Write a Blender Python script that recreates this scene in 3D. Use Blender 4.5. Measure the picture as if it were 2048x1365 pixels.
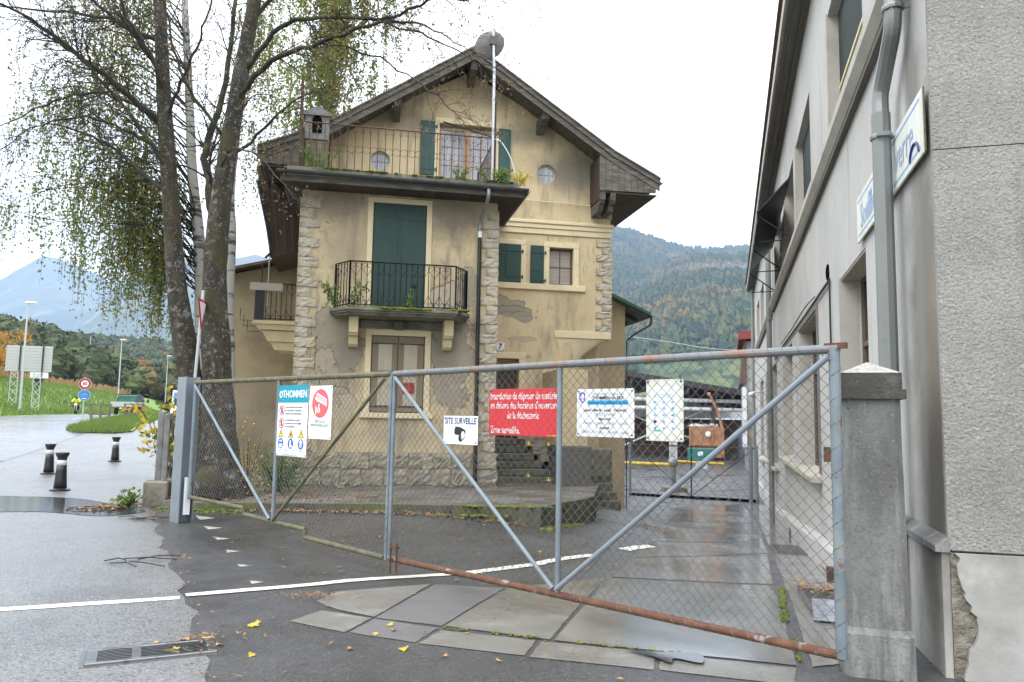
import bpy, math, random
import numpy as np
from mathutils import Vector, Matrix, noise as mnoise

for o in list(bpy.data.objects):
    bpy.data.objects.remove(o)
scene = bpy.context.scene
COL = scene.collection
R = math.radians
rnd = random.Random(7)

# ------------------------------------------------------------------ camera
cd = bpy.data.cameras.new("camera")
cam = bpy.data.objects.new("camera", cd)
COL.objects.link(cam)
cd.sensor_width = 36.0
cd.lens = 26.97
cd.clip_start = 0.1
cd.clip_end = 30000.0
cam.matrix_world = Matrix(((0.99984524, -0.01759230, 0.0, 0.0),
                           (-0.00179099, -0.10178940, -0.99480436, 0.0),
                           (0.01750089, 0.99465040, -0.10180516, 1.62),
                           (0, 0, 0, 1)))
scene.camera = cam

# ------------------------------------------------------------------ overcast sky
world = bpy.data.worlds.new("World")
scene.world = world
world.use_nodes = True
wn = world.node_tree.nodes
wl = world.node_tree.links
wn.clear()
SUN_EL, SUN_AZ = R(48), R(-62)          # sun high behind cloud, from the left and a little behind the camera
sky = wn.new("ShaderNodeTexSky")
sky.sky_type = 'NISHITA'
sky.sun_disc = False
sky.sun_elevation = SUN_EL
sky.sun_rotation = R(298)
bg_sky = wn.new("ShaderNodeBackground")
bg_sky.inputs[1].default_value = 0.12
wl.new(sky.outputs[0], bg_sky.inputs[0])
bg_cloud = wn.new("ShaderNodeBackground")
bg_cloud.inputs[0].default_value = (0.955, 0.975, 1.0, 1)
wtc = wn.new("ShaderNodeTexCoord")
# overcast sky: three times as bright overhead as at the horizon (CIE standard overcast)
wsx = wn.new("ShaderNodeSeparateXYZ")
wl.new(wtc.outputs["Generated"], wsx.inputs[0])
wmr = wn.new("ShaderNodeMapRange")
wmr.inputs[1].default_value = 0.0
wmr.inputs[2].default_value = 1.0
wmr.inputs[3].default_value = 0.72
wmr.inputs[4].default_value = 2.16
wl.new(wsx.outputs[2], wmr.inputs[0])
wl.new(wmr.outputs[0], bg_cloud.inputs[1])
wno = wn.new("ShaderNodeTexNoise")
wno.inputs["Scale"].default_value = 2.2
wno.inputs["Detail"].default_value = 5
wl.new(wtc.outputs["Generated"], wno.inputs["Vector"])
wra = wn.new("ShaderNodeMapRange")
wra.inputs[1].default_value = 0.36
wra.inputs[2].default_value = 0.52
wra.inputs[3].default_value = 0.86
wra.inputs[4].default_value = 1.0
wl.new(wno.outputs[0], wra.inputs[0])
wmx = wn.new("ShaderNodeMixShader")
wl.new(wra.outputs[0], wmx.inputs[0])
wl.new(bg_sky.outputs[0], wmx.inputs[1])
wl.new(bg_cloud.outputs[0], wmx.inputs[2])
wo = wn.new("ShaderNodeOutputWorld")
wl.new(wmx.outputs[0], wo.inputs[0])

sd = bpy.data.lights.new("sun", 'SUN')
sd.energy = 0.7
sd.angle = R(25)
sd.color = (1.0, 0.96, 0.9)
sun = bpy.data.objects.new("sun", sd)
COL.objects.link(sun)
sdir = Vector((math.sin(SUN_AZ) * math.cos(SUN_EL), -0.55 * math.cos(SUN_EL), math.sin(SUN_EL))).normalized()
sun.rotation_euler = sdir.to_track_quat('Z', 'Y').to_euler()
sky.sun_rotation = math.atan2(sdir.x, sdir.y) % (2 * math.pi)
sky.sun_elevation = math.asin(sdir.z)

scene.view_settings.view_transform = 'Standard'
scene.view_settings.look = 'None'
scene.view_settings.gamma = 1.0
scene.view_settings.use_curve_mapping = False
scene.view_settings.exposure = 1.12
try:
    scene.cycles.volume_bounces = 1
    scene.cycles.max_bounces = 8
    scene.cycles.transparent_max_bounces = 12
except Exception:
    pass

# ------------------------------------------------------------------ materials
MATS = {}

def mat(name, col, rough=0.75, metal=0.0, layers=(), bump=(), rl=(), spec=0.5, transl=None, emit=None, coat=None):
    """layers: (kind, colour, scale, lo, hi, amount, detail, stretch) or ('b', colour, centre, radii, noise_amp, noise_scale, amount, step)
       or ('i', colour, amount) random per object; bump: (scale, strength, distance[, stretch]); rl: (scale, lo, hi, rough)"""
    m = bpy.data.materials.new(name)
    MATS[name] = m
    m.use_nodes = True
    nt = m.node_tree
    N, L = nt.nodes, nt.links
    b = N["Principled BSDF"]
    tc = N.new("ShaderNodeTexCoord").outputs["Object"]

    def noise(scale, detail=6, stretch=None, seed=0.0, dist=0.0, ro=0.58):
        v = tc
        if stretch or seed:
            mp = N.new("ShaderNodeMapping")
            mp.inputs["Scale"].default_value = stretch or (1, 1, 1)
            mp.inputs["Location"].default_value = (seed, seed * 1.7, seed * 0.6)
            L.new(tc, mp.inputs[0])
            v = mp.outputs[0]
        n = N.new("ShaderNodeTexNoise")
        n.inputs["Scale"].default_value = scale
        n.inputs["Detail"].default_value = detail
        n.inputs["Roughness"].default_value = ro
        n.inputs["Distortion"].default_value = dist
        L.new(v, n.inputs["Vector"])
        return n.outputs[0]

    def ramp(s, lo, hi, a=0.0, z=1.0):
        r = N.new("ShaderNodeMapRange")
        r.inputs[1].default_value = lo
        r.inputs[2].default_value = hi
        r.inputs[3].default_value = a
        r.inputs[4].default_value = z
        L.new(s, r.inputs[0])
        return r.outputs[0]

    def math_(op, a, c):
        q = N.new("ShaderNodeMath")
        q.operation = op
        for i, w in enumerate((a, c)):
            if isinstance(w, (int, float)):
                q.inputs[i].default_value = w
            else:
                L.new(w, q.inputs[i])
        return q.outputs[0]

    cur = None
    norm = None

    def setcol(fac, c):
        nonlocal cur
        mx = N.new("ShaderNodeMix")
        mx.data_type = 'RGBA'
        if isinstance(fac, (int, float)):
            mx.inputs[0].default_value = fac
        else:
            L.new(fac, mx.inputs[0])
        if cur is None:
            mx.inputs[6].default_value = (*col, 1)
        else:
            L.new(cur, mx.inputs[6])
        mx.inputs[7].default_value = (*c, 1)
        cur = mx.outputs[2]

    def addbump(h, strength, dist):
        nonlocal norm
        bp = N.new("ShaderNodeBump")
        bp.inputs["Strength"].default_value = strength
        bp.inputs["Distance"].default_value = dist
        L.new(h, bp.inputs["Height"])
        if norm is not None:
            L.new(norm, bp.inputs["Normal"])
        norm = bp.outputs[0]

    seed = 0.0
    for ly in layers:
        seed += 3.7
        k = ly[0]
        if k == 'n':
            _, c, s, lo, hi, amt = ly[:6]
            det = ly[6] if len(ly) > 6 else 6
            st = ly[7] if len(ly) > 7 else None
            setcol(ramp(noise(s, det, st, seed), lo, hi, 0, amt), c)
        elif k == 'v':
            _, c, s, lo, hi, amt = ly[:6]
            vo = N.new("ShaderNodeTexVoronoi")
            vo.inputs["Scale"].default_value = s
            L.new(tc, vo.inputs["Vector"])
            setcol(ramp(vo.outputs["Color"], lo, hi, 0, amt), c)
        elif k == 'i':
            oi = N.new("ShaderNodeObjectInfo")
            setcol(ramp(oi.outputs["Random"], 0, 1, 0, ly[2]), ly[1])
        elif k == 'b':
            _, c, ctr, rad, na, ns, amt, step = ly
            mp = N.new("ShaderNodeMapping")
            mp.vector_type = 'TEXTURE'
            mp.inputs["Location"].default_value = ctr
            mp.inputs["Scale"].default_value = rad
            L.new(tc, mp.inputs[0])
            ln = N.new("ShaderNodeVectorMath")
            ln.operation = 'LENGTH'
            L.new(mp.outputs[0], ln.inputs[0])
            nn = math_('MULTIPLY', noise(ns, 7, None, seed), na)
            d = math_('ADD', ln.outputs["Value"], nn)
            soft = 0.03 if step else 0.5
            f = ramp(d, 1 + na * 0.5 - soft, 1 + na * 0.5 + soft, amt, 0)
            setcol(f, c)
            if step:
                addbump(math_('MULTIPLY', f, -1), 1.0, 0.03)
    if cur is None:
        b.inputs["Base Color"].default_value = (*col, 1)
    else:
        L.new(cur, b.inputs["Base Color"])
    b.inputs["Roughness"].default_value = rough
    if rl:
        r = None
        for (s, lo, hi, rv) in rl:
            seed += 2.3
            f = ramp(noise(s, 5, None, seed), lo, hi)
            mx = N.new("ShaderNodeMix")
            L.new(f, mx.inputs[0])
            if r is None:
                mx.inputs[2].default_value = rough
            else:
                L.new(r, mx.inputs[2])
            mx.inputs[3].default_value = rv
            r = mx.outputs[0]
        L.new(r, b.inputs["Roughness"])
    b.inputs["Metallic"].default_value = metal
    b.inputs["Specular IOR Level"].default_value = spec
    for bb in bump:
        s, st, d = bb[:3]
        addbump(noise(s, 4, bb[3] if len(bb) > 3 else None, seed + 11), st, d)
    if norm is not None:
        L.new(norm, b.inputs["Normal"])
    if coat:                                     # a film of rain water, patchy
        s, lo, hi, wlo, whi, cr, bs = coat
        seed += 5.1
        L.new(ramp(noise(s, 6, None, seed), lo, hi, wlo, whi), b.inputs["Coat Weight"])
        b.inputs["Coat Roughness"].default_value = cr
        b.inputs["Coat IOR"].default_value = 1.4
        cb = N.new("ShaderNodeBump")
        cb.inputs["Strength"].default_value = bs
        cb.inputs["Distance"].default_value = 0.006
        L.new(noise(45, 3, None, seed + 3), cb.inputs["Height"])
        L.new(cb.outputs[0], b.inputs["Coat Normal"])
    if transl:
        t = N.new("ShaderNodeBsdfTranslucent")
        if cur is not None:
            L.new(cur, t.inputs[0])
        else:
            t.inputs[0].default_value = (*col, 1)
        ms = N.new("ShaderNodeMixShader")
        ms.inputs[0].default_value = transl
        L.new(b.outputs[0], ms.inputs[1])
        L.new(t.outputs[0], ms.inputs[2])
        L.new(ms.outputs[0], N["Material Output"].inputs[0])
    if emit:
        b.inputs["Emission Color"].default_value = (*col, 1)
        b.inputs["Emission Strength"].default_value = emit
    return m

# ------------------------------------------------------------------ mesh helpers
class MB:
    def __init__(s):
        s.v, s.f, s.mi, s.cur = [], [], [], 0

    def add(s, vs, fs):
        o = len(s.v)
        s.v.extend([tuple(p) for p in vs])
        for f in fs:
            s.f.append([i + o for i in f])
            s.mi.append(s.cur)
        return s

    def box(s, x0, x1, y0, y1, z0, z1):
        vs = [(x0, y0, z0), (x1, y0, z0), (x1, y1, z0), (x0, y1, z0), (x0, y0, z1), (x1, y0, z1), (x1, y1, z1), (x0, y1, z1)]
        return s.add(vs, [(0, 3, 2, 1), (4, 5, 6, 7), (0, 1, 5, 4), (1, 2, 6, 5), (2, 3, 7, 6), (3, 0, 4, 7)])

    def hexa(s, b, t):
        return s.add(list(b) + list(t), [(0, 3, 2, 1), (4, 5, 6, 7), (0, 1, 5, 4), (1, 2, 6, 5), (2, 3, 7, 6), (3, 0, 4, 7)])

    def cbox(s, x0, x1, y0, y1, z0, z1, c=0.01):
        """box with chamfered edges"""
        vs, fs = [], []
        X, Y, Z = (x0, x1), (y0, y1), (z0, z1)
        idx = {}
        for i in (0, 1):
            for j in (0, 1):
                for k in (0, 1):
                    sx, sy, sz = (1, -1)[i] * c, (1, -1)[j] * c, (1, -1)[k] * c
                    for a, p in enumerate(((X[i], Y[j] + sy, Z[k] + sz), (X[i] + sx, Y[j], Z[k] + sz), (X[i] + sx, Y[j] + sy, Z[k]))):
                        idx[i, j, k, a] = len(vs)
                        vs.append(p)
        q = lambda *t: fs.append([idx[w] for w in t])
        for i in (0, 1):
            a = [(i, 0, 0, 0), (i, 1, 0, 0), (i, 1, 1, 0), (i, 0, 1, 0)]
            q(*(a if i else a[::-1]))
            a = [(0, i, 0, 1), (0, i, 1, 1), (1, i, 1, 1), (1, i, 0, 1)]
            q(*(a if i else a[::-1]))
            a = [(0, 0, i, 2), (1, 0, i, 2), (1, 1, i, 2), (0, 1, i, 2)]
            q(*(a if i else a[::-1]))
        for i in (0, 1):
            for j in (0, 1):
                q((i, j, 0, 0), (i, j, 1, 0), (i, j, 1, 1), (i, j, 0, 1))
                q((i, 0, j, 0), (i, 1, j, 0), (i, 1, j, 2), (i, 0, j, 2))
                q((0, i, j, 1), (1, i, j, 1), (1, i, j, 2), (0, i, j, 2))
        for i in (0, 1):
            for j in (0, 1):
                for k in (0, 1):
                    q((i, j, k, 0), (i, j, k, 1), (i, j, k, 2))
        return s.add(vs, fs)

    def prism(s, poly, fn, d0, d1):
        """poly of 2D points, fn(a,b,d)->3D, between depths d0 and d1"""
        n = len(poly)
        vs = [fn(a, b, d0) for a, b in poly] + [fn(a, b, d1) for a, b in poly]
        fs = [list(range(n))[::-1], list(range(n, 2 * n))]
        for i in range(n):
            j = (i + 1) % n
            fs.append([i, j, n + j, n + i])
        return s.add(vs, fs)

    def tube(s, pts, r, n=6, cap=True):
        P = [Vector(p) for p in pts]
        m = len(P)
        rr = r if isinstance(r, (list, tuple)) else [r] * m
        vs, fs = [], []
        T0 = (P[1] - P[0]).normalized()
        up = Vector((0, 0, 1)) if abs(T0.z) < 0.9 else Vector((1, 0, 0))
        A = T0.cross(up).normalized()
        for i in range(m):
            T = ((P[min(i + 1, m - 1)] - P[max(i - 1, 0)])).normalized()
            A = (A - T * A.dot(T))
            A = A.normalized() if A.length > 1e-6 else T.orthogonal().normalized()
            B = T.cross(A)
            for k in range(n):
                a = 2 * math.pi * k / n
                vs.append(P[i] + (A * math.cos(a) + B * math.sin(a)) * rr[i])
        for i in range(m - 1):
            for k in range(n):
                k2 = (k + 1) % n
                fs.append((i * n + k, i * n + k2, (i + 1) * n + k2, (i + 1) * n + k))
        if cap:
            fs.append(list(range(n))[::-1])
            fs.append([(m - 1) * n + k for k in range(n)])
        return s.add(vs, fs)

    def lathe(s, prof, n=16, o=(0, 0, 0), axis='z'):
        vs, fs = [], []
        m = len(prof)
        for (r, z) in prof:
            for k in range(n):
                a = 2 * math.pi * k / n
                x, y = r * math.cos(a), r * math.sin(a)
                p = (x, y, z) if axis == 'z' else ((x, z, y) if axis == 'y' else (z, x, y))
                vs.append((p[0] + o[0], p[1] + o[1], p[2] + o[2]))
        for i in range(m - 1):
            for k in range(n):
                k2 = (k + 1) % n
                fs.append((i * n + k, i * n + k2, (i + 1) * n + k2, (i + 1) * n + k))
        fs.append(list(range(n))[::-1])
        fs.append([(m - 1) * n + k for k in range(n)])
        if axis == 'y':
            fs = [list(f)[::-1] for f in fs]
        return s.add(vs, fs)

    def ball(s, c, r, n=8, m=6, jit=0.0, rg=rnd):
        rx, ry, rz = r if isinstance(r, tuple) else (r, r, r)
        vs, fs = [], []
        for i in range(m + 1):
            t = math.pi * i / m
            for k in range(n):
                a = 2 * math.pi * (k + 0.5 * (i % 2)) / n
                j = 1 + rg.uniform(-jit, jit)
                vs.append((c[0] + rx * j * math.sin(t) * math.cos(a), c[1] + ry * j * math.sin(t) * math.sin(a), c[2] + rz * j * math.cos(t)))
        for i in range(m):
            for k in range(n):
                k2 = (k + 1) % n
                fs.append((i * n + k, (i + 1) * n + k, (i + 1) * n + k2, i * n + k2))
        return s.add(vs, fs)

    def poly(s, pts):
        return s.add(pts, [list(range(len(pts)))])

    def build(s, name, m, parent=None, smooth=False, **pr):
        me = bpy.data.meshes.new(name)
        me.from_pydata([tuple(p) for p in s.v], [], s.f)
        ms = m if isinstance(m, (list, tuple)) else [m]
        for q in ms:
            me.materials.append(MATS[q] if isinstance(q, str) else q)
        if len(ms) > 1:
            me.polygons.foreach_set("material_index", s.mi)
        if smooth:
            me.polygons.foreach_set("use_smooth", [True] * len(s.f))
        me.update()
        return link(name, me, parent, **pr)

def link(name, me, parent=None, loc=None, rot=None, scl=None, **pr):
    o = bpy.data.objects.new(name, me)
    COL.objects.link(o)
    if parent is not None:
        o.parent = parent
    if loc is not None:
        o.location = loc
    if rot is not None:
        o.rotation_euler = rot
    if scl is not None:
        o.scale = scl
    for k, w in pr.items():
        o[k] = w
    return o

def thing(name, label, cat, loc=(0, 0, 0), rz=0.0, group=None, rot=None):
    o = bpy.data.objects.new(name, None)
    o.empty_display_size = 0.1
    COL.objects.link(o)
    o.location = loc
    o.rotation_euler = rot if rot is not None else (0, 0, rz)
    o["label"] = label
    o["category"] = cat
    if group:
        o["group"] = group
    return o

def tag(o, label, cat, group=None):
    o["label"] = label
    o["category"] = cat
    if group:
        o["group"] = group
    return o

KIDS = {}

def dup(root, loc=None, rot=None, label=None, scl=None):
    r = root.copy()
    COL.objects.link(r)
    if loc is not None:
        r.location = loc
    if rot is not None:
        r.rotation_euler = rot
    if scl is not None:
        r.scale = scl
    if label:
        r["label"] = label
    for ch in list(root.children):
        c = ch.copy()
        COL.objects.link(c)
        c.parent = r
        for g in list(ch.children):
            d = g.copy()
            COL.objects.link(d)
            d.parent = c
    return r

def carve(o, mb):
    """cut the boxes in mb out of o"""
    me = bpy.data.meshes.new("cut")
    me.from_pydata(mb.v, [], mb.f)
    c = bpy.data.objects.new("cut", me)
    COL.objects.link(c)
    pm = o.parent
    o.parent = None
    md = o.modifiers.new("b", 'BOOLEAN')
    md.operation = 'DIFFERENCE'
    md.solver = 'EXACT'
    md.object = c
    bpy.context.view_layer.update()
    nm = bpy.data.meshes.new_from_object(o.evaluated_get(bpy.context.evaluated_depsgraph_get()))
    o.modifiers.clear()
    nm.name = o.name
    o.data = nm
    o.parent = pm
    bpy.data.objects.remove(c)

def words(parent, txt, loc, size, m, rot, align='CENTER', sx=1.0, bold=0.0, shear=0.0):
    cu = bpy.data.curves.new("lettering", 'FONT')
    cu.body = txt
    cu.size = size
    cu.align_x = align
    cu.align_y = 'CENTER'
    cu.offset = bold * size
    cu.resolution_u = 2
    cu.shear = shear
    cu.materials.append(MATS[m])
    tmp = bpy.data.objects.new("lettering", cu)
    me = bpy.data.meshes.new_from_object(tmp)
    bpy.data.objects.remove(tmp)
    bpy.data.curves.remove(cu)
    if not me.materials:
        me.materials.append(MATS[m])
    o = link("lettering", me, parent, loc, rot)
    o.scale = (sx, 1, 1)
    return o

def smooth(a, b, x):
    t = np.clip((x - a) / (b - a), 0, 1)
    return t * t * (3 - 2 * t)

def catmull(pts, n=5):
    P = [Vector(p) for p in pts]
    P = [P[0] * 2 - P[1]] + P + [P[-1] * 2 - P[-2]]
    out = []
    for i in range(1, len(P) - 2):
        for k in range(n):
            t = k / n
            a, b, c, d = P[i - 1], P[i], P[i + 1], P[i + 2]
            out.append(0.5 * ((2 * b) + (c - a) * t + (2 * a - 5 * b + 4 * c - d) * t * t + (3 * b - a - 3 * c + d) * t ** 3))
    out.append(P[-2])
    return out

# ------------------------------------------------------------------ palette
mat("wall_wing", (0.34, 0.275, 0.175), 0.92, layers=[("n", (0.2, 0.17, 0.115), 0.9, 0.42, 0.64, 0.8, 8), ("n", (0.4, 0.33, 0.22), 2.2, 0.52, 0.7, 0.5), ("n", (0.13, 0.115, 0.085), 2.3, 0.58, 0.74, 0.6, 8, (1.6, 1.6, 0.4))], bump=[(50, 0.25, 0.004)])
mat("wall_tan", (0.52, 0.42, 0.265), 0.9, layers=[
    ('n', (0.42, 0.33, 0.20), 0.7, 0.42, 0.68, 0.75, 8, (1, 1, 0.6)), ('n', (0.60, 0.49, 0.29), 1.7, 0.5, 0.7, 0.6),
    ('n', (0.30, 0.25, 0.17), 2.3, 0.56, 0.75, 0.6, 8, (1.6, 1.6, 0.35)), ('n', (0.38, 0.31, 0.2), 9, 0.6, 0.72, 0.4, 5, (1, 1, 0.3))],
    bump=[(55, 0.25, 0.004), (6, 0.2, 0.02)])
PEEL = (0.30, 0.268, 0.21)
mat("wall_bay", (0.56, 0.455, 0.29), 0.9, layers=[
    ('n', (0.40, 0.32, 0.20), 0.8, 0.42, 0.66, 0.75, 8), ('n', (0.60, 0.49, 0.30), 1.9, 0.5, 0.7, 0.6),
    ('n', (0.22, 0.19, 0.14), 2.3, 0.49, 0.7, 0.8, 9, (1.8, 1.8, 0.4)), ('n', (0.16, 0.14, 0.105), 6, 0.58, 0.72, 0.6, 9, (1.5, 1.5, 0.25)),
    ('b', (0.2, 0.175, 0.135), (3.3, 0, 6.3), (0.8, 1, 0.6), 1.6, 2.0, 0.85, 0), ('b', (0.22, 0.19, 0.145), (0.9, 0, 6.35), (0.7, 1, 0.4), 1.6, 2.0, 0.75, 0), ('b', (0.3, 0.25, 0.175), (1.0, 0, 5.3), (0.5, 1, 0.6), 2.0, 2.2, 0.6, 0),
    ('b', PEEL, (0.9, 0, 3.1), (0.55, 1, 1.0), 2.2, 2.4, 0.92, 1), ('b', (0.21, 0.185, 0.15), (1.2, 0, 3.1), (0.3, 1, 0.6), 2.0, 2.4, 0.85, 0), ('b', (0.38, 0.33, 0.25), (0.6, 0, 2.5), (0.3, 1, 0.5), 2.4, 3.0, 0.8, 1),
    ('b', PEEL, (3.4, 0, 2.95), (0.5, 1, 1.05), 2.2, 2.4, 0.92, 1), ('b', (0.2, 0.175, 0.14), (3.2, 0, 3.2), (0.3, 1, 0.5), 2.0, 2.6, 0.8, 0), ('b', (0.45, 0.39, 0.3), (3.3, 0, 4.4), (0.42, 1, 0.3), 1.3, 2.2, 0.9, 1),
    ('b', (0.42, 0.36, 0.27), (0.95, 0, 1.9), (0.4, 1, 0.35), 1.4, 2.4, 0.8, 1), ('b', PEEL, (3.75, 0, 4.6), (0.2, 1, 0.5), 1.4, 2.6, 0.8, 1),
    ('b', PEEL, (2.2, 0, 1.25), (0.9, 1, 0.22), 2.0, 2.2, 0.6, 0), ('n', (0.2, 0.175, 0.13), 5, 0.57, 0.72, 0.6, 9), ('n', (0.55, 0.47, 0.34), 7, 0.62, 0.74, 0.5, 8)],
    bump=[(45, 0.3, 0.005), (7, 0.3, 0.03)])
mat("wall_main", (0.585, 0.475, 0.30), 0.9, layers=[
    ('n', (0.45, 0.355, 0.21), 0.7, 0.45, 0.68, 0.7, 8), ('n', (0.63, 0.52, 0.32), 1.6, 0.5, 0.72, 0.6),
    ('n', (0.25, 0.215, 0.155), 2.0, 0.52, 0.72, 0.75, 9, (1.6, 1.6, 0.4)), ('n', (0.17, 0.15, 0.115), 6, 0.6, 0.74, 0.55, 9, (1.5, 1.5, 0.25)),
    ('b', (0.13, 0.125, 0.115), (6.95, 2.4, 8.35), (1.0, 1, 0.55), 1.5, 1.3, 0.75, 0), ('b', (0.17, 0.155, 0.13), (5.7, 2.4, 9.25), (0.75, 1, 0.3), 1.4, 1.5, 0.6, 0),
    ('b', (0.2, 0.17, 0.13), (2.2, 2.4, 9.3), (0.9, 1, 0.3), 1.4, 1.5, 0.55, 0), ('b', (0.22, 0.19, 0.14), (4.4, 2.4, 10.2), (0.7, 1, 0.3), 1.4, 1.5, 0.5, 0),
    ('b', PEEL, (5.05, 2.4, 4.62), (0.48, 1, 0.2), 2.2, 3.0, 0.95, 1), ('b', PEEL, (5.25, 2.4, 4.45), (0.55, 1, 0.14), 2.2, 3.4, 0.95, 1),
    ('b', PEEL, (5.6, 2.4, 4.32), (0.3, 1, 0.13), 2.2, 3.4, 0.95, 1), ('b', (0.45, 0.37, 0.26), (5.5, 2.4, 3.72), (0.4, 1, 0.07), 2.4, 5, 0.9, 1), ('n', (0.22, 0.19, 0.145), 4, 0.6, 0.74, 0.5, 9),
    ('b', (0.42, 0.37, 0.28), (6.35, 2.4, 1.6), (0.5, 1, 0.9), 1.5, 1.7, 0.8, 1)],
    bump=[(45, 0.25, 0.004), (6, 0.2, 0.02)])
mat("cream", (0.68, 0.58, 0.38), 0.85, layers=[('n', (0.5, 0.42, 0.28), 3, 0.5, 0.75, 0.6, 7, (1, 1, 0.5)), ('n', (0.28, 0.24, 0.17), 7, 0.62, 0.76, 0.55, 6)], bump=[(30, 0.2, 0.005)])
mat("quoin_stone", (0.46, 0.39, 0.275), 0.9, layers=[('i', (0.33, 0.30, 0.24), 1.0), ('n', (0.46, 0.42, 0.34), 3, 0.48, 0.65, 0.7), ('n', (0.11, 0.10, 0.085), 6, 0.53, 0.68, 0.85, 9)], bump=[(14, 0.6, 0.03), (70, 0.3, 0.006)])
mat("dark_stone", (0.22, 0.205, 0.17), 0.9, layers=[('i', (0.30, 0.27, 0.2), 0.8), ('n', (0.10, 0.095, 0.08), 5, 0.5, 0.7, 0.8)], bump=[(14, 0.6, 0.03)])
mat("rubble", (0.27, 0.25, 0.205), 0.92, layers=[('i', (0.4, 0.34, 0.22), 0.8), ('n', (0.22, 0.205, 0.17), 3, 0.48, 0.66, 0.8), ('n', (0.47, 0.43, 0.35), 8, 0.55, 0.7, 0.5)], bump=[(11, 0.7, 0.04), (60, 0.3, 0.006)])
mat("mortar", (0.30, 0.275, 0.23), 0.95, layers=[('n', (0.2, 0.185, 0.155), 4, 0.45, 0.65, 0.7)], bump=[(20, 0.5, 0.02)])
mat("shutter_green", (0.006, 0.038, 0.03), 0.55, layers=[('n', (0.011, 0.056, 0.045), 2.5, 0.4, 0.7, 0.8, 7, (3, 1, 0.4)), ('n', (0.008, 0.045, 0.038), 6, 0.6, 0.75, 0.5)], bump=[(40, 0.1, 0.003, (1, 1, 0.2))])
mat("shutter_teal", (0.018, 0.065, 0.062), 0.6, layers=[('n', (0.034, 0.1, 0.098), 3, 0.4, 0.7, 0.8, 7, (3, 1, 0.4))])
mat("shutter_beige", (0.21, 0.175, 0.125), 0.8, layers=[('n', (0.2, 0.165, 0.11), 3, 0.45, 0.7, 0.7, 7, (3, 1, 0.4))], bump=[(30, 0.15, 0.004)])
mat("shutter_panel", (0.44, 0.40, 0.31), 0.8, layers=[('n', (0.33, 0.29, 0.21), 3, 0.45, 0.7, 0.7, 7, (3, 1, 0.4))])
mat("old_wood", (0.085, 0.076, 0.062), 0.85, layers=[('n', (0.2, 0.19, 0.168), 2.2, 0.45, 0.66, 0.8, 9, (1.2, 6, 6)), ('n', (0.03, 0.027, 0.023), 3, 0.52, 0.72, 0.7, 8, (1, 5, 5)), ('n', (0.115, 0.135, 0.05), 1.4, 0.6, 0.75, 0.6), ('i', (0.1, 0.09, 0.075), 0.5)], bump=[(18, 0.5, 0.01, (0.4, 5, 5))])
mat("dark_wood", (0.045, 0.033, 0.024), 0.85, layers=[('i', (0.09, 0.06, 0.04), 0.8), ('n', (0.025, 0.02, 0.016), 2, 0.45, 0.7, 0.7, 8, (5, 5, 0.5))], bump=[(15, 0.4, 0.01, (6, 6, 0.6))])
mat("door_brown", (0.06, 0.035, 0.022), 0.6, layers=[('n', (0.1, 0.06, 0.04), 4, 0.45, 0.7, 0.6, 7, (4, 4, 0.4))])
mat("frame_wood", (0.42, 0.27, 0.17), 0.65, layers=[('n', (0.3, 0.19, 0.12), 5, 0.45, 0.7, 0.7, 6, (5, 5, 0.5))])
mat("frame_grey", (0.42, 0.40, 0.36), 0.6)
mat("frame_brown", (0.13, 0.085, 0.06), 0.7)
mat("glass", (0.02, 0.025, 0.03), 0.06, spec=1.0)
mat("glass_blind", (0.37, 0.33, 0.29), 0.25, layers=[('n', (0.27, 0.24, 0.21), 2, 0.4, 0.6, 0.8, 3, (0.5, 0.5, 14))], spec=1.0)
mat("curtain_glass", (0.19, 0.21, 0.25), 0.12, layers=[('n', (0.34, 0.36, 0.41), 3, 0.4, 0.6, 0.8, 3, (5, 5, 0.5))], spec=0.9)
mat("gutter", (0.045, 0.05, 0.055), 0.45, metal=0.3, layers=[('n', (0.1, 0.1, 0.1), 5, 0.5, 0.7, 0.6)])
mat("black_pipe", (0.012, 0.013, 0.016), 0.4)
mat("zinc", (0.25, 0.26, 0.255), 0.5, metal=0.5, layers=[('n', (0.24, 0.26, 0.27), 3, 0.45, 0.7, 0.7), ('n', (0.2, 0.15, 0.1), 9, 0.66, 0.75, 0.5)])
mat("bluegrey_pipe", (0.19, 0.205, 0.2), 0.55, metal=0.1, layers=[('n', (0.26, 0.265, 0.245), 2.2, 0.45, 0.68, 0.7, 7, (1, 1, 0.3)), ('n', (0.16, 0.16, 0.15), 14, 0.6, 0.72, 0.5)])
mat("steel_mast", (0.42, 0.43, 0.44), 0.4, metal=0.8)
mat("dish_grey", (0.085, 0.085, 0.09), 0.7, layers=[('n', (0.05, 0.05, 0.05), 4, 0.5, 0.7, 0.6)])
mat("wrought_iron", (0.014, 0.014, 0.015), 0.5, metal=0.4)
mat("rusty_iron", (0.06, 0.035, 0.024), 0.8, layers=[('n', (0.17, 0.075, 0.035), 8, 0.5, 0.68, 0.8)])
mat("moss", (0.10, 0.14, 0.018), 0.95, layers=[('n', (0.19, 0.21, 0.025), 8, 0.45, 0.65, 0.9), ('n', (0.05, 0.065, 0.015), 20, 0.5, 0.7, 0.6)], bump=[(60, 0.8, 0.02)])
mat("mossy_stone", (0.22, 0.205, 0.165), 0.9, layers=[('n', (0.075, 0.075, 0.055), 3, 0.42, 0.66, 0.85, 8), ('n', (0.12, 0.15, 0.03), 2.0, 0.52, 0.68, 0.85, 8)], bump=[(20, 0.5, 0.02)])
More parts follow.
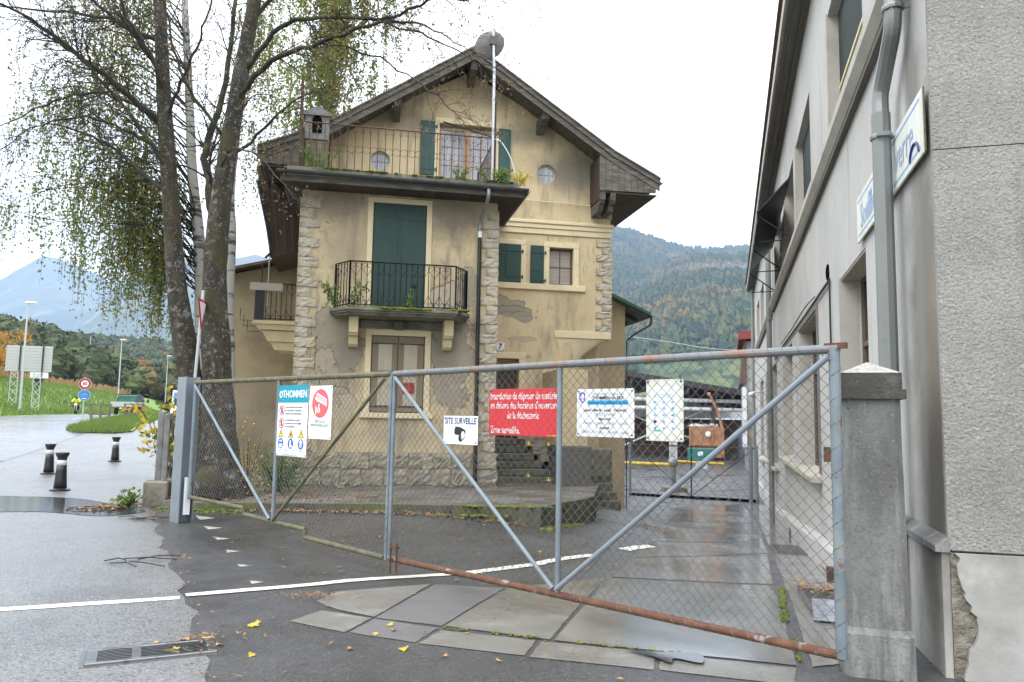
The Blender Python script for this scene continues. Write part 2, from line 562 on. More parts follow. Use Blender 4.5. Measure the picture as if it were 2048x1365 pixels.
mat("kerb_stone", (0.10, 0.095, 0.075), 0.92, layers=[('n', (0.04, 0.042, 0.03), 3, 0.42, 0.64, 0.85, 8), ('n', (0.095, 0.115, 0.022), 1.6, 0.46, 0.6, 0.85, 9), ('n', (0.2, 0.19, 0.16), 5, 0.6, 0.72, 0.6)], bump=[(20, 0.5, 0.02)])
mat("step_stone", (0.13, 0.125, 0.10), 0.8, layers=[('n', (0.055, 0.058, 0.045), 3, 0.4, 0.62, 0.85), ('n', (0.2, 0.19, 0.16), 5, 0.56, 0.72, 0.7), ('n', (0.085, 0.105, 0.028), 2.2, 0.55, 0.72, 0.7)], bump=[(20, 0.4, 0.015)])
mat("pebbledash", (0.135, 0.13, 0.12), 0.95, layers=[('n', (0.07, 0.068, 0.063), 26, 0.45, 0.6, 0.8)], bump=[(42, 1.0, 0.03)])
mat("grey_render", (0.46, 0.453, 0.437), 0.88, layers=[('n', (0.37, 0.365, 0.35), 0.6, 0.42, 0.66, 0.8, 8), ('n', (0.47, 0.465, 0.455), 1.8, 0.5, 0.7, 0.6), ('n', (0.2, 0.195, 0.185), 1.5, 0.58, 0.76, 0.65, 9, (2.6, 2.6, 0.22)), ('n', (0.22, 0.2, 0.17), 5, 0.6, 0.74, 0.6, 8, (2, 2, 0.3)), ('n', (0.24, 0.235, 0.225), 38, 0.56, 0.66, 0.4, 3),
    ('b', (0.12, 0.11, 0.096), (0, 0.35, 2.2), (1, 0.5, 2.2), 1.4, 2.2, 0.85, 0), ('b', (0.2, 0.165, 0.12), (0, 0.2, 1.6), (1, 0.2, 1.2), 1.8, 3.2, 0.7, 0), ('b', (0.07, 0.065, 0.057), (0, 0.25, 1.1), (1, 0.3, 0.9), 1.5, 3, 0.75, 0), ('b', (0.16, 0.15, 0.135), (0, 0.55, 4.4), (1, 0.2, 0.8), 1.3, 2.2, 0.7, 0), ('b', (0.22, 0.2, 0.175), (0, 0.5, 3.0), (1, 0.12, 1.2), 1.3, 2.6, 0.6, 0)],
    bump=[(60, 0.25, 0.004), (9, 0.15, 0.012)])
mat("roughcast", (0.315, 0.31, 0.292), 0.95, layers=[('n', (0.23, 0.225, 0.215), 1.3, 0.42, 0.64, 0.8, 7), ('n', (0.15, 0.147, 0.14), 1.1, 0.54, 0.72, 0.75, 8, (2.2, 2.2, 0.35)), ('n', (0.15, 0.147, 0.14), 66, 0.5, 0.62, 0.5, 4), ('n', (0.48, 0.475, 0.46), 54, 0.57, 0.68, 0.5, 4), ('n', (0.2, 0.19, 0.165), 0.9, 0.6, 0.76, 0.5)], bump=[(52, 0.9, 0.026), (110, 0.5, 0.008)])
mat("pale_plinth", (0.37, 0.368, 0.36), 0.9, layers=[('n', (0.27, 0.265, 0.25), 1.9, 0.42, 0.6, 0.85, 9), ('n', (0.44, 0.44, 0.43), 3.1, 0.55, 0.7, 0.7, 8), ('n', (0.2, 0.185, 0.155), 2.6, 0.56, 0.7, 0.65, 9), ('n', (0.22, 0.2, 0.17), 5, 0.66, 0.76, 0.5)], bump=[(12, 0.3, 0.015), (60, 0.2, 0.004)])
mat("broken_mortar", (0.16, 0.145, 0.12), 0.98, layers=[('n', (0.3, 0.28, 0.24), 12, 0.45, 0.65, 0.8)], bump=[(16, 1.0, 0.05)])
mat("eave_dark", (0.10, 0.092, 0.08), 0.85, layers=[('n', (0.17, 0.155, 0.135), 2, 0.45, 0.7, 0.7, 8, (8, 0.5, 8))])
mat("eave_light", (0.42, 0.395, 0.36), 0.85, layers=[('n', (0.3, 0.28, 0.25), 2, 0.45, 0.7, 0.7)])
mat("sill_stone", (0.42, 0.385, 0.32), 0.88, layers=[('n', (0.26, 0.245, 0.2), 3, 0.45, 0.7, 0.8, 8, (1, 0.6, 1)), ('n', (0.33, 0.3, 0.12), 4, 0.58, 0.74, 0.5)], bump=[(25, 0.3, 0.008)])
mat("roller_green", (0.026, 0.042, 0.034), 0.6)
mat("yellow_trim", (0.55, 0.5, 0.26), 0.6)
mat("pillar_concrete", (0.19, 0.19, 0.188), 0.92, layers=[('n', (0.095, 0.095, 0.092), 1.9, 0.42, 0.62, 0.9, 9, (1, 1, 0.5)), ('n', (0.3, 0.3, 0.295), 3, 0.54, 0.7, 0.75, 9, (2.4, 2.4, 0.3)), ('n', (0.085, 0.085, 0.083), 42, 0.5, 0.62, 0.35, 4), ('n', (0.33, 0.33, 0.32), 60, 0.58, 0.68, 0.3, 4), ('n', (0.04, 0.04, 0.038), 16, 0.66, 0.72, 0.85)], bump=[(60, 0.5, 0.008), (10, 0.3, 0.015)])
mat("cap_concrete", (0.06, 0.057, 0.05), 0.95, layers=[('n', (0.14, 0.13, 0.11), 9, 0.55, 0.72, 0.7), ('n', (0.1, 0.095, 0.04), 5, 0.62, 0.75, 0.5)], bump=[(50, 0.8, 0.012)])
mat("cap_top", (0.36, 0.36, 0.345), 0.95, layers=[('n', (0.17, 0.165, 0.15), 30, 0.45, 0.65, 0.7)], bump=[(55, 0.8, 0.012)])
mat("galv_blue", (0.185, 0.225, 0.255), 0.5, metal=0.25, layers=[('n', (0.125, 0.15, 0.175), 3, 0.45, 0.66, 0.8), ('n', (0.26, 0.28, 0.29), 6, 0.55, 0.7, 0.6), ('n', (0.22, 0.085, 0.03), 4.5, 0.635, 0.66, 0.95, 6), ('n', (0.33, 0.21, 0.09), 9, 0.66, 0.7, 0.7)], bump=[(30, 0.1, 0.002)])
mat("rail_top", (0.15, 0.168, 0.18), 0.55, metal=0.2, layers=[('n', (0.24, 0.115, 0.065), 3.2, 0.5, 0.6, 0.8, 8), ('n', (0.3, 0.19, 0.085), 9, 0.6, 0.68, 0.6)], bump=[(30, 0.2, 0.003)])
mat("rail_moss", (0.105, 0.1, 0.065), 0.85, layers=[('n', (0.16, 0.155, 0.075), 9, 0.45, 0.65, 0.8), ('n', (0.06, 0.05, 0.035), 5, 0.5, 0.7, 0.8)], bump=[(35, 0.4, 0.005)])
mat("rail_rust", (0.10, 0.042, 0.024), 0.8, layers=[('n', (0.17, 0.078, 0.04), 7, 0.47, 0.65, 0.8), ('n', (0.25, 0.26, 0.25), 7, 0.6, 0.64, 0.85, 8), ('n', (0.04, 0.022, 0.017), 12, 0.55, 0.7, 0.7)], bump=[(35, 0.4, 0.005)])
mat("wire", (0.14, 0.136, 0.128), 0.55, metal=0.5)
mat("steel_post", (0.215, 0.245, 0.285), 0.55, metal=0.2, layers=[('n', (0.17, 0.195, 0.225), 2, 0.45, 0.68, 0.7), ('n', (0.2, 0.11, 0.06), 6, 0.68, 0.72, 0.7)])
mat("asphalt", (0.05, 0.05, 0.052), 0.5, layers=[('n', (0.062, 0.062, 0.064), 0.8, 0.42, 0.66, 0.8, 8), ('n', (0.028, 0.029, 0.031), 1.7, 0.5, 0.7, 0.7, 8), ('n', (0.02, 0.02, 0.021), 48, 0.53, 0.62, 0.6, 3), ('n', (0.165, 0.165, 0.165), 62, 0.6, 0.67, 0.75, 3), ('n', (0.06, 0.075, 0.02), 0.7, 0.7, 0.8, 0.3)], rl=[(1.1, 0.4, 0.62, 0.27), (0.35, 0.5, 0.66, 0.2)], bump=[(60, 0.6, 0.008), (18, 0.2, 0.008)])
mat("wet_lane", (0.145, 0.145, 0.148), 0.4, layers=[('n', (0.125, 0.125, 0.127), 0.6, 0.42, 0.62, 0.8, 9), ('n', (0.055, 0.055, 0.056), 0.35, 0.55, 0.68, 0.8, 9), ('n', (0.025, 0.025, 0.026), 40, 0.52, 0.62, 0.75, 3), ('n', (0.27, 0.27, 0.272), 50, 0.57, 0.65, 0.8, 3)], rl=[(0.5, 0.42, 0.6, 0.3), (1.6, 0.55, 0.66, 0.25)], bump=[(46, 0.8, 0.012), (6, 0.15, 0.01)], spec=1.0)
mat("wet_road", (0.14, 0.14, 0.143), 0.3, layers=[('n', (0.08, 0.08, 0.082), 0.2, 0.42, 0.66, 0.8, 8)], rl=[(0.3, 0.45, 0.6, 0.2)], bump=[(14, 0.4, 0.03)], coat=(0.2, 0.3, 0.6, 0.3, 1.0, 0.2, 0.3))
mat("concrete_slab", (0.155, 0.15, 0.135), 0.5, layers=[('i', (0.155, 0.15, 0.14), 0.9), ('n', (0.125, 0.118, 0.1), 1.6, 0.42, 0.62, 0.9, 9), ('n', (0.11, 0.105, 0.095), 50, 0.55, 0.64, 0.6, 3), ('n', (0.26, 0.25, 0.225), 4, 0.52, 0.72, 0.5, 8), ('n', (0.09, 0.085, 0.075), 7, 0.66, 0.76, 0.6)], rl=[(0.9, 0.4, 0.6, 0.2)], bump=[(60, 0.4, 0.004), (9, 0.2, 0.008)])
mat("drive_slab", (0.225, 0.222, 0.215), 0.28, layers=[('i', (0.16, 0.16, 0.16), 0.8), ('n', (0.16, 0.155, 0.147), 0.8, 0.42, 0.64, 0.85, 8), ('n', (0.1, 0.098, 0.093), 45, 0.57, 0.65, 0.5, 3), ('n', (0.23, 0.23, 0.225), 3, 0.52, 0.72, 0.5, 8), ('n', (0.085, 0.08, 0.072), 6, 0.66, 0.76, 0.6)], rl=[(0.7, 0.38, 0.6, 0.1)], bump=[(60, 0.2, 0.003), (7, 0.15, 0.008)], coat=(0.5, 0.40, 0.64, 0.05, 0.85, 0.1, 0.12))
mat("patch_asphalt", (0.11, 0.105, 0.105), 0.55, layers=[('n', (0.19, 0.18, 0.178), 90, 0.55, 0.66, 0.7, 3), ('n', (0.085, 0.082, 0.082), 1.6, 0.45, 0.66, 0.8)], bump=[(100, 0.6, 0.006)])
mat("water", (0.05, 0.053, 0.057), 0.09, spec=0.6, bump=[(9, 0.12, 0.01, (1, 3, 1))])
mat("worn_paint", (0.33, 0.325, 0.30), 0.6, layers=[('n', (0.1, 0.1, 0.1), 14, 0.52, 0.62, 0.8, 6)])
mat("road_paint", (0.62, 0.60, 0.54), 0.5, layers=[('n', (0.45, 0.43, 0.38), 6, 0.5, 0.7, 0.7), ('n', (0.08, 0.08, 0.08), 22, 0.66, 0.7, 0.9, 6)], bump=[(80, 0.3, 0.003)])
mat("gravel_ground", (0.13, 0.122, 0.11), 0.95, layers=[('v', (0.25, 0.24, 0.225), 40, 0.45, 0.8, 0.8), ('n', (0.07, 0.05, 0.03), 1.4, 0.42, 0.62, 0.85, 9)], bump=[(45, 1.0, 0.03)])
mat("bank_grass", (0.13, 0.225, 0.036), 0.95, layers=[('n', (0.165, 0.235, 0.05), 0.5, 0.42, 0.62, 0.8, 8, (1, 1, 2)), ('n', (0.05, 0.095, 0.018), 1.5, 0.5, 0.7, 0.7, 8)], bump=[(5, 0.8, 0.15)])
mat("grass", (0.12, 0.205, 0.036), 0.9, layers=[('n', (0.17, 0.22, 0.06), 0.4, 0.42, 0.6, 0.8), ('n', (0.07, 0.12, 0.025), 0.25, 0.5, 0.66, 0.8), ('n', (0.14, 0.2, 0.04), 2, 0.45, 0.65, 0.6)], transl=0.3)
mat("straw", (0.33, 0.22, 0.09), 0.95, layers=[('n', (0.22, 0.13, 0.05), 1.2, 0.4, 0.65, 0.9), ('n', (0.38, 0.29, 0.15), 4, 0.5, 0.7, 0.6)], bump=[(8, 1, 0.2)])
mat("field", (0.06, 0.09, 0.03), 0.95, layers=[('n', (0.1, 0.12, 0.04), 0.02, 0.4, 0.6, 0.8)])
mat("bark", (0.024, 0.019, 0.014), 0.95, layers=[('n', (0.062, 0.055, 0.044), 5, 0.45, 0.62, 0.8, 8, (1, 1, 0.4)), ('n', (0.17, 0.165, 0.15), 9, 0.56, 0.64, 0.7, 10), ('n', (0.3, 0.295, 0.27), 4.2, 0.62, 0.67, 0.6, 10), ('n', (0.2, 0.2, 0.18), 24, 0.58, 0.64, 0.7, 7), ('n', (0.04, 0.034, 0.012), 1.5, 0.49, 0.62, 0.9, 8), ('n', (0.025, 0.02, 0.014), 4, 0.58, 0.74, 0.7, 8)], bump=[(14, 0.8, 0.04, (1, 1, 0.35)), (60, 0.5, 0.01)])
mat("branch_bark", (0.026, 0.022, 0.016), 0.95, layers=[('n', (0.085, 0.085, 0.03), 2.6, 0.5, 0.64, 0.8), ('n', (0.13, 0.12, 0.1), 6, 0.62, 0.72, 0.7)], bump=[(25, 0.6, 0.02)])
mat("twig", (0.03, 0.025, 0.02), 0.95)
mat("birch_bark", (0.34, 0.335, 0.31), 0.85, layers=[('n', (0.035, 0.032, 0.028), 2.8, 0.54, 0.6, 0.95, 7, (0.5, 0.5, 2.6)), ('n', (0.3, 0.29, 0.26), 4, 0.5, 0.7, 0.6, 7, (0.6, 0.6, 3))], bump=[(12, 0.4, 0.01, (0.5, 0.5, 3))])
mat("birch_leaf", (0.19, 0.22, 0.052), 0.7, layers=[('n', (0.25, 0.24, 0.06), 0.9, 0.42, 0.6, 0.7), ('n', (0.09, 0.125, 0.03), 1.6, 0.5, 0.66, 0.7), ('n', (0.58, 0.38, 0.05), 1.1, 0.62, 0.68, 0.8)], transl=0.6)
mat("brown_seed", (0.2, 0.125, 0.07), 0.9, transl=0.25)
mat("yellow_leaf", (0.62, 0.44, 0.045), 0.65, layers=[('i', (0.4, 0.42, 0.06), 0.8), ('n', (0.45, 0.24, 0.04), 9, 0.6, 0.7, 0.5)], transl=0.35)
mat("fallen_leaf", (0.5, 0.33, 0.06), 0.7, layers=[('i', (0.33, 0.15, 0.06), 0.9)])
mat("brown_leaf", (0.19, 0.095, 0.045), 0.85, layers=[('n', (0.36, 0.24, 0.07), 14, 0.5, 0.6, 0.8), ('n', (0.07, 0.04, 0.025), 9, 0.5, 0.7, 0.7)])
mat("green_leaf", (0.1, 0.19, 0.035), 0.7, layers=[('i', (0.17, 0.24, 0.04), 0.7), ('n', (0.06, 0.12, 0.02), 7, 0.5, 0.7, 0.7)], transl=0.35)
mat("white", (0.78, 0.79, 0.81), 0.45)
mat("panel_white", (0.74, 0.76, 0.8), 0.4, layers=[('n', (0.66, 0.68, 0.72), 3, 0.5, 0.7, 0.5)])
mat("plastic_pocket", (0.66, 0.67, 0.62), 0.3, layers=[('n', (0.55, 0.56, 0.49), 4, 0.5, 0.7, 0.6)])
mat("cyan_blue", (0.0, 0.245, 0.36), 0.4)
mat("teal_print", (0.03, 0.36, 0.38), 0.5)
mat("sky_print", (0.03, 0.39, 0.7), 0.5)
mat("sign_red", (0.62, 0.03, 0.045), 0.4)
mat("coral", (0.62, 0.10, 0.125), 0.4)
mat("coral_pale", (0.8, 0.42, 0.44), 0.4)
mat("navy", (0.015, 0.02, 0.14), 0.5)
mat("print_black", (0.012, 0.012, 0.014), 0.5)
mat("print_grey", (0.33, 0.34, 0.38), 0.5)
mat("warn_yellow", (0.75, 0.52, 0.02), 0.5)
mat("safety_blue", (0.015, 0.11, 0.42), 0.5)
mat("violet", (0.14, 0.12, 0.5), 0.5)
mat("cycle_blue", (0.05, 0.2, 0.5), 0.45)
mat("pale_blue_print", (0.25, 0.4, 0.72), 0.5)
mat("signal_red", (0.42, 0.02, 0.025), 0.45)
mat("board_faded", (0.66, 0.68, 0.66), 0.5, layers=[('n', (0.58, 0.56, 0.38), 1.6, 0.45, 0.62, 0.7, 6, (1, 3, 0.3))])
mat("letter_faded", (0.33, 0.42, 0.62), 0.6)
mat("alu", (0.42, 0.43, 0.43), 0.45, metal=0.5)
mat("lamp_pole", (0.43, 0.45, 0.47), 0.5, metal=0.3)
mat("lamp_white", (0.72, 0.73, 0.74), 0.5)
mat("rubber", (0.014, 0.014, 0.016), 0.4, layers=[('n', (0.03, 0.03, 0.032), 6, 0.5, 0.7, 0.7)], bump=[(40, 0.15, 0.003)])
mat("reflective", (0.62, 0.64, 0.66), 0.3)
mat("tyre", (0.015, 0.015, 0.015), 0.8)
mat("truck_red", (0.36, 0.03, 0.03), 0.35)
mat("tarp_green", (0.008, 0.06, 0.042), 0.8, layers=[('n', (0.014, 0.1, 0.07), 1.5, 0.45, 0.6, 0.8)])
mat("bed_silver", (0.5, 0.51, 0.52), 0.4, metal=0.5)
mat("dark_chassis", (0.02, 0.02, 0.02), 0.7)
mat("hi_vis", (0.55, 0.72, 0.06), 0.7)
mat("bike_orange", (0.62, 0.2, 0.04), 0.35)
mat("fence_wood", (0.125, 0.105, 0.075), 0.9, layers=[('n', (0.2, 0.18, 0.14), 4, 0.45, 0.65, 0.8, 6, (4, 4, 0.5))])
mat("fence_concrete", (0.2, 0.2, 0.2), 0.9, layers=[('n', (0.12, 0.12, 0.115), 6, 0.45, 0.66, 0.8)], bump=[(30, 0.5, 0.01)])
mat("tree_leaf_mass", (0.055, 0.085, 0.022), 0.9, layers=[('i', (0.07, 0.1, 0.03), 0.5)], bump=[(1.2, 0.9, 0.5)])
mat("canopy_dark", (0.035, 0.034, 0.034), 0.7, layers=[('n', (0.06, 0.058, 0.055), 1, 0.45, 0.66, 0.7)])
mat("yard_wall", (0.06, 0.036, 0.03), 0.85, layers=[('n', (0.1, 0.065, 0.05), 0.6, 0.45, 0.66, 0.8)])
mat("pale_metal", (0.62, 0.64, 0.66), 0.5)
mat("graffiti", (0.33, 0.38, 0.2), 0.8)
mat("skip_orange", (0.40, 0.2, 0.10), 0.6, layers=[('n', (0.27, 0.1, 0.05), 1.2, 0.48, 0.66, 0.8), ('n', (0.5, 0.25, 0.12), 3, 0.55, 0.7, 0.6)])
mat("teal_box", (0.02, 0.19, 0.18), 0.5)
mat("blue_bag", (0.03, 0.16, 0.42), 0.5)
mat("bag_grey", (0.13, 0.17, 0.24), 0.55, layers=[('n', (0.07, 0.09, 0.13), 3, 0.45, 0.6, 0.8)])
mat("barrier_yellow", (0.68, 0.46, 0.03), 0.5)
mat("red_roof", (0.2, 0.035, 0.03), 0.7)
mat("green_edge", (0.04, 0.13, 0.085), 0.6)
mat("tiles", (0.12, 0.075, 0.055), 0.85, layers=[('n', (0.07, 0.05, 0.04), 3, 0.45, 0.65, 0.8)])
mat("cast_iron", (0.22, 0.22, 0.225), 0.28, metal=0.8, layers=[('n', (0.1, 0.085, 0.07), 8, 0.52, 0.68, 0.8)], bump=[(50, 0.3, 0.003)])
mat("shade_and_rail_black", (0.004, 0.004, 0.004), 0.9, spec=0.0)  # near-black: paints the shade inside holes, and colours the kick rail
mat("cable_black", (0.015, 0.015, 0.015), 0.6)
# ================================================================== THE SETTING: ground, roads, hills
BA = R(15.8)
CB, SB = math.cos(BA), math.sin(BA)

def gz(x, y):
    """height of the paved ground: level by the gate, falling along the drive, rising along the main road"""
    x = np.asarray(x, float)
    y = np.asarray(y, float)
    dx, dy = x - 2.92, y - 5.2
    u = dx * CB - dy * SB
    v = dx * SB + dy * CB
    pz = np.interp(v, [0, 1.5, 3, 4.5, 6, 9, 12, 14.7, 17.4, 21.7, 26, 29, 32, 46, 60, 90, 200], [0, -.06, -.15, -.275, -.42, -.69, -.95, -1.1, -1.25, -1.41, -1.54, -1.58, -1.6, -1.4, -1.2, -1.0, -0.5])
    lo = -7 - np.maximum(0, v - 13) * .35
    zr = pz * smooth(0, 6, u - lo)
    zl = np.interp(y, [0, 22, 24, 26, 30, 42, 49, 56, 75, 200, 900], [0, 0, .04, .12, .33, 1.03, 1.18, 1.28, 1.4, 1.6, 2.0]) * smooth(-5.5, -12, x)
    return zr + zl

def g1(x, y):
    return float(gz(x, y))

def sheet(name, xs, ys, zoff, m, kind="structure", fx=None, zf=None, parent=None):
    """grid sheet lying on the ground; fx(t, y) maps the first parameter to x"""
    xs, ys = np.asarray(xs, float), np.asarray(ys, float)
    T, Y = np.meshgrid(xs, ys)
    X = fx(T, Y) if fx else T
    Z = (gz(X, Y) if zf is None else zf(X, Y, T)) + zoff
    nx, ny = len(xs), len(ys)
    V = np.stack([X, Y, Z], -1).reshape(-1, 3)
    i = np.arange(nx - 1)
    j = np.arange(ny - 1)
    a = (j[:, None] * nx + i[None, :]).reshape(-1)
    F = np.stack([a, a + 1, a + nx + 1, a + nx], -1)
    me = bpy.data.meshes.new(name)
    me.vertices.add(len(V))
    me.vertices.foreach_set("co", V.reshape(-1))
    me.loops.add(F.size)
    me.loops.foreach_set("vertex_index", F.reshape(-1))
    me.polygons.add(len(F))
    me.polygons.foreach_set("loop_start", np.arange(0, F.size, 4))
    me.polygons.foreach_set("use_smooth", np.ones(len(F), bool))
    me.materials.append(MATS[m])
    me.update(calc_edges=True)
    o = link(name, me, parent)
    if kind and parent is None:
        o["kind"] = kind
    return o

def span(*segs):
    out = []
    for a, b, st in segs:
        out += list(np.arange(a, b - 1e-6, st))
    out.append(segs[-1][1])
    return out

# base terrain out to the horizon (lies a little below the paving)
sheet("ground", span((-6500, -600, 700), (-600, -60, 60), (-60, -16, 4), (-16, 30, 1.5), (30, 90, 6), (90, 690, 60), (690, 6500, 700)),
      span((-80, -10, 10), (-10, 40, 1.5), (40, 100, 4), (100, 700, 60), (700, 7200, 650)), -0.09, "field")
# asphalt forecourt and yard
sheet("forecourt", span((-16, 8, .3), (8, 34, 1.0)), span((-14, 3, 1.0), (3, 36, .3), (36, 92, 2.0)), 0.0, "asphalt")

def seam(y):
    return np.interp(y, [-14, 0, 4.3, 5.79, 7.11, 9.05, 11.43, 14.26, 20, 60, 92], [2.0, 0.35, -1.55, -2.27, -2.9, -3.93, -5.17, -6.56, -8.5, -23.5, -36]) \
        + 0.05 * np.sin(y * 5.1) + 0.03 * np.sin(y * 13.7)

def far_edge(y):
    return -17.1 - .326 * y

sheet("side_lane", np.linspace(0, 1, 90), span((-14, 4, 1.0), (4, 30, .25), (30, 92, 1.0)), 0.004, "wet_lane",
      fx=lambda T, Y: (far_edge(Y) + 8.5) * (1 - T) + seam(Y) * T)
sheet("main_road", np.linspace(0, 1, 26), span((-40, 20, 3), (20, 100, 1.5), (100, 420, 10)), 0.012, "wet_road",
      fx=lambda T, Y: far_edge(Y) + 9.2 * T)

# embankment beyond the road, running into the fields
D = np.array([0, .6, 1.5, 3, 5, 7, 9, 11, 13, 16, 30, 80, 200, 450])
def bank_z(X, Y, T):
    d = T
    w = 0.12 * np.sin(X * .7 + Y * .3) + 0.1 * np.sin(Y * .53)
    return gz(far_edge(Y) + 0 * X, Y) + 4.0 * smooth(0.2, 13.5, d) * (1 + .03 * w) + 0.06 * w * (d > .5)
sheet("grass_bank", D, span((-40, 20, 4), (20, 130, 1.0), (130, 430, 6)), 0.014, "bank_grass", fx=lambda T, Y: far_edge(Y) - T, zf=bank_z)

# puddles: still water in shallow dips
def flat_poly(name, pts, zoff, m, parent=None, n=0, kind=None, jit=0.0):
    """polygon lying on the sloping ground, cut up finely enough to follow it"""
    P = [Vector((p[0], p[1], 0)) for p in pts]
    if n:
        Q = []
        for i in range(len(P)):
            a, b = P[i], P[(i + 1) % len(P)]
            for k in range(n):
                q = a.lerp(b, k / n)
                w = 0 if k == 0 else jit
                Q.append(q + Vector((rnd.uniform(-w, w), rnd.uniform(-w, w), 0)))
        P = Q
    c = sum(P, Vector()) / len(P)
    rings = 6
    vs, fs = [], []
    for k in range(rings):
        for p in P:
            q = c.lerp(p, 1 - k / rings)
            vs.append((q.x, q.y, g1(q.x, q.y) + zoff))
    vs.append((c.x, c.y, g1(c.x, c.y) + zoff))
    m_ = len(P)
    for k in range(rings - 1):
        for i in range(m_):
            j = (i + 1) % m_
            fs.append((k * m_ + i, k * m_ + j, (k + 1) * m_ + j, (k + 1) * m_ + i))
    for i in range(m_):
        fs.append(((rings - 1) * m_ + i, (rings - 1) * m_ + (i + 1) % m_, rings * m_))
    mb = MB()
    mb.add(vs, fs)
    o = mb.build(name, m, parent, smooth=True)
    if kind:
        o["kind"] = kind
    return o

flat_poly("puddle", catmull([(-12.5, 13.2, 0), (-10.8, 14.6, 0), (-8.4, 14.7, 0), (-6.9, 13.7, 0), (-6.0, 12.9, 0), (-6.4, 12.2, 0), (-7.6, 12.6, 0), (-9.2, 12.2, 0), (-11.5, 12.3, 0)], 5), 0.011, "water", kind="structure")
flat_poly("puddle", catmull([(0.82, 5.62, 0), (1.06, 5.56, 0), (1.34, 5.55, 0), (1.31, 5.33, 0), (1.15, 5.42, 0), (1.1, 5.32, 0), (1.02, 5.44, 0)], 4), 0.022, "water", kind="structure")

# ---- concrete paving of the entrance: each slab a piece of its own
paving = bpy.data.objects.new("paving", None)
COL.objects.link(paving)
paving["kind"] = "structure"

def slab(pts, m, up=0.005, n=7):
    P = [Vector((p[0], p[1], 0)) for p in pts]
    c = sum(P, Vector()) / len(P)
    P = [c + (p - c) * (1 - 0.005 / max(0.3, (p - c).length)) for p in P]
    if len(P) == 4:
        vs, fs = [], []
        for i in range(n + 1):
            for j in range(n + 1):
                s, t = i / n, j / n
                q = (P[0].lerp(P[1], s)).lerp(P[3].lerp(P[2], s), t)
                edge = i in (0, n) or j in (0, n)
                if edge:
                    q = q + Vector((rnd.uniform(-.006, .006), rnd.uniform(-.006, .006), 0))
                vs.append((q.x, q.y, g1(q.x, q.y) + up))
        for i in range(n):
            for j in range(n):
                a = i * (n + 1) + j
                fs.append((a, a + n + 1, a + n + 2, a + 1))
        mb = MB().add(vs, fs)
        return mb.build("slab", m, paving, smooth=True)
    return flat_poly("slab", [tuple(p) for p in P], up, m, paving, n=3, jit=.004)

slab([(-1.72, 6.26), (-1.56, 6.63), (-1.09, 6.40), (-1.22, 5.97)], "concrete_slab")
slab([(-1.70, 6.97), (-1.58, 7.38), (-0.76, 7.85), (-1.08, 6.44), (-1.45, 6.68)], "concrete_slab")
slab([(-1.07, 6.41), (-0.51, 6.20), (-0.03, 7.80), (-0.72, 7.85)], "patch_asphalt")
slab([(-1.19, 5.97), (-1.07, 6.39), (-0.53, 6.13), (-0.66, 5.74)], "patch_asphalt")
slab([(-0.64, 5.72), (-0.51, 6.08), (0.22, 5.85), (0.13, 5.47)], "concrete_slab")
slab([(0.15, 5.45), (0.25, 5.83), (1.05, 5.60), (0.97, 5.22)], "concrete_slab")
slab([(1.0, 5.22), (1.08, 5.58), (1.95, 5.31), (1.80, 4.97)], "concrete_slab")
slab([(-0.49, 6.20), (0.0, 7.84), (1.08, 8.72), (0.62, 7.0), (0.32, 5.87)], "concrete_slab")
slab([(0.35, 5.86), (1.13, 8.75), (3.0, 8.92), (1.96, 5.36)], "drive_slab", n=12)
slab([(1.16, 8.85), (1.79, 11.03), (4.62, 14.0), (3.05, 9.03)], "drive_slab", n=14)
slab([(1.81, 11.12), (2.49, 13.80), (5.80, 17.9), (4.70, 14.2)], "drive_slab", n=14)
slab([(2.52, 13.92), (3.71, 18.58), (7.36, 23.2), (5.87, 18.05)], "drive_slab", n=16)
slab([(3.78, 18.9), (5.9, 28.6), (9.3, 31.0), (7.42, 23.4)], "drive_slab", n=20)
# gutter strip between the drive and the long building
cs = [(1.99, 5.33), (2.97, 8.55), (4.62, 13.9), (5.87, 18.0), (7.36, 23.1), (9.3, 30.9)]
ws = [(2.36, 5.45), (3.72, 8.8), (5.33, 13.75), (6.5, 17.85), (7.98, 22.95), (10.1, 30.6)]
for i in range(len(cs) - 1):
    for k in range(3):
        t0, t1 = k / 3, (k + 1) / 3
        L_ = lambda A, t: (A[i][0] + (A[i + 1][0] - A[i][0]) * t, A[i][1] + (A[i + 1][1] - A[i][1]) * t)
        a, b, c_, d_ = L_(cs, t0), L_(cs, t1), L_(ws, t1), L_(ws, t0)
        a = (a[0] + .06, a[1]); b = (b[0] + .06, b[1])
        slab([a, b, c_, d_], "drive_slab", n=6)

# ---- painted markings
marks = bpy.data.objects.new("road_markings", None)
COL.objects.link(marks)
marks["kind"] = "structure"

def strip(pts, w, up, m="road_paint"):
    P = catmull([(p[0], p[1], 0) for p in pts], 8)
    vs, fs = [], []
    for i, p in enumerate(P):
        t = (P[min(i + 1, len(P) - 1)] - P[max(i - 1, 0)]).normalized()
        nn = Vector((-t.y, t.x, 0)) * (w / 2)
        for sgn in (-1, 0, 1):
            q = p + nn * (sgn * (1 + rnd.uniform(-.1, .1)))
            vs.append((q.x, q.y, g1(q.x, q.y) + up))
    for i in range(len(P) - 1):
        for k in (0, 1):
            a = i * 3 + k
            fs.append((a, a + 1, a + 4, a + 3))
    return MB().add(vs, fs).build("line", m, marks)

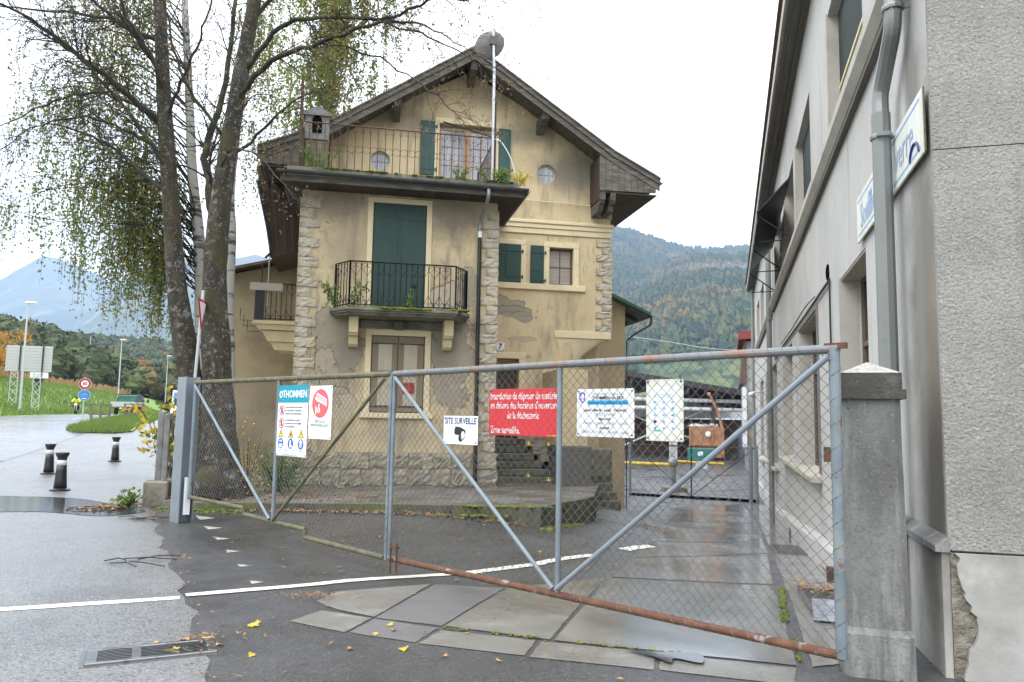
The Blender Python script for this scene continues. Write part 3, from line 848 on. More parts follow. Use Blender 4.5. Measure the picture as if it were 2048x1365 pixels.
strip([(-7.2, 5.1), (-5.6, 5.84), (-4.2, 6.42), (-2.89, 6.97)], 0.13, 0.008)
strip([(-2.88, 7.07), (-2.0, 7.56), (-1.58, 7.86), (-0.97, 8.2), (-0.46, 8.5)], 0.13, 0.009)
strip([(-0.44, 8.52), (0.26, 9.31), (0.59, 9.9), (1.19, 10.8)], 0.15, 0.01)
strip([(1.75, 11.9), (2.05, 12.5), (2.4, 13.1)], 0.2, 0.011)
for t in [[(-5.59, 13.61), (-5.2, 13.08), (-5.06, 13.3)], [(-5.02, 12.5), (-4.73, 11.99), (-4.6, 12.26)], [(-4.43, 11.36), (-4.23, 11.03), (-4.09, 11.22)],
          [(-3.94, 10.42), (-3.76, 10.14), (-3.63, 10.26)], [(-3.39, 9.43), (-3.3, 9.23), (-3.19, 9.35)], [(-2.95, 8.56), (-2.87, 8.41), (-2.77, 8.5)], [(-2.54, 7.75), (-2.47, 7.60), (-2.38, 7.7)]]:
    flat_poly("triangle", t, 0.004, "worn_paint", marks)

# ---- hills
def fbm(X, Y, s, seed=0, oct=4):
    """cheap value noise on arrays"""
    out = np.zeros_like(X)
    amp, f = 1.0, s
    r_ = np.random.RandomState(seed)
    tot = 0
    for o_ in range(oct):
        tab = r_.rand(256, 256)
        u, v = X * f, Y * f
        i, j = np.floor(u).astype(int), np.floor(v).astype(int)
        a, b = u - i, v - j
        a, b = a * a * (3 - 2 * a), b * b * (3 - 2 * b)
        g_ = lambda p, q: tab[p % 256, q % 256]
        out += amp * ((g_(i, j) * (1 - a) + g_(i + 1, j) * a) * (1 - b) + (g_(i, j + 1) * (1 - a) + g_(i + 1, j + 1) * a) * b)
        tot += amp
        amp *= .5
        f *= 2.03
    return out / tot

def blobs(X, Y, cell, seed):
    """rounded tree-crown bumps on a jittered grid, 0..1"""
    r_ = np.random.RandomState(seed)
    jx, jy, jh = r_.rand(256, 256), r_.rand(256, 256), r_.rand(256, 256)
    u, v = X / cell, Y / cell
    i, j = np.floor(u).astype(int), np.floor(v).astype(int)
    best = np.zeros_like(X)
    for a in (-1, 0, 1):
        for b in (-1, 0, 1):
            p, q = (i + a) % 256, (j + b) % 256
            d2 = (u - (i + a + jx[p, q])) ** 2 + (v - (j + b + jy[p, q])) ** 2
            best = np.maximum(best, np.sqrt(np.maximum(0, 1 - d2 / .75)) * (.55 + .45 * jh[p, q]))
    return best

FOREST = [('n', (0.02, 0.042, 0.016), 0.012, 0.45, 0.6, 0.8, 6), ('n', (0.21, 0.13, 0.035), 0.0065, 0.48, 0.62, 0.75, 9), ('v', (0.10, 0.10, 0.022), 0.075, 0.6, 0.8, 0.7), ('v', (0.010, 0.026, 0.013), 0.08, 0.5, 0.7, 0.85)]
mat("mountain_forest", (0.06, 0.09, 0.026), 0.95, layers=FOREST + [('b', (0.25, 0.23, 0.225), (600, 1780, 330), (230, 320, 24), 0.9, 0.012, 0.9, 0), ('b', (0.25, 0.23, 0.225), (470, 1640, 285), (40, 200, 14), 0.9, 0.02, 0.8, 0), ('b', (0.2, 0.2, 0.08), (560, 2750, 560), (50, 300, 12), 0.9, 0.012, 0.8, 0)])
mat("far_mountain", (0.045, 0.06, 0.03), 0.95, layers=[('n', (0.1, 0.085, 0.05), 0.0022, 0.48, 0.62, 0.8, 8), ('n', (0.2, 0.19, 0.18), 0.004, 0.6, 0.7, 0.8, 8)])
mat("wood_mass", (0.045, 0.066, 0.020), 0.95, layers=[('v', (0.085, 0.098, 0.028), 0.13, 0.4, 0.75, 0.9), ('v', (0.19, 0.105, 0.026), 0.11, 0.74, 0.84, 0.9), ('v', (0.022, 0.042, 0.016), 0.12, 0.55, 0.75, 0.8), ('n', (0.13, 0.12, 0.035), 0.9, 0.55, 0.7, 0.5)], bump=[(1.5, 1.0, 0.7)])

def heightfield(name, x0, x1, nx, y0, y1, ny, hf, m):
    return sheet(name, np.linspace(x0, x1, nx), np.linspace(y0, y1, ny), 0, m, zf=lambda X, Y, T: hf(X, Y))

def right_h(X, Y):
    A = X / Y                                    # bearing seen from the valley floor
    c1 = np.interp(A, [-.2, .02, .128, .154, .186, .225, .265, .31, .45, .7], [0, 500, 775, 750, 722, 688, 682, 690, 640, 420])
    c2 = np.interp(A, [-.2, .02, .128, .155, .174, .226, .26, .31, .45, .7], [0, 200, 316, 335, 366, 428, 442, 445, 430, 300])
    r1 = c1 * np.clip(1 - np.abs(Y - 3000) / 1900, 0, 1) ** .9
    r2 = c2 * np.clip(1 - np.abs(Y - 2000) / 1250, 0, 1) ** .85
    h = np.maximum(r1, r2)
    rough = (fbm(X, Y, 1 / 330, 3) - .5) * 70 + (fbm(X, Y, 1 / 90, 5) - .5) * 26
    h = h + rough * np.clip(h / 300, 0, 1) * .6
    return h - 6 + blobs(X, Y, 16, 9) * 15 * np.clip(h / 60, 0, 1)

heightfield("forested_mountain", -150, 1750, 330, 780, 3600, 460, right_h, "mountain_forest")

mw = MB()
mg = random.Random(77)
XS, YS = [], []
for k in range(13000):
    y = 900 + 2250 * mg.random() ** .8
    XS.append(mg.uniform(.115, .34) * y)
    YS.append(y)
HZ = right_h(np.array(XS), np.array(YS))
for x, y, z in zip(XS, YS, HZ):
    r_ = mg.uniform(4.5, 8.5)
    h = r_ * mg.uniform(1.5, 2.6)
    o_ = len(mw.v)
    for k in range(6):
        a = 1.047 * k + mg.uniform(-.3, .3)
        q = r_ * mg.uniform(.7, 1.15)
        mw.v.append((x + q * math.cos(a), y + q * math.sin(a), z + h * mg.uniform(.15, .4)))
    for k in range(3):
        a = 2.09 * k + mg.uniform(-.4, .4)
        mw.v.append((x + r_ * .45 * math.cos(a), y + r_ * .45 * math.sin(a), z + h * mg.uniform(.75, 1.05)))
    mw.v.append((x, y, z - 4))
    for k in range(6):
        j = (k + 1) % 6
        mw.f.append([o_ + k, o_ + j, o_ + 6 + (j // 2) % 3])
        mw.f.append([o_ + 9, o_ + j, o_ + k])
        if k % 2 == 0:
            mw.f.append([o_ + k, o_ + 6 + ((k + 1) // 2) % 3, o_ + 6 + (k // 2 + 2) % 3])
    mw.f.append([o_ + 6, o_ + 7, o_ + 8])
mw.mi = [0] * len(mw.f)
o = mw.build("mountain_wood", "mountain_forest", None, kind="stuff")
o["label"] = "autumn forest covering the mountain between the house and the grey building"

def left_h(X, Y):
    A = X / Y
    a = np.interp(A, [-1.2, -.9, -.75, -.668, -.624, -.605, -.585, -.555, -.52, -.5, -.3], [500, 560, 800, 1070, 1225, 1240, 1200, 1125, 1010, 880, 300])
    b = np.interp(A, [-.62, -.55, -.515, -.486, -.44, -.40, -.362, -.343, -.32, -.28, -.1, .1], [300, 640, 790, 865, 880, 900, 950, 968, 950, 900, 700, 500])
    r1 = a * np.clip(1 - np.abs(Y - 6000) / 1900, 0, 1) ** .85
    r2 = b * np.clip(1 - np.abs(Y - 4500) / 1900, 0, 1) ** .85
    h = np.maximum(r1, r2)
    return h - 8 + ((fbm(X, Y, 1 / 520, 13) - .5) * 150 + (fbm(X, Y, 1 / 120, 15) - .5) * 50) * np.clip(h / 500, 0, 1)

heightfield("blue_mountain", -5600, 700, 190, 2700, 7000, 130, left_h, "far_mountain")

def hill_h(X, Y):
    A = X / Y
    n = np.interp(A, [-1.3, -1.0, -.8, -.668, -.61, -.57, -.54, -.50, -.46, -.42, -.35], [22, 26, 29, 27, 26, 20, 14, 10, 5, 1, 0])
    f_ = np.interp(A, [-.9, -.7, -.6, -.56, -.5, -.45, -.41, -.3, -.1], [60, 66, 70, 76, 72, 68, 72, 60, 30])
    return np.maximum(n * np.clip(1 - np.abs(Y - 330) / 150, 0, 1) ** .7, f_ * np.clip(1 - np.abs(Y - 900) / 420, 0, 1) ** .7) + 3.0
heightfield("wooded_hill", -900, 60, 110, 170, 1330, 120, hill_h, "wood_mass")

hill_mb = MB()
rg = random.Random(3)
def hill_tree(x, y, s):
    z = float(hill_h(np.array([x]), np.array([y]))[0])
    hgt = s * rg.uniform(.8, 1.25)
    for k in range(4):
        c = (x + rg.uniform(-.3, .3) * s, y + rg.uniform(-.3, .3) * s, z + hgt * rg.uniform(.3, .75))
        r_ = s * rg.uniform(.22, .36)
        hill_mb.ball(c, (r_, r_, r_ * rg.uniform(.8, 1.15)), 6, 5, 0.22, rg)
        for j in range(26):
            v = Vector((rg.gauss(0, 1), rg.gauss(0, 1), rg.gauss(.2, 1))).normalized() * r_ * rg.uniform(.9, 1.3)
            p = Vector(c) + v
            a = Vector((rg.gauss(0, 1), rg.gauss(0, 1), rg.gauss(0, 1))).normalized() * s * rg.uniform(.05, .1)
            b = Vector((rg.gauss(0, 1), rg.gauss(0, 1), rg.gauss(0, 1))).normalized() * s * rg.uniform(.05, .1)
            hill_mb.add([p - a, p - b, p + a, p + b], [(0, 1, 2, 3)])
for k in range(520):
    a = rg.uniform(-.76, -.37)
    y = 195 + 145 * rg.random() ** .8
    hill_tree(a * y, y, rg.uniform(7, 11))
for k in range(560):
    a = rg.uniform(-.66, -.33)
    y = 560 + 350 * rg.random()
    hill_tree(a * y, y, rg.uniform(11, 17))
w = hill_mb.build("hillside_wood", "wood_mass", smooth=False, kind="stuff")
w["label"] = "autumn wood covering the low hills behind the main road"

# ---- haze
hz = bpy.data.materials.new("haze")
hz.use_nodes = True
hn = hz.node_tree.nodes
for q in list(hn):
    if q.type == 'BSDF_PRINCIPLED':
        hn.remove(q)
pv = hn.new("ShaderNodeVolumePrincipled")
pv.inputs["Color"].default_value = (0.52, 0.70, 1.0, 1)
pv.inputs["Density"].default_value = 0.00012
pv.inputs["Anisotropy"].default_value = 0.0
hz.node_tree.links.new(pv.outputs[0], hn["Material Output"].inputs["Volume"])
MATS["haze"] = hz
MB().box(-6700, 6700, -150, 7400, -12, 1500).build("haze", "haze", kind="stuff")
# ================================================================== THE OLD HOUSE (local axes: x along the front, y back, z up)
HA = R(11.2)
house = thing("old_house", "derelict tan house with green shutters, stone quoins and wide timber gable roof", "house", (-4.70, 16.6, 0), HA)

def hw(u, v):
    return (-4.70 + u * math.cos(HA) - v * math.sin(HA), 16.6 + u * math.sin(HA) + v * math.cos(HA))

HRU = random.Random(21)
# --- main body with gable
body = MB().prism([(0.02, -2.0), (7.95, -2.0), (7.95, 8.62), (4.0, 10.86), (0.02, 8.62)], lambda a, b, d: (a, d, b), 2.4, 10.4).build("wall", "wall_main", house)
cut = MB()
cut.box(6.23, 6.92, 2.3, 2.62, 5.21, 6.22)
cut.box(4.50, 5.46, 2.3, 2.75, 1.13, 3.2)
cut.box(3.20, 4.74, 2.3, 2.62, 7.3, 9.38)
for cx in (1.70, 6.14):
    cut.lathe([(0.26, 2.3), (0.26, 2.6)], 24, (cx, 0, 8.23), 'y')
# chamfered corner under the squinch at the right
cut.prism([(6.75, 2.3), (8.2, 2.3), (8.2, 3.55)], lambda a, b, d: (a, b, d), -2.2, 3.78)
carve(body, cut)
# --- bay
bay = MB().box(0, 4.4, 0, 2.41, -0.8, 6.62).build("wall", "wall_bay", house, label="patched bay wall of the old house with peeling plaster")
cut = MB()
cut.box(1.62, 2.80, -0.1, 0.12, 1.72, 3.43)
cut.box(1.55, 2.76, -0.1, 0.10, 3.9, 6.44)
carve(bay, cut)

# --- rough-faced stones
def rough_stone(w, d, h, seed, nx=5, nz=3, amp=0.02, edge=.006):
    r_ = random.Random(seed)
    mb = MB()
    vs, fs = [], []
    for j in range(nz + 1):
        for i in range(nx + 1):
            x, z = w * i / nx, h * j / nz
            e = i in (0, nx) or j in (0, nz)
            y = -r_.uniform(0, amp) - (r_.uniform(0, amp) if (not e and r_.random() < .4) else 0)
            jj = edge if e else .014
            vs.append((x + r_.uniform(-jj, jj), y, z + r_.uniform(-jj, jj)))
    for j in range(nz):
        for i in range(nx):
            a = j * (nx + 1) + i
            fs.append((a, a + 1, a + nx + 2, a + nx + 1))
    n0 = len(vs)
    ring = [i for i in range(nx + 1)] + [j * (nx + 1) + nx for j in range(1, nz + 1)] + [nz * (nx + 1) + i for i in range(nx - 1, -1, -1)] + [j * (nx + 1) for j in range(nz - 1, 0, -1)]
    for i in ring:
        x, y, z = vs[i]
        vs.append((x, d, z))
    k = len(ring)
    for i in range(k):
        j = (i + 1) % k
        fs.append((ring[j], ring[i], n0 + i, n0 + j))
    mb.add(vs, fs)
    me = bpy.data.meshes.new("quoin_stone")
    me.from_pydata([tuple(p) for p in mb.v], [], mb.f)
    return me

CH = 0.2215
long_m = [rough_stone(0.44, 0.30, CH - .012, 100 + k, 6, 4, .018) for k in range(5)]
short_m = [rough_stone(0.27, 0.30, CH - .012, 200 + k, 4, 4, .018) for k in range(5)]
for me in long_m + short_m:
    me.materials.append(MATS["quoin_stone"])
for k in range(25):
    z = 0.90 + k * CH
    big = k % 2 == 0
    link("quoin", (long_m if big else short_m)[k % 5], house, (-0.035, -0.022, z))
    me = (short_m if big else long_m)[(k + 2) % 5]
    wq = 0.27 if big else 0.44
    link("quoin", me, house, (4.435 - wq, -0.022, z))
for k in range(17):
    z = 3.98 + k * 0.194
    if 6.5 < z < 6.95:
        continue
    big = k % 2 == 0
    o = link("quoin", (long_m if big else short_m)[(k + 1) % 5], house, (7.985 - (.44 if big else .27), 2.378, z))
    o.scale = (1, 1, 0.182 / (CH - .012))

# --- rubble plinth of the bay: stones laid in a mortar bed
plinth = MB().box(-0.06, 4.46, -0.06, 2.3, -1.0, 0.86).build("plinth", "mortar", house)
z0 = -0.25
for row, hh in enumerate((0.40, 0.38, 0.34)):
    x = -0.09
    while x < 4.40:
        wd = HRU.uniform(.34, .62)
        if x + wd > 4.25:
            wd = 4.49 - x
        h2 = hh * HRU.uniform(.9, 1.0)
        me = rough_stone(wd - .035, 0.2, h2 - .03, HRU.randint(0, 9999), 7, 5, 0.026, .03)
        me.name = "plinth_stone"
        me.materials.append(MATS["rubble"])
        link("plinth_stone", me, plinth, (x + .015, -0.085, z0 + HRU.uniform(0, .02)))
        x += wd
    z0 += hh
# --- openings of the bay
def surround(u0, u1, z0, z1, w, y, parent, name="surround", bottom=True, m="cream", proud=.03, top_w=None):
    mb = MB()
    tw = top_w or w
    mb.cbox(u0 - w, u0, y - proud, y + .1, z0, z1, .006)
    mb.cbox(u1, u1 + w, y - proud, y + .1, z0, z1, .006)
    mb.cbox(u0 - w - .001, u1 + w + .001, y - proud - .004, y + .1, z1 + .001, z1 + tw, .006)
    if bottom:
        mb.cbox(u0 - w - .08, u1 + w + .08, y - proud - .05, y + .1, z0 - .12, z0 - .001, .01)
    return mb.build(name, m, parent)

surround(1.56, 2.76, 3.95, 6.44, 0.12, 0, house, bottom=False)
surround(1.62, 2.80, 1.72, 3.43, 0.13, 0, house)

def shutter(u0, u1, y, z0, z1, m, parent, boards=1, straps=(.12, .88), hinge=-1, panel=None, th=.035, strap_m=None):
    mb = MB()
    w = (u1 - u0) / boards
    for k in range(boards):
        mb.cbox(u0 + k * w + .002, u0 + (k + 1) * w - .002, y, y + th, z0, z1, .006)
    s = mb.build("shutter", m, parent)
    for t in straps:
        st = MB()
        zz = z0 + (z1 - z0) * t
        st.box(u0 - (.05 if hinge < 0 else -.02), u1 + (.05 if hinge > 0 else -.02), y - .012, y - .001, zz - .014, zz + .014)
        hx = u0 - .045 if hinge < 0 else u1 + .045
        st.lathe([(.02, zz - .04), (.02, zz + .04)], 8, (hx, y - .015, 0))
        st.build("strap_hinge", strap_m or m, s)
    if panel:
        pm = MB()
        for (a, b, c, d) in panel:
            pm.cbox(a, b, y - .008, y + .01, c, d, .006)
        pm.build("panel", "shutter_panel", s)
    return s

shutter(1.575, 2.15, 0.005, 3.95, 6.43, "shutter_green", house, 1, (.885, .35), -1)
shutter(2.165, 2.745, 0.005, 3.95, 6.43, "shutter_green", house, 1, (.86, .35), 1)
MB().box(2.125, 2.185, -0.018, 0.004, 3.95, 6.43).build("astragal", "shutter_green", house)
shutter(1.635, 2.20, 0.02, 1.74, 3.42, "shutter_beige", house, 1, (.9, .07), -1, [(1.78, 2.08, 2.65, 3.27), (1.78, 2.08, 1.88, 2.52)], strap_m="rusty_iron")
shutter(2.215, 2.785, 0.02, 1.74, 3.42, "shutter_beige", house, 1, (.9, .07), 1, [(2.34, 2.64, 2.65, 3.27), (2.34, 2.64, 1.88, 2.52)], strap_m="rusty_iron")
# beam between the corbels above the lower window
MB().cbox(1.35, 3.15, -0.07, 0.05, 3.585, 3.76, .02).build("beam", "mossy_stone", house)
MB().cbox(2.1, 2.32, -0.16, 0.02, 3.56, 3.75, .03).build("keystone", "mossy_stone", house)
# corbels
def corbel(u, w=.2):
    prof = [(0, 3.14), (-.10, 3.14), (-.20, 3.2), (-.26, 3.34), (-.40, 3.38), (-.42, 3.42), (-.47, 3.43), (-.50, 3.6), (-.52, 3.765), (0, 3.765)]
    MB().prism(prof, lambda a, b, d: (d, a, b), u - w / 2, u + w / 2).build("corbel", "cream", house)
corbel(1.22)
corbel(3.28)
# balcony slab
bp = [(0.70, 0.0), (0.70, -0.42), (1.06, -0.95), (3.40, -0.95), (3.74, -0.42), (3.74, 0.0)]
bal = thing_part = MB()
def poly_scale(p, k):
    return [(2.22 + (a - 2.22) * (1 + k / 1.5), b * (1 + k / .95)) for a, b in p]
bal.prism(poly_scale(bp, -.10), lambda a, b, d: (a, b, d), 3.77, 3.815)
bal.prism(poly_scale(bp, -.04), lambda a, b, d: (a, b, d), 3.815, 3.86)
bal.prism(bp, lambda a, b, d: (a, b, d), 3.86, 3.93)
balcony = bal.build("balcony", "mossy_stone", house)

def bumpy_moss(name, parent, pts, r, n, seed, up=.03):
    rg_ = random.Random(seed)
    mb = MB()
    for k in range(n):
        p = rg_.choice(pts) if not callable(pts) else pts(rg_)
        q = r * rg_.uniform(.4, 1.2)
        mb.ball((p[0], p[1], p[2]), (q, q, q * .45), 6, 4, .25, rg_)
    o = mb.build(name, "moss", parent)
    o["kind"] = "stuff"
    return o
bumpy_moss("moss", balcony, lambda g: (g.uniform(1.1, 3.66), -.93 + g.uniform(0, .12) + max(0, 0), 3.935), .055, 120, 5)
bumpy_moss("moss", balcony, lambda g: (g.triangular(1.5, 3.0, 2.3), -.95 + g.uniform(-.03, .04), 3.91), .05, 60, 6)

def scroll(cx, cz, s, flip, n=14):
    """C-scroll in the (a,z) plane"""
    out = []
    for k in range(n):
        t = k / (n - 1)
        a = math.pi * (0.5 + 1.75 * t)
        r_ = s * (1 - .55 * t)
        out.append((cx + flip * math.cos(a) * r_ * -1, cz + math.sin(a) * r_))
    return out

BAR = {}
def railing(parent, runs, z0, z1, step, name="railing", m="wrought_iron", style='heart', th=.009):
    """runs: list of ((x,y),(x,y)). Railing is a part, each bar a sub-part"""
    mb = MB()
    for (p, q) in runs:
        mb.tube([(p[0], p[1], z1), (q[0], q[1], z1)], .017, 4)
        mb.tube([(p[0], p[1], z0 + .05), (q[0], q[1], z0 + .05)], .012, 4)
    r = mb.build(name, m, parent)
    key = (round(z0, 3), round(z1, 3), m)
    if key not in BAR:
        b = MB()
        b.tube([(0, 0, 0), (0, 0, z1 - z0)], th, 4)
        me = bpy.data.meshes.new("bar")
        me.from_pydata([tuple(v) for v in b.v], [], b.f)
        me.materials.append(MATS[m])
        b2 = MB()
        b2.tube([(0, 0, 0), (0, 0, z1 - z0)], .02, 4)
        me2 = bpy.data.meshes.new("post")
        me2.from_pydata([tuple(v) for v in b2.v], [], b2.f)
        me2.materials.append(MATS[m])
        BAR[key] = (me, me2)
    sc = MB()
    H_ = z1 - z0
    for (p, q) in runs:
        P, Q = Vector((p[0], p[1], 0)), Vector((q[0], q[1], 0))
        L_ = (Q - P).length
        n = max(2, round(L_ / step))
        for k in range(n + 1):
            c = P.lerp(Q, k / n)
            end = k in (0, n)
            link("post" if end else "bar", BAR[key][1 if end else 0], r, (c.x, c.y, z0))
        D_ = (Q - P) / n
        f = lambda a, z: tuple(P + D_ * a + Vector((0, 0, z)))
        if style == 'heart':
            for k in range(0, n, 2):
                if k + 2 > n:
                    break
                hz_ = z0 + H_ * .68
                for s_ in (-1, 1):
                    sc.tube([f(k + 1, hz_), f(k + 1 + s_ * .95, z0 + H_ * .86), f(k + 1 + s_ * .9, z0 + H_ * .93)], .006, 3)
                    sc.tube([f(a, z) for a, z in scroll(k + 1 + s_ * .5, z0 + H_ * .91, .06 / 1, s_) ] if False else [tuple(P + D_ * (k + 1) + (D_.normalized() * (s_ * (.055 + .05 * math.cos(t_)))) + Vector((0, 0, z0 + H_ * .915 + .045 * math.sin(t_)))) for t_ in [i * .55 for i in range(10)]], .006, 3)
                    sc.tube([f(k + 1, z0 + .06), f(k + 1 + s_ * .98, z0 + H_ * .3)], .006, 3)
                    sc.tube([tuple(P + D_ * (k + 1) + (D_.normalized() * (s_ * (.05 + .045 * math.cos(t_)))) + Vector((0, 0, z0 + .1 + .045 * math.sin(t_)))) for t_ in [i * .55 for i in range(10)]], .006, 3)
                for t_ in range(6):
                    zz = z0 + H_ * (.42 + .04 * t_)
                    sc.ball(f(k + 1, zz), .014, 5, 4)
        elif style == 'rings':
            for k in range(n):
                cc = P + D_ * (k + .5)
                rr = D_.length * .5
                dn = D_.normalized()
                sc.tube([tuple(cc + dn * (rr * math.cos(t)) + Vector((0, 0, z0 + H_ * .5 + rr * math.sin(t)))) for t in [2 * math.pi * i / 12 for i in range(13)]], .006, 3, False)
                sc.tube([f(k, z0 + H_ * .84), f(k + .28, z0 + H_ * .9)], .005, 3)
                sc.tube([f(k, z0 + H_ * .84), f(k - .28, z0 + H_ * .9)], .005, 3)
                for t_ in range(3):
                    sc.ball(f(k, z0 + H_ * (.2 + .12 * t_)), .013, 4, 3)
    if sc.v:
        o = sc.build("scrollwork", m, r)
        o["kind"] = "stuff"
    return r

rp = [(a * 1, b) for a, b in [(0.80, -0.02), (0.80, -0.40), (1.11, -0.87), (3.36, -0.87), (3.66, -0.40), (3.66, -0.02)]]
rail = railing(house, [(rp[0], rp[1]), (rp[1], rp[2]), (rp[2], rp[3]), (rp[3], rp[4]), (rp[4], rp[5])], 3.93, 4.90, 0.118)
ro = MB()
for k in range(8):
    a = k * math.pi / 4
    ro.ball((2.45 + .045 * math.cos(a), -.875, 4.42 + .045 * math.sin(a)), (.03, .012, .03), 6, 4)
ro.ball((2.45, -.885, 4.42), .03, 6, 4)
ro.build("rosette", "wrought_iron", rail)

# --- terrace roof over the bay
tr = MB()
tr.box(-0.40, 4.86, -0.66, 2.39, 6.66, 6.74)
terrace = tr.build("terrace_roof", "dark_wood", house)
MB().box(-0.30, 4.78, -0.60, 2.38, 6.742, 6.95).build("terrace_deck", "mossy_stone", terrace)
MB().prism([(-.64, 6.60), (-.60, 6.60), (-.60, 6.735), (-.64, 6.735)], lambda a, b, d: (d, a - .03, b), -0.42, 4.88).build("fascia", "old_wood", terrace)
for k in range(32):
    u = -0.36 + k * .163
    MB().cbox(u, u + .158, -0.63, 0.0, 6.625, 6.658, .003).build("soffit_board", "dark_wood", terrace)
# half-round gutter along the front and the right return
g = MB()
def gutter_run(mb, pts, r_=.075):
    P = [Vector(p) for p in pts]
    rows = []
    for i, p in enumerate(P):
        t = (P[min(i + 1, len(P) - 1)] - P[max(i - 1, 0)]).normalized()
        nrm = Vector((t.y, -t.x, 0)).normalized()
        rows.append([p + nrm * (r_ * math.cos(a)) + Vector((0, 0, r_ * math.sin(a))) for a in [math.pi + math.pi * k / 8 for k in range(9)]] +
                    [p + nrm * (r_ * .86 * math.cos(a)) + Vector((0, 0, r_ * .86 * math.sin(a))) for a in [2 * math.pi - math.pi * k / 8 for k in range(9)]])
    n = 18
    vs = [q for r2 in rows for q in r2]
    fs = []
    for i in range(len(P) - 1):
        for k in range(n):
            fs.append((i * n + k, i * n + (k + 1) % n, (i + 1) * n + (k + 1) % n, (i + 1) * n + k))
    fs.append(list(range(n)))
    fs.append([(len(P) - 1) * n + k for k in range(n)][::-1])
    mb.add(vs, fs)
gutter_run(g, [(-0.5, -0.76, 6.80), (4.96, -0.76, 6.77)])
gutter_run(g, [(4.955, -0.70, 6.77), (4.955, 2.36, 6.77)])
g.build("gutter", "gutter", terrace)
bumpy_moss("moss", terrace, lambda q: (q.uniform(.5, 4.6), -.62 + q.uniform(0, .12), 6.95), .06, 110, 8)
# downpipe of the bay: grey swan-neck, then black pipe
dp = MB()
dp.tube(catmull([(4.05, -.76, 6.72), (4.05, -.76, 6.55), (4.03, -.55, 6.38), (3.99, -.2, 6.22), (3.98, -.09, 6.08), (3.98, -.09, 5.86)], 5), .042, 8)
dp.build("downpipe_neck", "zinc", house)
MB().tube([(3.98, -.09, 5.9), (3.98, -.09, 1.6), (3.98, -.12, .9), (3.98, -.15, -.2)], .046, 8).build("downpipe", "black_pipe", house)
MB().tube([(3.98, -.09, 5.76), (3.98, -.09, 5.9)], .05, 8).build("pipe_collar", "white", house)

# --- cornice band on the main wall and fascia wire
cn = MB()
cn.cbox(4.42, 8.02, 2.30, 2.45, 6.83, 6.93, .02)
cn.cbox(4.42, 7.99, 2.33, 2.45, 6.71, 6.828, .015)
cn.cbox(4.42, 7.97, 2.36, 2.45, 6.56, 6.708, .01)
cn.build("cornice", "cream", house)
MB().tube([(4.5, 2.33, 7.46), (6.2, 2.33, 7.44), (8.0, 2.33, 7.40)], .014, 4).build("conduit", "cream", house)

# --- main wall: small window, closed shutters, door
surround(6.24, 6.91, 5.21, 6.22, 0.15, 2.4, house, bottom=False)
MB().cbox(4.42, 7.24, 2.33, 2.48, 5.05, 5.208, .01).build("sill", "cream", house)
def window(u0, u1, y, z0, z1, parent, m, nx=2, nz=2, glass="glass", fw=.045, bar=.022):
    mb = MB()
    mb.box(u0, u0 + fw, y, y + .05, z0, z1)
    mb.box(u1 - fw, u1, y, y + .05, z0, z1)
    mb.box(u0 + fw, u1 - fw, y, y + .05, z0, z0 + fw)
    mb.box(u0 + fw, u1 - fw, y, y + .05, z1 - fw, z1)
    for k in range(1, nx):
        x = u0 + (u1 - u0) * k / nx
        mb.box(x - bar / 2, x + bar / 2, y + .004, y + .045, z0 + fw, z1 - fw)
    for k in range(1, nz):
        z = z0 + (z1 - z0) * k / nz
        mb.box(u0 + fw, u1 - fw, y + .007, y + .042, z - bar / 2, z + bar / 2)
    f = mb.build("window", m, parent)
    for i in range(nx):
        for k in range(nz):
            a, b = u0 + (u1 - u0) * i / nx, u0 + (u1 - u0) * (i + 1) / nx
            c, d = z0 + (z1 - z0) * k / nz, z0 + (z1 - z0) * (k + 1) / nz
            tl = HRU.uniform(-.004, .004)
            MB().poly([(a, y + .026 + tl, c), (b, y + .026, c), (b, y + .026 - tl, d), (a, y + .026, d)]).build("pane", glass, f)
    return f
window(6.24, 6.91, 2.55, 5.22, 6.21, house, "frame_brown", 2, 2, "glass_blind")
surround(4.45, 5.47, 5.21, 6.24, 0.13, 2.4, house, bottom=False)
shutter(4.46, 5.04, 2.36, 5.22, 6.24, "shutter_green", house, 1, (.82, .15), -1)
shutter(5.05, 5.46, 2.36, 5.22, 6.24, "shutter_green", house, 1, (.82, .15), 1)
so = shutter(5.72, 6.08, 2.34, 5.17, 6.24, "shutter_green", house, 1, (.82, .12), 1)
MB().box(5.8, 5.99, 2.325, 2.338, 5.56, 5.585).build("handle", "shutter_green", so)
surround(4.52, 5.46, 1.13, 3.2, 0.17, 2.4, house, bottom=False)
door = MB().cbox(4.5, 5.46, 2.68, 2.73, 1.13, 3.0, .008).build("door", "door_brown", house)
for i in range(2):
    for k in range(3):
        MB().box(4.52 + i * .19, 4.69 + i * .19, 2.665, 2.679, 1.9 + k * .33, 2.18 + k * .33).build("pane", "glass_blind", door)
MB().box(4.93, 4.96, 2.66, 2.679, 1.13, 3.0).build("door_edge", "frame_brown", door)
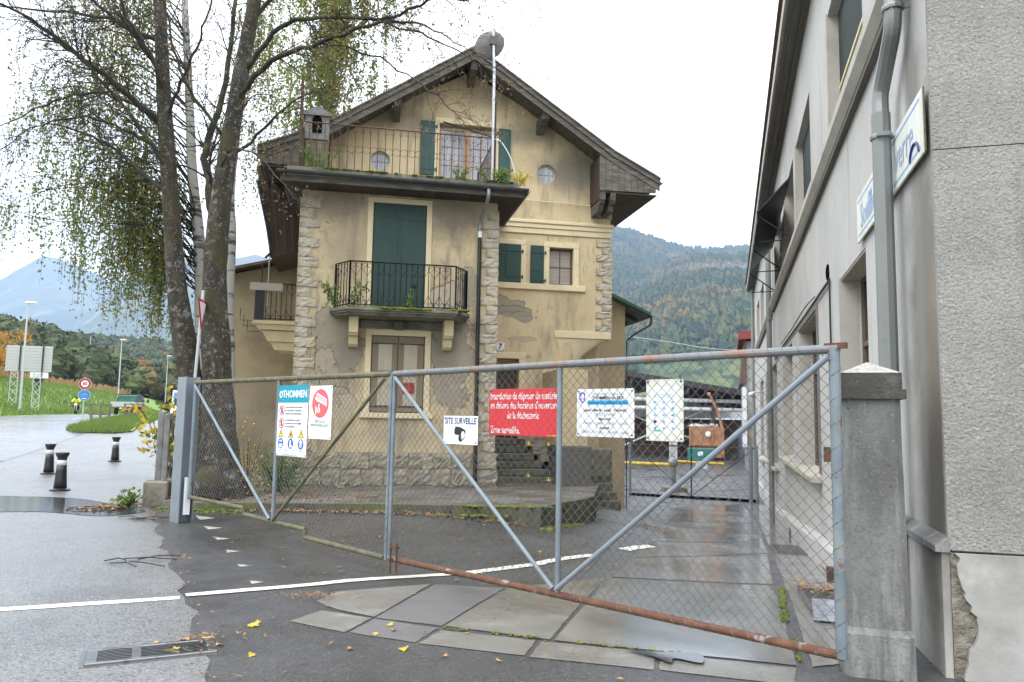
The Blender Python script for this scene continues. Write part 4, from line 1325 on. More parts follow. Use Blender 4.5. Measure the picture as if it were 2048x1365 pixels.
# house number plate
pl = MB().prism([(4.83, 3.42), (4.87, 3.40), (5.03, 3.40), (5.07, 3.42), (5.05, 3.5), (5.07, 3.59), (5.03, 3.61), (4.87, 3.61), (4.83, 3.59), (4.85, 3.5)], lambda a, b, d: (a, d, b), 2.37, 2.395).build("number_plate", "white", house)
MB().prism([(4.845, 3.425), (4.885, 3.412), (4.865, 3.45)], lambda a, b, d: (a, d, b), 2.366, 2.3695).build("corner_mark", "print_black", pl)
MB().prism([(5.055, 3.425), (5.015, 3.412), (5.035, 3.45)], lambda a, b, d: (a, d, b), 2.366, 2.3695).build("corner_mark", "print_black", pl)
words(pl, "7", (4.95, 2.366, 3.505), .2, "print_black", (R(90), 0, 0), bold=.03)
tp = MB().box(5.62, 5.78, 2.37, 2.395, 3.29, 3.36).build("name_plate", "cream", house)
MB().box(5.64, 5.76, 2.366, 2.3695, 3.31, 3.34).build("plate_print", "frame_grey", tp)

# --- squinch corbel carrying the square upper corner
band = MB().cbox(6.40, 7.97, 2.355, 2.5, 3.795, 3.985, .01).build("band", "cream", house)
sq = MB()
rows = 9
N = 12
apex = Vector((6.98, 2.62, 2.80))
vs, fs = [], []
for j in range(rows + 1):
    t = j / rows
    k = t ** 2.1
    z = 2.80 + (3.79 - 2.80) * t
    for i in range(N + 1):
        s = i / N
        top = Vector((6.42, 2.385, 0)).lerp(Vector((7.94, 2.385, 0)), s / .62) if s < .62 else Vector((7.94, 2.385, 0)).lerp(Vector((7.94, 3.5, 0)), (s - .62) / .38)
        b_ = Vector((6.78, 2.42, 0)).lerp(Vector((7.1, 2.7, 0)), s)
        q = b_.lerp(top, k)
        vs.append((q.x, q.y, z))
for j in range(rows):
    for i in range(N):
        a = j * (N + 1) + i
        fs.append((a, a + 1, a + N + 2, a + N + 1))
sq.add(vs, fs)
sq.build("squinch", "cream", house, smooth=True)

# --- French window, shutters and round windows under the gable
surround(3.22, 4.74, 7.3, 9.38, 0.12, 2.4, house, bottom=False, top_w=.14)
fwn = window(3.24, 3.94, 2.52, 7.3, 9.3, house, "frame_wood", 2, 4, "curtain_glass", .05)
window(4.02, 4.72, 2.52, 7.3, 9.3, house, "frame_wood", 2, 4, "curtain_glass", .05)
MB().box(3.93, 4.03, 2.5, 2.56, 7.3, 9.3).build("mullion", "frame_wood", house)
shutter(2.72, 3.10, 2.345, 7.95, 9.40, "shutter_teal", house, 1, (.9, .1), 1)
shutter(4.80, 5.13, 2.345, 7.95, 9.36, "shutter_teal", house, 1, (.9, .1), -1)
for cx in (1.70, 6.14):
    f = MB()
    n = 24
    vs, fs = [], []
    for k in range(n):
        a = 2 * math.pi * k / n
        for (r_, y) in ((.262, 2.47), (.225, 2.47), (.225, 2.53), (.262, 2.53)):
            vs.append((cx + r_ * math.cos(a), y, 8.23 + r_ * math.sin(a)))
    for k in range(n):
        for q in range(4):
            fs.append((k * 4 + q, k * 4 + (q + 1) % 4, ((k + 1) % n) * 4 + (q + 1) % 4, ((k + 1) % n) * 4 + q))
    f.add(vs, fs)
    for t in (-.075, .075):
        f.box(cx + t - .008, cx + t + .008, 2.48, 2.52, 8.02, 8.44)
    f.box(cx - .22, cx + .22, 2.483, 2.517, 8.222, 8.238)
    ow = f.build("round_window", "frame_grey", house)
    MB().poly([(cx + .24 * math.cos(2 * math.pi * k / n), 2.505, 8.23 + .24 * math.sin(2 * math.pi * k / n)) for k in range(n)][::-1]).build("pane", "curtain_glass", ow)

# --- main roof
RF = [(-1.22, 8.02), (0.25, 8.66), (4.0, 11.12), (7.75, 8.66), (9.02, 8.02)]
roof_m = MB()
th = .09
def rprof(o):
    return [(a, b + o) for a, b in RF]
for i in range(4):
    a, b = RF[i], RF[i + 1]
    roof_m.hexa([(a[0], 1.52, a[1] - th), (b[0], 1.52, b[1] - th), (b[0], 10.9, b[1] - th), (a[0], 10.9, a[1] - th)],
                [(a[0], 1.52, a[1]), (b[0], 1.52, b[1]), (b[0], 10.9, b[1]), (a[0], 10.9, a[1])])
roof = roof_m.build("roof", "tiles", house)
# barge boards in two stepped layers
def barge(i0, i1, y, drop0, drop1, t=.04, nm="barge_board"):
    a, b = RF[i0], RF[i1]
    MB().hexa([(a[0], y, a[1] - drop1), (b[0], y, b[1] - drop1), (b[0], y + t, b[1] - drop1), (a[0], y + t, a[1] - drop1)],
              [(a[0], y, a[1] - drop0), (b[0], y, b[1] - drop0), (b[0], y + t, b[1] - drop0), (a[0], y + t, a[1] - drop0)]).build(nm, "old_wood", roof)
for i in range(4):
    barge(i, i + 1, 1.475, -.035, .13)
    barge(i, i + 1, 1.517, .13, .30)
    a, b = RF[i], RF[i + 1]
    MB().hexa([(a[0], 1.44, a[1] + .002), (b[0], 1.44, b[1] + .002), (b[0], 1.7, b[1] + .002), (a[0], 1.7, a[1] + .002)],
              [(a[0], 1.44, a[1] + .045), (b[0], 1.44, b[1] + .045), (b[0], 1.7, b[1] + .045), (a[0], 1.7, a[1] + .045)]).build("verge_board", "old_wood", roof)
# soffit boards running from the gable wall to the barge
def along(t):
    L_ = [0]
    for i in range(4):
        L_.append(L_[-1] + math.hypot(RF[i + 1][0] - RF[i][0], RF[i + 1][1] - RF[i][1]))
    for i in range(4):
        if t <= L_[i + 1] or i == 3:
            k = (t - L_[i]) / (L_[i + 1] - L_[i])
            return (RF[i][0] + (RF[i + 1][0] - RF[i][0]) * k, RF[i][1] + (RF[i + 1][1] - RF[i][1]) * k)
tot = sum(math.hypot(RF[i + 1][0] - RF[i][0], RF[i + 1][1] - RF[i][1]) for i in range(4))
n = 74
for k in range(n):
    a, b = along(tot * k / n + .004), along(tot * (k + 1) / n - .006)
    o_ = .112 + HRU.uniform(0, .012)
    MB().hexa([(a[0], 1.57, a[1] - o_ - .02), (b[0], 1.57, b[1] - o_ - .02), (b[0], 2.41, b[1] - o_ - .02), (a[0], 2.41, a[1] - o_ - .02)],
              [(a[0], 1.57, a[1] - o_), (b[0], 1.57, b[1] - o_), (b[0], 2.41, b[1] - o_), (a[0], 2.41, a[1] - o_)]).build("soffit_board", "old_wood", roof)
# purlin ends
for (u, zz) in ((5.92, 9.58), (2.08, 9.58), (4.0, 10.72)):
    MB().hexa([(u - .09, 1.65, zz - .12), (u + .09, 1.65, zz - .12), (u + .09, 2.42, zz - .30), (u - .09, 2.42, zz - .30)],
              [(u - .09, 1.6, zz + .05), (u + .09, 1.6, zz + .05), (u + .09, 2.42, zz + .05), (u - .09, 2.42, zz + .05)]).build("purlin", "old_wood", roof)
# boxed eaves at both sides with vertical boards
for side in (1, -1):
    base = (lambda u: u) if side > 0 else (lambda u: 8.0 - u - .2)
    us = np.linspace(7.36, 8.92, 10)
    for k in range(9):
        u0, u1 = us[k] + .004, us[k + 1] - .004
        zt = lambda u: np.interp(u, [7.3, 7.75, 9.0], [8.92, 8.66, 8.02]) - .30
        zb = lambda u: np.interp(u, [7.3, 9.0], [7.62, 7.66])
        yy = 1.53 + HRU.uniform(0, .012)
        q = [(base(u0), yy, zb(u0)), (base(u1), yy, zb(u1)), (base(u1), yy, zt(u1)), (base(u0), yy, zt(u0))]
        MB().add(q + [(p[0], p[1] + .03, p[2]) for p in q], [(0, 1, 2, 3), (7, 6, 5, 4), (0, 4, 5, 1), (1, 5, 6, 2), (2, 6, 7, 3), (3, 7, 4, 0)]).build("eave_board", "old_wood", roof)
    e = MB()
    for k in range(10):
        y0 = 1.56 + k * .9
        x0, x1 = base(7.38), base(8.95)
        e.box(min(x0, x1), max(x0, x1), y0, y0 + .88, 7.585, 7.615)
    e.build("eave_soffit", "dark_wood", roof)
    x0, x1 = base(7.36), base(7.39)
    MB().box(min(x0, x1), max(x0, x1), 1.56, 2.41, 7.4, 8.55).build("eave_cheek", "dark_wood", roof)
    for uu in (7.46, 7.74):
        x = base(uu)
        MB().prism([(1.56, 7.58), (1.56, 7.40), (1.63, 7.30), (1.72, 7.27), (1.80, 7.14), (2.41, 7.10), (2.41, 7.58)], lambda a, b, d: (d, a, b), x - .07, x + .07).build("eave_bracket", "old_wood", roof)
ge = MB()
gutter_run(ge, [(9.09, 1.5, 8.0), (9.09, 10.8, 7.98)], .07)
ge.build("gutter", "zinc", roof)

# dark boarded side under the left eave
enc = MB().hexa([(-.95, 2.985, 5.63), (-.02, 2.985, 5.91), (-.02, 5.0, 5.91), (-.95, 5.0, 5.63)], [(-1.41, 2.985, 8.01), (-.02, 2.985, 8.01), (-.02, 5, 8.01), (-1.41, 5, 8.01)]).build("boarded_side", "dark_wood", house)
for k in range(11):
    t0, t1 = k / 11, (k + 1) / 11
    f = lambda t, zt: (-1.42 + 1.40 * t, 8.02) if zt else (-.96 + .94 * t, 5.62 + .28 * t)
    a, b, c, d = f(t0, 0), f(t1, 0), f(t1, 1), f(t0, 1)
    yy = 2.94 + HRU.uniform(0, .025)
    MB().hexa([(a[0], yy, a[1]), (b[0] - .006, yy, b[1]), (b[0] - .006, yy + .03, b[1]), (a[0], yy + .03, a[1])],
              [(d[0], yy, d[1]), (c[0] - .006, yy, c[1]), (c[0] - .006, yy + .03, c[1]), (d[0], yy + .03, d[1])]).build("board", "dark_wood", enc)
MB().tube([(-1.36, 2.9, 7.6), (-1.02, 2.9, 6.2), (-.95, 2.9, 5.75), (-1.1, 3.2, 5.68)], .04, 6).build("side_downpipe", "gutter", house)

# --- left wing with its side balcony
wing = MB().prism([(-2.42, -1.2), (0.01, -1.2), (0.01, 6.05), (-.9, 5.86), (-2.42, 5.45)], lambda a, b, d: (a, d, b), 5.0, 9.0).build("side_wing", "wall_wing", house)
MB().hexa([(-2.7, 4.75, 5.42), (-.3, 4.75, 6.05), (-.3, 9.1, 6.05), (-2.7, 9.1, 5.42)], [(-2.7, 4.75, 5.54), (-.3, 4.75, 6.17), (-.3, 9.1, 6.17), (-2.7, 9.1, 5.54)]).build("side_roof", "dark_wood", wing)
MB().tube([(-2.75, 4.7, 5.44), (-.9, 4.7, 5.93)], .035, 6).build("side_gutter", "rusty_iron", wing)
sb = MB()
sb.prism([(-1.36, 4.02), (0, 4.02), (0, 3.93), (-1.32, 3.93)], lambda a, b, d: (a, d, b), 3.0, 4.6)
sb.prism([(-1.26, 3.925), (0, 3.925), (0, 3.78), (-1.18, 3.80)], lambda a, b, d: (a, d, b), 3.06, 4.54)
sb.prism([(-1.1, 3.775), (0, 3.775), (0, 3.5), (-.95, 3.5)], lambda a, b, d: (a, d, b), 3.14, 4.48)
sb.prism([(-.9, 3.495), (0, 3.495), (0, 3.27), (-.78, 3.29)], lambda a, b, d: (a, d, b), 3.22, 4.4)
sbal = sb.build("side_balcony", "cream", house)
railing(house, [((-1.28, 3.06), (-.02, 3.06)), ((-1.28, 3.06), (-1.28, 4.5))], 4.02, 4.98, 0.12, "side_railing")
MB().box(-1.27, -1.06, 3.0, 3.05, 4.03, 4.8).build("flue_board", "black_pipe", sbal)
MB().box(-1.42, -.62, 2.93, 3.02, 4.78, 4.97).build("weathered_plank", "frame_grey", sbal)
wp = MB()
for k in range(3):
    wp.tube([(-1.3 + .08 * k, 2.98, 4.0 - .14 * k), (-1.62 + .09 * k, 2.98, 4.0 - .14 * k), (-1.62 + .09 * k, 2.98, 4.3 - .16 * k)], .009, 4)
wp.build("wire_hook", "wrought_iron", sbal)
for (x, h_, m_) in ((-1.0, 5.75, "alu"), (-1.16, 5.5, "wrought_iron")):
    MB().tube([(x, 3.1, 4.4), (x, 3.1, h_)], .015, 5).build("pole", m_, sbal)

# --- right annex with a lean-to roof
ann = MB().prism([(7.9, -2.0), (9.3, -2.0), (9.3, 5.12), (7.9, 5.75)], lambda a, b, d: (a, d, b), 5.0, 9.0).build("annex", "wall_tan", house)
MB().hexa([(8.3, 4.6, 5.56), (9.98, 4.6, 4.82), (9.98, 9, 4.82), (8.3, 9, 5.56)], [(8.3, 4.6, 5.66), (9.98, 4.6, 4.92), (9.98, 9, 4.92), (8.3, 9, 5.66)]).build("annex_roof", "green_edge", ann)
for k in range(5):
    y = 4.65 + k * .9
    MB().hexa([(9.28, y, 5.02), (9.9, y, 4.74), (9.9, y + .1, 4.74), (9.28, y + .1, 5.02)], [(9.28, y, 5.12), (9.9, y, 4.84), (9.9, y + .1, 4.84), (9.28, y + .1, 5.12)]).build("rafter", "dark_wood", ann)
an = MB()
gutter_run(an, [(10.03, 4.55, 4.84), (10.03, 9, 4.82)], .06)
an.tube(catmull([(10.03, 4.7, 4.78), (9.98, 4.7, 4.55), (9.6, 4.85, 4.3), (9.36, 4.95, 4.1)], 4), .035, 6)
an.tube([(9.34, 4.96, 4.1), (9.34, 4.96, -1.2)], .02, 5)
an.build("annex_gutter", "gutter", ann)
MB().tube([(7.0, 4.96, 3.44), (9.3, 4.96, 3.42)], .012, 4).build("conduit", "gutter", ann)

# --- lower right corner: pebbledash wall, side steps, pipe
MB().cbox(6.08, 6.80, .25, 1.2, -1.0, 1.02, .02).build("pebbledash_wall", "pebbledash", house)
pw = MB().box(6.085, 6.79, 1.2, 2.5, -1.0, 1.0).build("pebbledash_wall", "pebbledash", house)
MB().box(6.1, 6.78, .55, 2.39, 1.023, 2.85).build("porch_wall", "wall_tan", house)
ss = MB()
for k in range(4):
    ss.cbox(6.85, 7.75 - .02 * k, .9 + k * .24, 2.6, -1.2, -.12 + k * .19 - .19, .012)
ss.build("side_step", "step_stone", house)
MB().cbox(6.84, 7.86, 1.9, 2.5, -.8, .9, .02).build("basin_wall", "mossy_stone", house)
pipe = MB()
pipe.lathe([(.19, 1.82), (.19, 1.93), (.15, 1.93), (.15, 1.82)], 16, (7.15, 0, .6), 'y')
ph = pipe.build("drain_pipe", "mortar", house)
MB().poly([(7.15 + .16 * math.cos(2 * math.pi * k / 16), 1.83, .6 + .16 * math.sin(2 * math.pi * k / 16)) for k in range(16)][::-1]).build("pipe_mouth_shade", "shade_and_rail_black", ph)  # black disc near the rim, painting the shade inside the pipe

# --- front steps
for k in range(8):
    z1 = -.11 + k * .178
    v0 = .62 + k * .215
    u1 = 6.07 if k < 4 else 6.07 - (k - 3) * .17
    MB().cbox(4.47, u1, v0, v0 + (.26 if k < 7 else 1.3), z1 - .17 - (.6 if k == 0 else 0), z1, .02).build("step", "step_stone", house)
MB().box(4.48, 6.06, .9, 2.39, -1.2, -.14).build("step_core", "step_stone", house)
for k in range(7):
    MB().box(4.48, 5.3, .9 + k * .215, 2.39, -.141 + k * .178, -.141 + (k + 1) * .178 - .045).build("step_core", "step_stone", house)
for k in range(4):
    me = rough_stone(.2 + .16 * k, .5, .17, 700 + k, 4, 3, .03)
    me.materials.append(MATS["rubble"])
    link("wall_stone", me, house, (6.08 - (.2 + .16 * k), 1.55 + k * .19, .6 + k * .178))

# --- gravel forecourt behind a low mossy kerb wall
fk = [(-5.3, 13.2), (-3.9, 13.32), (-2.5, 13.45), (-1.0, 13.42), (0.55, 13.35), (1.75, 15.6)]
def kerb_piece(a, b, name):
    A, B_ = Vector((*a, 0)), Vector((*b, 0))
    L_ = (B_ - A).length
    n = max(1, round(L_ / 1.6))
    for k in range(n):
        p, q = A.lerp(B_, k / n + .004), A.lerp(B_, (k + 1) / n - .004)
        t = (q - p).normalized()
        nn = Vector((-t.y, t.x, 0)) * .16
        zt = .13 + HRU.uniform(-.008, .008)
        lo = [p, q, q + nn, p + nn]
        MB().hexa([(w.x, w.y, -.75) for w in lo], [(w.x, w.y, zt) for w in lo]).build("kerb_stone", "kerb_stone", kerb)
kerb = thing("kerb_wall", "low mossy stone kerb wall edging the gravel strip in front of the old house", "kerb", (0, 0, 0))
for i in range(len(fk) - 1):
    kerb_piece(fk[i], fk[i + 1], "kerb_stone")
gm = MB()
gm.prism([(-6.05, 13.62), (-5.2, 13.35), (-3.9, 13.45), (-2.5, 13.58), (-1.0, 13.55), (0.5, 13.48), (1.7, 15.7), (2.2, 19), (-3, 24), (-8.6, 22.5)], lambda a, b, d: (a, b, d), -.9, .105)
gs = gm.build("gravel_strip", "gravel_ground", None, kind="structure")
bumpy_moss("moss", kerb, lambda q: (q.uniform(-.8, .75), 13.36 + q.uniform(0, .16), .13), .05, 90, 12)
bumpy_moss("moss", kerb, lambda q: (q.uniform(-4, 0), 13.2 + q.uniform(-.05, .1) + .06, -.02), .05, 70, 13)

# --- terrace railing, mast with dish, nesting box
trail = railing(house, [((-.05, -.35), (4.24, -.35)), ((4.24, -.35), (4.24, 2.2)), ((-.05, -.35), (-.05, 2.2))], 6.97, 8.04, 0.165, "terrace_railing", "rusty_iron", 'rings')
MB().tube([(-.06, -.35, 6.95), (-.08, -.35, 9.05)], .035, 6).build("corner_post", "rusty_iron", trail)

def hp(u, v, z):
    x, y = hw(u, v)
    return (x, y, z)
mast = thing("dish_mast", "tall white mast carrying a grey satellite dish on the terrace of the old house", "satellite dish", hp(4.18, -.42, 6.95), HA)
MB().tube([(0, 0, 0), (.0, 0, 2.6), (-.05, 0, 3.75)], .032, 8).build("mast", "steel_mast", mast)
MB().tube([(-.02, .02, 1.1), (-.9, 2.4, 2.3)], .02, 5).build("stay", "wrought_iron", mast)
MB().tube([(.06, .05, 0), (.06, .05, 2.1)], .022, 6).build("stay", "rusty_iron", mast)
d = MB()
rows_, segs = 6, 22
vs, fs = [], []
for i in range(rows_ + 1):
    r_ = i / rows_
    for k in range(segs):
        a = 2 * math.pi * k / segs
        vs.append((.36 * r_ * math.cos(a), .16 * r_ * r_, .40 * r_ * math.sin(a)))
for i in range(rows_):
    for k in range(segs):
        fs.append((i * segs + k, i * segs + (k + 1) % segs, (i + 1) * segs + (k + 1) % segs, (i + 1) * segs + k))
n0 = len(vs)
vs2 = [(x, y + .012, z) for x, y, z in vs]
d.add(vs, fs)
d.add(vs2, [f[::-1] for f in fs])
dish = d.build("dish", "dish_grey", mast, smooth=True)
dish.location = (-.16, .05, 3.42)
dish.rotation_euler = (R(-12), 0, R(-24))
ar = MB()
ar.tube([(-.1, .0, 3.35), (-.02, 0, 3.45)], .035, 6)
ar.box(-.12, .02, -.05, .06, 3.3, 3.5)
ar.tube([(-.18, .2, 3.05), (-.3, .65, 3.3)], .012, 4)
ar.build("dish_bracket", "dish_grey", mast)
ca = MB()
ca.tube(catmull([(.05, 0, 1.05), (.2, -.02, .98), (.45, .05, .6), (.62, .2, .05)], 6), .012, 5)
ca.build("cable", "white", mast)

nb = thing("nesting_box", "pale wooden box with an arched dark opening at the left end of the terrace railing", "nesting box", hp(.18, .35, 6.95), HA)
q = MB()
q.box(-.22, .3, .02, .4, .98, 1.55)
q.prism([(-.28, 1.53), (.36, 1.53), (.3, 1.62), (.04, 1.74), (-.22, 1.62)], lambda a, b, d: (a, d, b), -.03, .45)
q.build("box", "fence_concrete", nb)
MB().prism([(-.06, 1.12)] + [(.04 + .11 * math.cos(t), 1.42 + .11 * math.sin(t)) for t in [math.pi - math.pi * k / 8 for k in range(9)]] + [(.15, 1.12)], lambda a, b, d: (a, d, b), .008, .018).build("opening", "shade_and_rail_black", nb)  # thin black panel on the front: shade of the box interior painted in
for k in range(4):
    MB().cbox(-.2 + k * .13, -.08 + k * .13, .05, .09, 0, .97, .005).build("board", "fence_wood", nb)
# ================================================================== THE LONG GREY BUILDING (local axes: x into the building, y along the street, z up)
bld = thing("long_building", "long grey rendered industrial building with a roughcast gable end on the right", "building", (2.92, 5.2, 0), -BA)
BL = 37.0
bwall = MB().prism([(0, -3.5), (9, -3.5), (9, 8.8), (0, 8.8)], lambda a, b, d: (a, d, b), 0.0, BL).build("wall", ["grey_render", "roughcast"], bld)
BRU = random.Random(5)
UP = [(2.55, 5.25), (7.8, 10.6), (11.3, 14.0), (15.4, 18.2), (21, 24), (26, 28.6), (30.5, 33)]
GR = [(2.76, 4.68), (7.3, 10.55), (12.5, 15.4), (18.3, 21.0), (22.3, 25), (27.5, 30.5)]
def gsill(v):
    return .82 if v < 17 else (.35 if v < 27 else .2)
cut = MB()
for a, b in UP:
    cut.box(-.3, .34, a, b, 5.42, 7.33)
for a, b in GR:
    cut.box(-.3, .36, a, b, gsill(a), 3.48)
carve(bwall, cut)
bwall.data.materials.clear()
bwall.data.materials.append(MATS["grey_render"])
bwall.data.materials.append(MATS["roughcast"])
for p in bwall.data.polygons:
    p.material_index = 1 if p.normal.y < -.9 and p.center.y < .05 else 0

# roughcast gable face laid as a thicker coat with a joint at first-floor height
rc = MB()
rc.box(-.012, 9.0, -.045, -.001, .815, 3.53)
rc.box(-.012, 9.0, -.045, -.001, 3.538, 8.8)
rc.build("roughcast_coat", "roughcast", bld)
# broken plinth corner
pl_ = MB()
prof = [(.05, -3.4), (9, -3.4), (9, .80), (.02, .80)]
zz0 = .80
pr_ = random.Random(8)
while zz0 > -.5:
    zz0 -= pr_.uniform(.02, .06)
    prof.append((.035 + .10 * math.exp(-((zz0 - .33) / .2) ** 2) + .03 * math.exp(-((zz0 + .1) / .1) ** 2) + pr_.uniform(-.014, .014), zz0))
pl_.prism(prof, lambda a, b, d: (a, d, b), -.075, -.002)
pl_.build("plinth", "pale_plinth", bld)
MB().prism([(.0, -3.4), (.26, -3.4), (.26, .8), (0.0, .8)], lambda a, b, d: (a, d, b), -.04, -.0015).build("broken_edge", "broken_mortar", bld)
MB().prism([(-.05, -3.4), (-.002, -3.4), (-.002, .86), (-.05, .80)], lambda a, b, d: (a, d, b), -.03, 1.45).build("plinth_side", "grey_render", bld)
led = MB()
led.prism([(-.09, .80), (-.09, .84), (-.002, .90), (-.002, .80)], lambda a, b, d: (a, d, b), -.05, 1.5)
led.build("ledge", "pillar_concrete", bld)
# plinth moulding that follows the falling drive
lm = MB()
vs_ = [2.2, 3, 4.5, 6, 9, 12, 14.7, 17.4, 21.7, 26, 32, 37]
zz_ = np.interp(vs_, [0, 3, 6, 12, 17.4, 26, 32, 60], [.38, .14, -.14, -.52, -.85, -1.1, -1.2, -1.1])
for i in range(len(vs_) - 1):
    a, b, za, zb = vs_[i], vs_[i + 1], zz_[i], zz_[i + 1]
    lm.hexa([(-.07, a, za - 2.2), (-.0015, a, za - 2.2), (-.0015, b, zb - 2.2), (-.07, b, zb - 2.2)], [(-.07, a, za), (-.0015, a, za + .12), (-.0015, b, zb + .12), (-.07, b, zb)])
lm.build("plinth_moulding", "grey_render", bld)

# string course in lengths
for a, b in ((-.04, 6.4), (6.41, 12.6), (12.61, 19.2), (19.8, 27), (27.01, 33.5)):
    MB().prism([(-.14, 5.36), (-.002, 5.41), (-.002, 5.13), (-.07, 5.16), (-.14, 5.25)], lambda p, q, d: (p, d, q), a, b).build("string_course", "eave_light", bld)
    MB().box(-.068, -.0022, a, b, 5.08, 5.128).build("drip_course", "eave_dark", bld)
# eaves: pale fascia with mouldings and dark boarded soffit
MB().prism([(-.40, 8.76), (-.40, 9.0), (-.30, 9.12), (0, 9.15), (0, 8.801), (-.33, 8.80)], lambda p, q, d: (p, d, q), -.3, BL + .3).build("cornice", "eave_light", bld)
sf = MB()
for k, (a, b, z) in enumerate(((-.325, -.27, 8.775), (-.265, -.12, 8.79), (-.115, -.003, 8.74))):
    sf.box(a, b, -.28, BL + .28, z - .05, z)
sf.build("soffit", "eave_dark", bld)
rfm = MB().hexa([(-.45, -.4, 9.16), (9, -.4, 9.16), (9, BL + .4, 9.16), (-.45, BL + .4, 9.16)], [(-.45, -.4, 9.22), (9, -.4, 12.2), (9, BL + .4, 12.2), (-.45, BL + .4, 9.22)]).build("roof", "tiles", bld)

def bwin(a, b, z0, z1, kind):
    """window set deep in its opening; x = depth"""
    f = MB()
    x = .24
    w = .06
    n = 2 if b - a < 2.2 else 3
    f.box(x, x + .07, a, a + w, z0, z1)
    f.box(x, x + .07, b - w, b, z0, z1)
    f.box(x, x + .07, a + w, b - w, z0, z0 + w)
    f.box(x, x + .07, a + w, b - w, z1 - w, z1)
    for k in range(1, n):
        y = a + (b - a) * k / n
        f.box(x - .004, x + .066, y - .04, y + .04, z0 + w, z1 - w)
    f.box(x + .004, x + .062, a + w, b - w, z0 + (z1 - z0) * .68 - .03, z0 + (z1 - z0) * .68 + .03)
    fr = f.build("window", kind, bld)
    for k in range(n):
        for (c, d) in ((z0 + .03, z0 + (z1 - z0) * .68), (z0 + (z1 - z0) * .68, z1 - .03)):
            t = BRU.uniform(-.006, .006)
            y0, y1 = a + (b - a) * k / n, a + (b - a) * (k + 1) / n
            MB().poly([(x + .035 + t, y1, c), (x + .035 - t, y0, c), (x + .035 - t, y0, d), (x + .035 + t, y1, d)]).build("pane", "glass", fr)
    return fr

for i, (a, b) in enumerate(UP):
    fr = bwin(a, b, 5.42, 7.33, "frame_grey")
    drop = (.55, .65, .9, .4, .6, .3, .5)[i]
    if i == 2:
        continue
    rs = MB()
    n = int((1.9 * drop) / .055)
    for k in range(n):
        z = 7.32 - k * .055
        rs.hexa([(.15, a + .02, z - .05), (.17, a + .02, z - .05), (.17, b - .02, z - .05), (.15, b - .02, z - .05)], [(.135, a + .02, z - .002), (.17, a + .02, z - .002), (.17, b - .02, z - .002), (.135, b - .02, z - .002)])
    o = rs.build("roller_shutter", "roller_green", fr)
    o["kind"] = "stuff"
    MB().box(.125, .18, a + .01, b - .01, 7.32 - n * .055 - .05, 7.32 - n * .055).build("shutter_rail", "yellow_trim", fr)
for i, (a, b) in enumerate(GR):
    fr = bwin(a, b, gsill(a), 3.48, "frame_brown" if i in (0, 1) else "frame_grey")
    # boards of the lintel soffit
    for k in range(4):
        MB().box(.01 + k * .057, .062 + k * .057, a + .004, b - .004, 3.455, 3.479).build("lintel_board", "sill_stone", fr)
# pale jamb trims and sills
for a, b in UP:
    MB().box(-.02, .2, b - .004, b + .10, 5.42, 7.36).build("jamb", "eave_light", bld)
for a, b in GR:
    z = gsill(a)
    MB().prism([(-.16, z - .10), (-.16, z - .03), (.22, z + .03), (.22, z - .1)], lambda p, q, d: (p, d, q), a - .12, b + .12).build("sill", "sill_stone", bld)
    MB().box(-.018, .2, b - .004, b + .09, z + .03, 3.5).build("jamb", "eave_light", bld)
MB().box(-.15, -.002, 10.68, 12.37, .72, .79).build("sill", "sill_stone", bld)
MB().box(-.03, .05, 7.2, 7.3, .85, 3.53).build("steel_jamb", "rail_top", bld)
MB().box(-.03, .05, 7.3, 10.6, 3.482, 3.54).build("steel_lintel", "rail_top", bld)

# downpipes
def pipe(pts, r, m, name, collars=()):
    mb = MB()
    mb.tube(catmull(pts, 5), r, 10)
    p = mb.build(name, m, bld)
    for (v, z) in collars:
        c = MB()
        c.lathe([(r + .012, z - .02), (r + .016, z), (r + .012, z + .02)], 12, (-.14, v, 0))
        c.tube([(-.14, v, z), (0.02, v + .02, z)], .012, 5)
        c.box(-.19, -.09, v - r - .03, v - r, z - .018, z + .018)
        c.build("pipe_clip", "zinc", p)
    return p
pipe([(-.14, 1.0, -.6), (-.14, 1.0, 1.5), (-.14, 1.0, 3.0), (-.14, 1.0, 4.22)], .075, "bluegrey_pipe", "downpipe", [(1.0, 4.02)])
pipe([(-.14, 1.0, 4.2), (-.14, 1.0, 4.36), (-.13, .95, 4.46), (-.12, .74, 4.62), (-.12, .56, 4.72), (-.12, .50, 4.86), (-.12, .5, 5.0), (-.13, .5, 6.2), (-.2, .5, 8.7)], .066, "zinc", "downpipe_neck", [])
cl = MB()
cl.lathe([(.08, 4.86), (.084, 4.88), (.08, 4.9)], 12, (-.12, .5, 0))
cl.tube([(-.12, .5, 4.87), (.02, .48, 4.87)], .012, 5)
cl.build("pipe_clip", "zinc", bld)
pipe([(-.14, 19.5, -1.4), (-.14, 19.5, 3), (-.14, 19.5, 8.7)], .085, "bluegrey_pipe", "downpipe", [(19.5, 4.9), (19.5, 7.6), (19.5, 1.2)])
pipe([(-.14, 36.2, -1.8), (-.14, 36.2, 3), (-.14, 36.2, 8.7)], .08, "bluegrey_pipe", "downpipe", [(36.2, 5.5), (36.2, 3.0)])
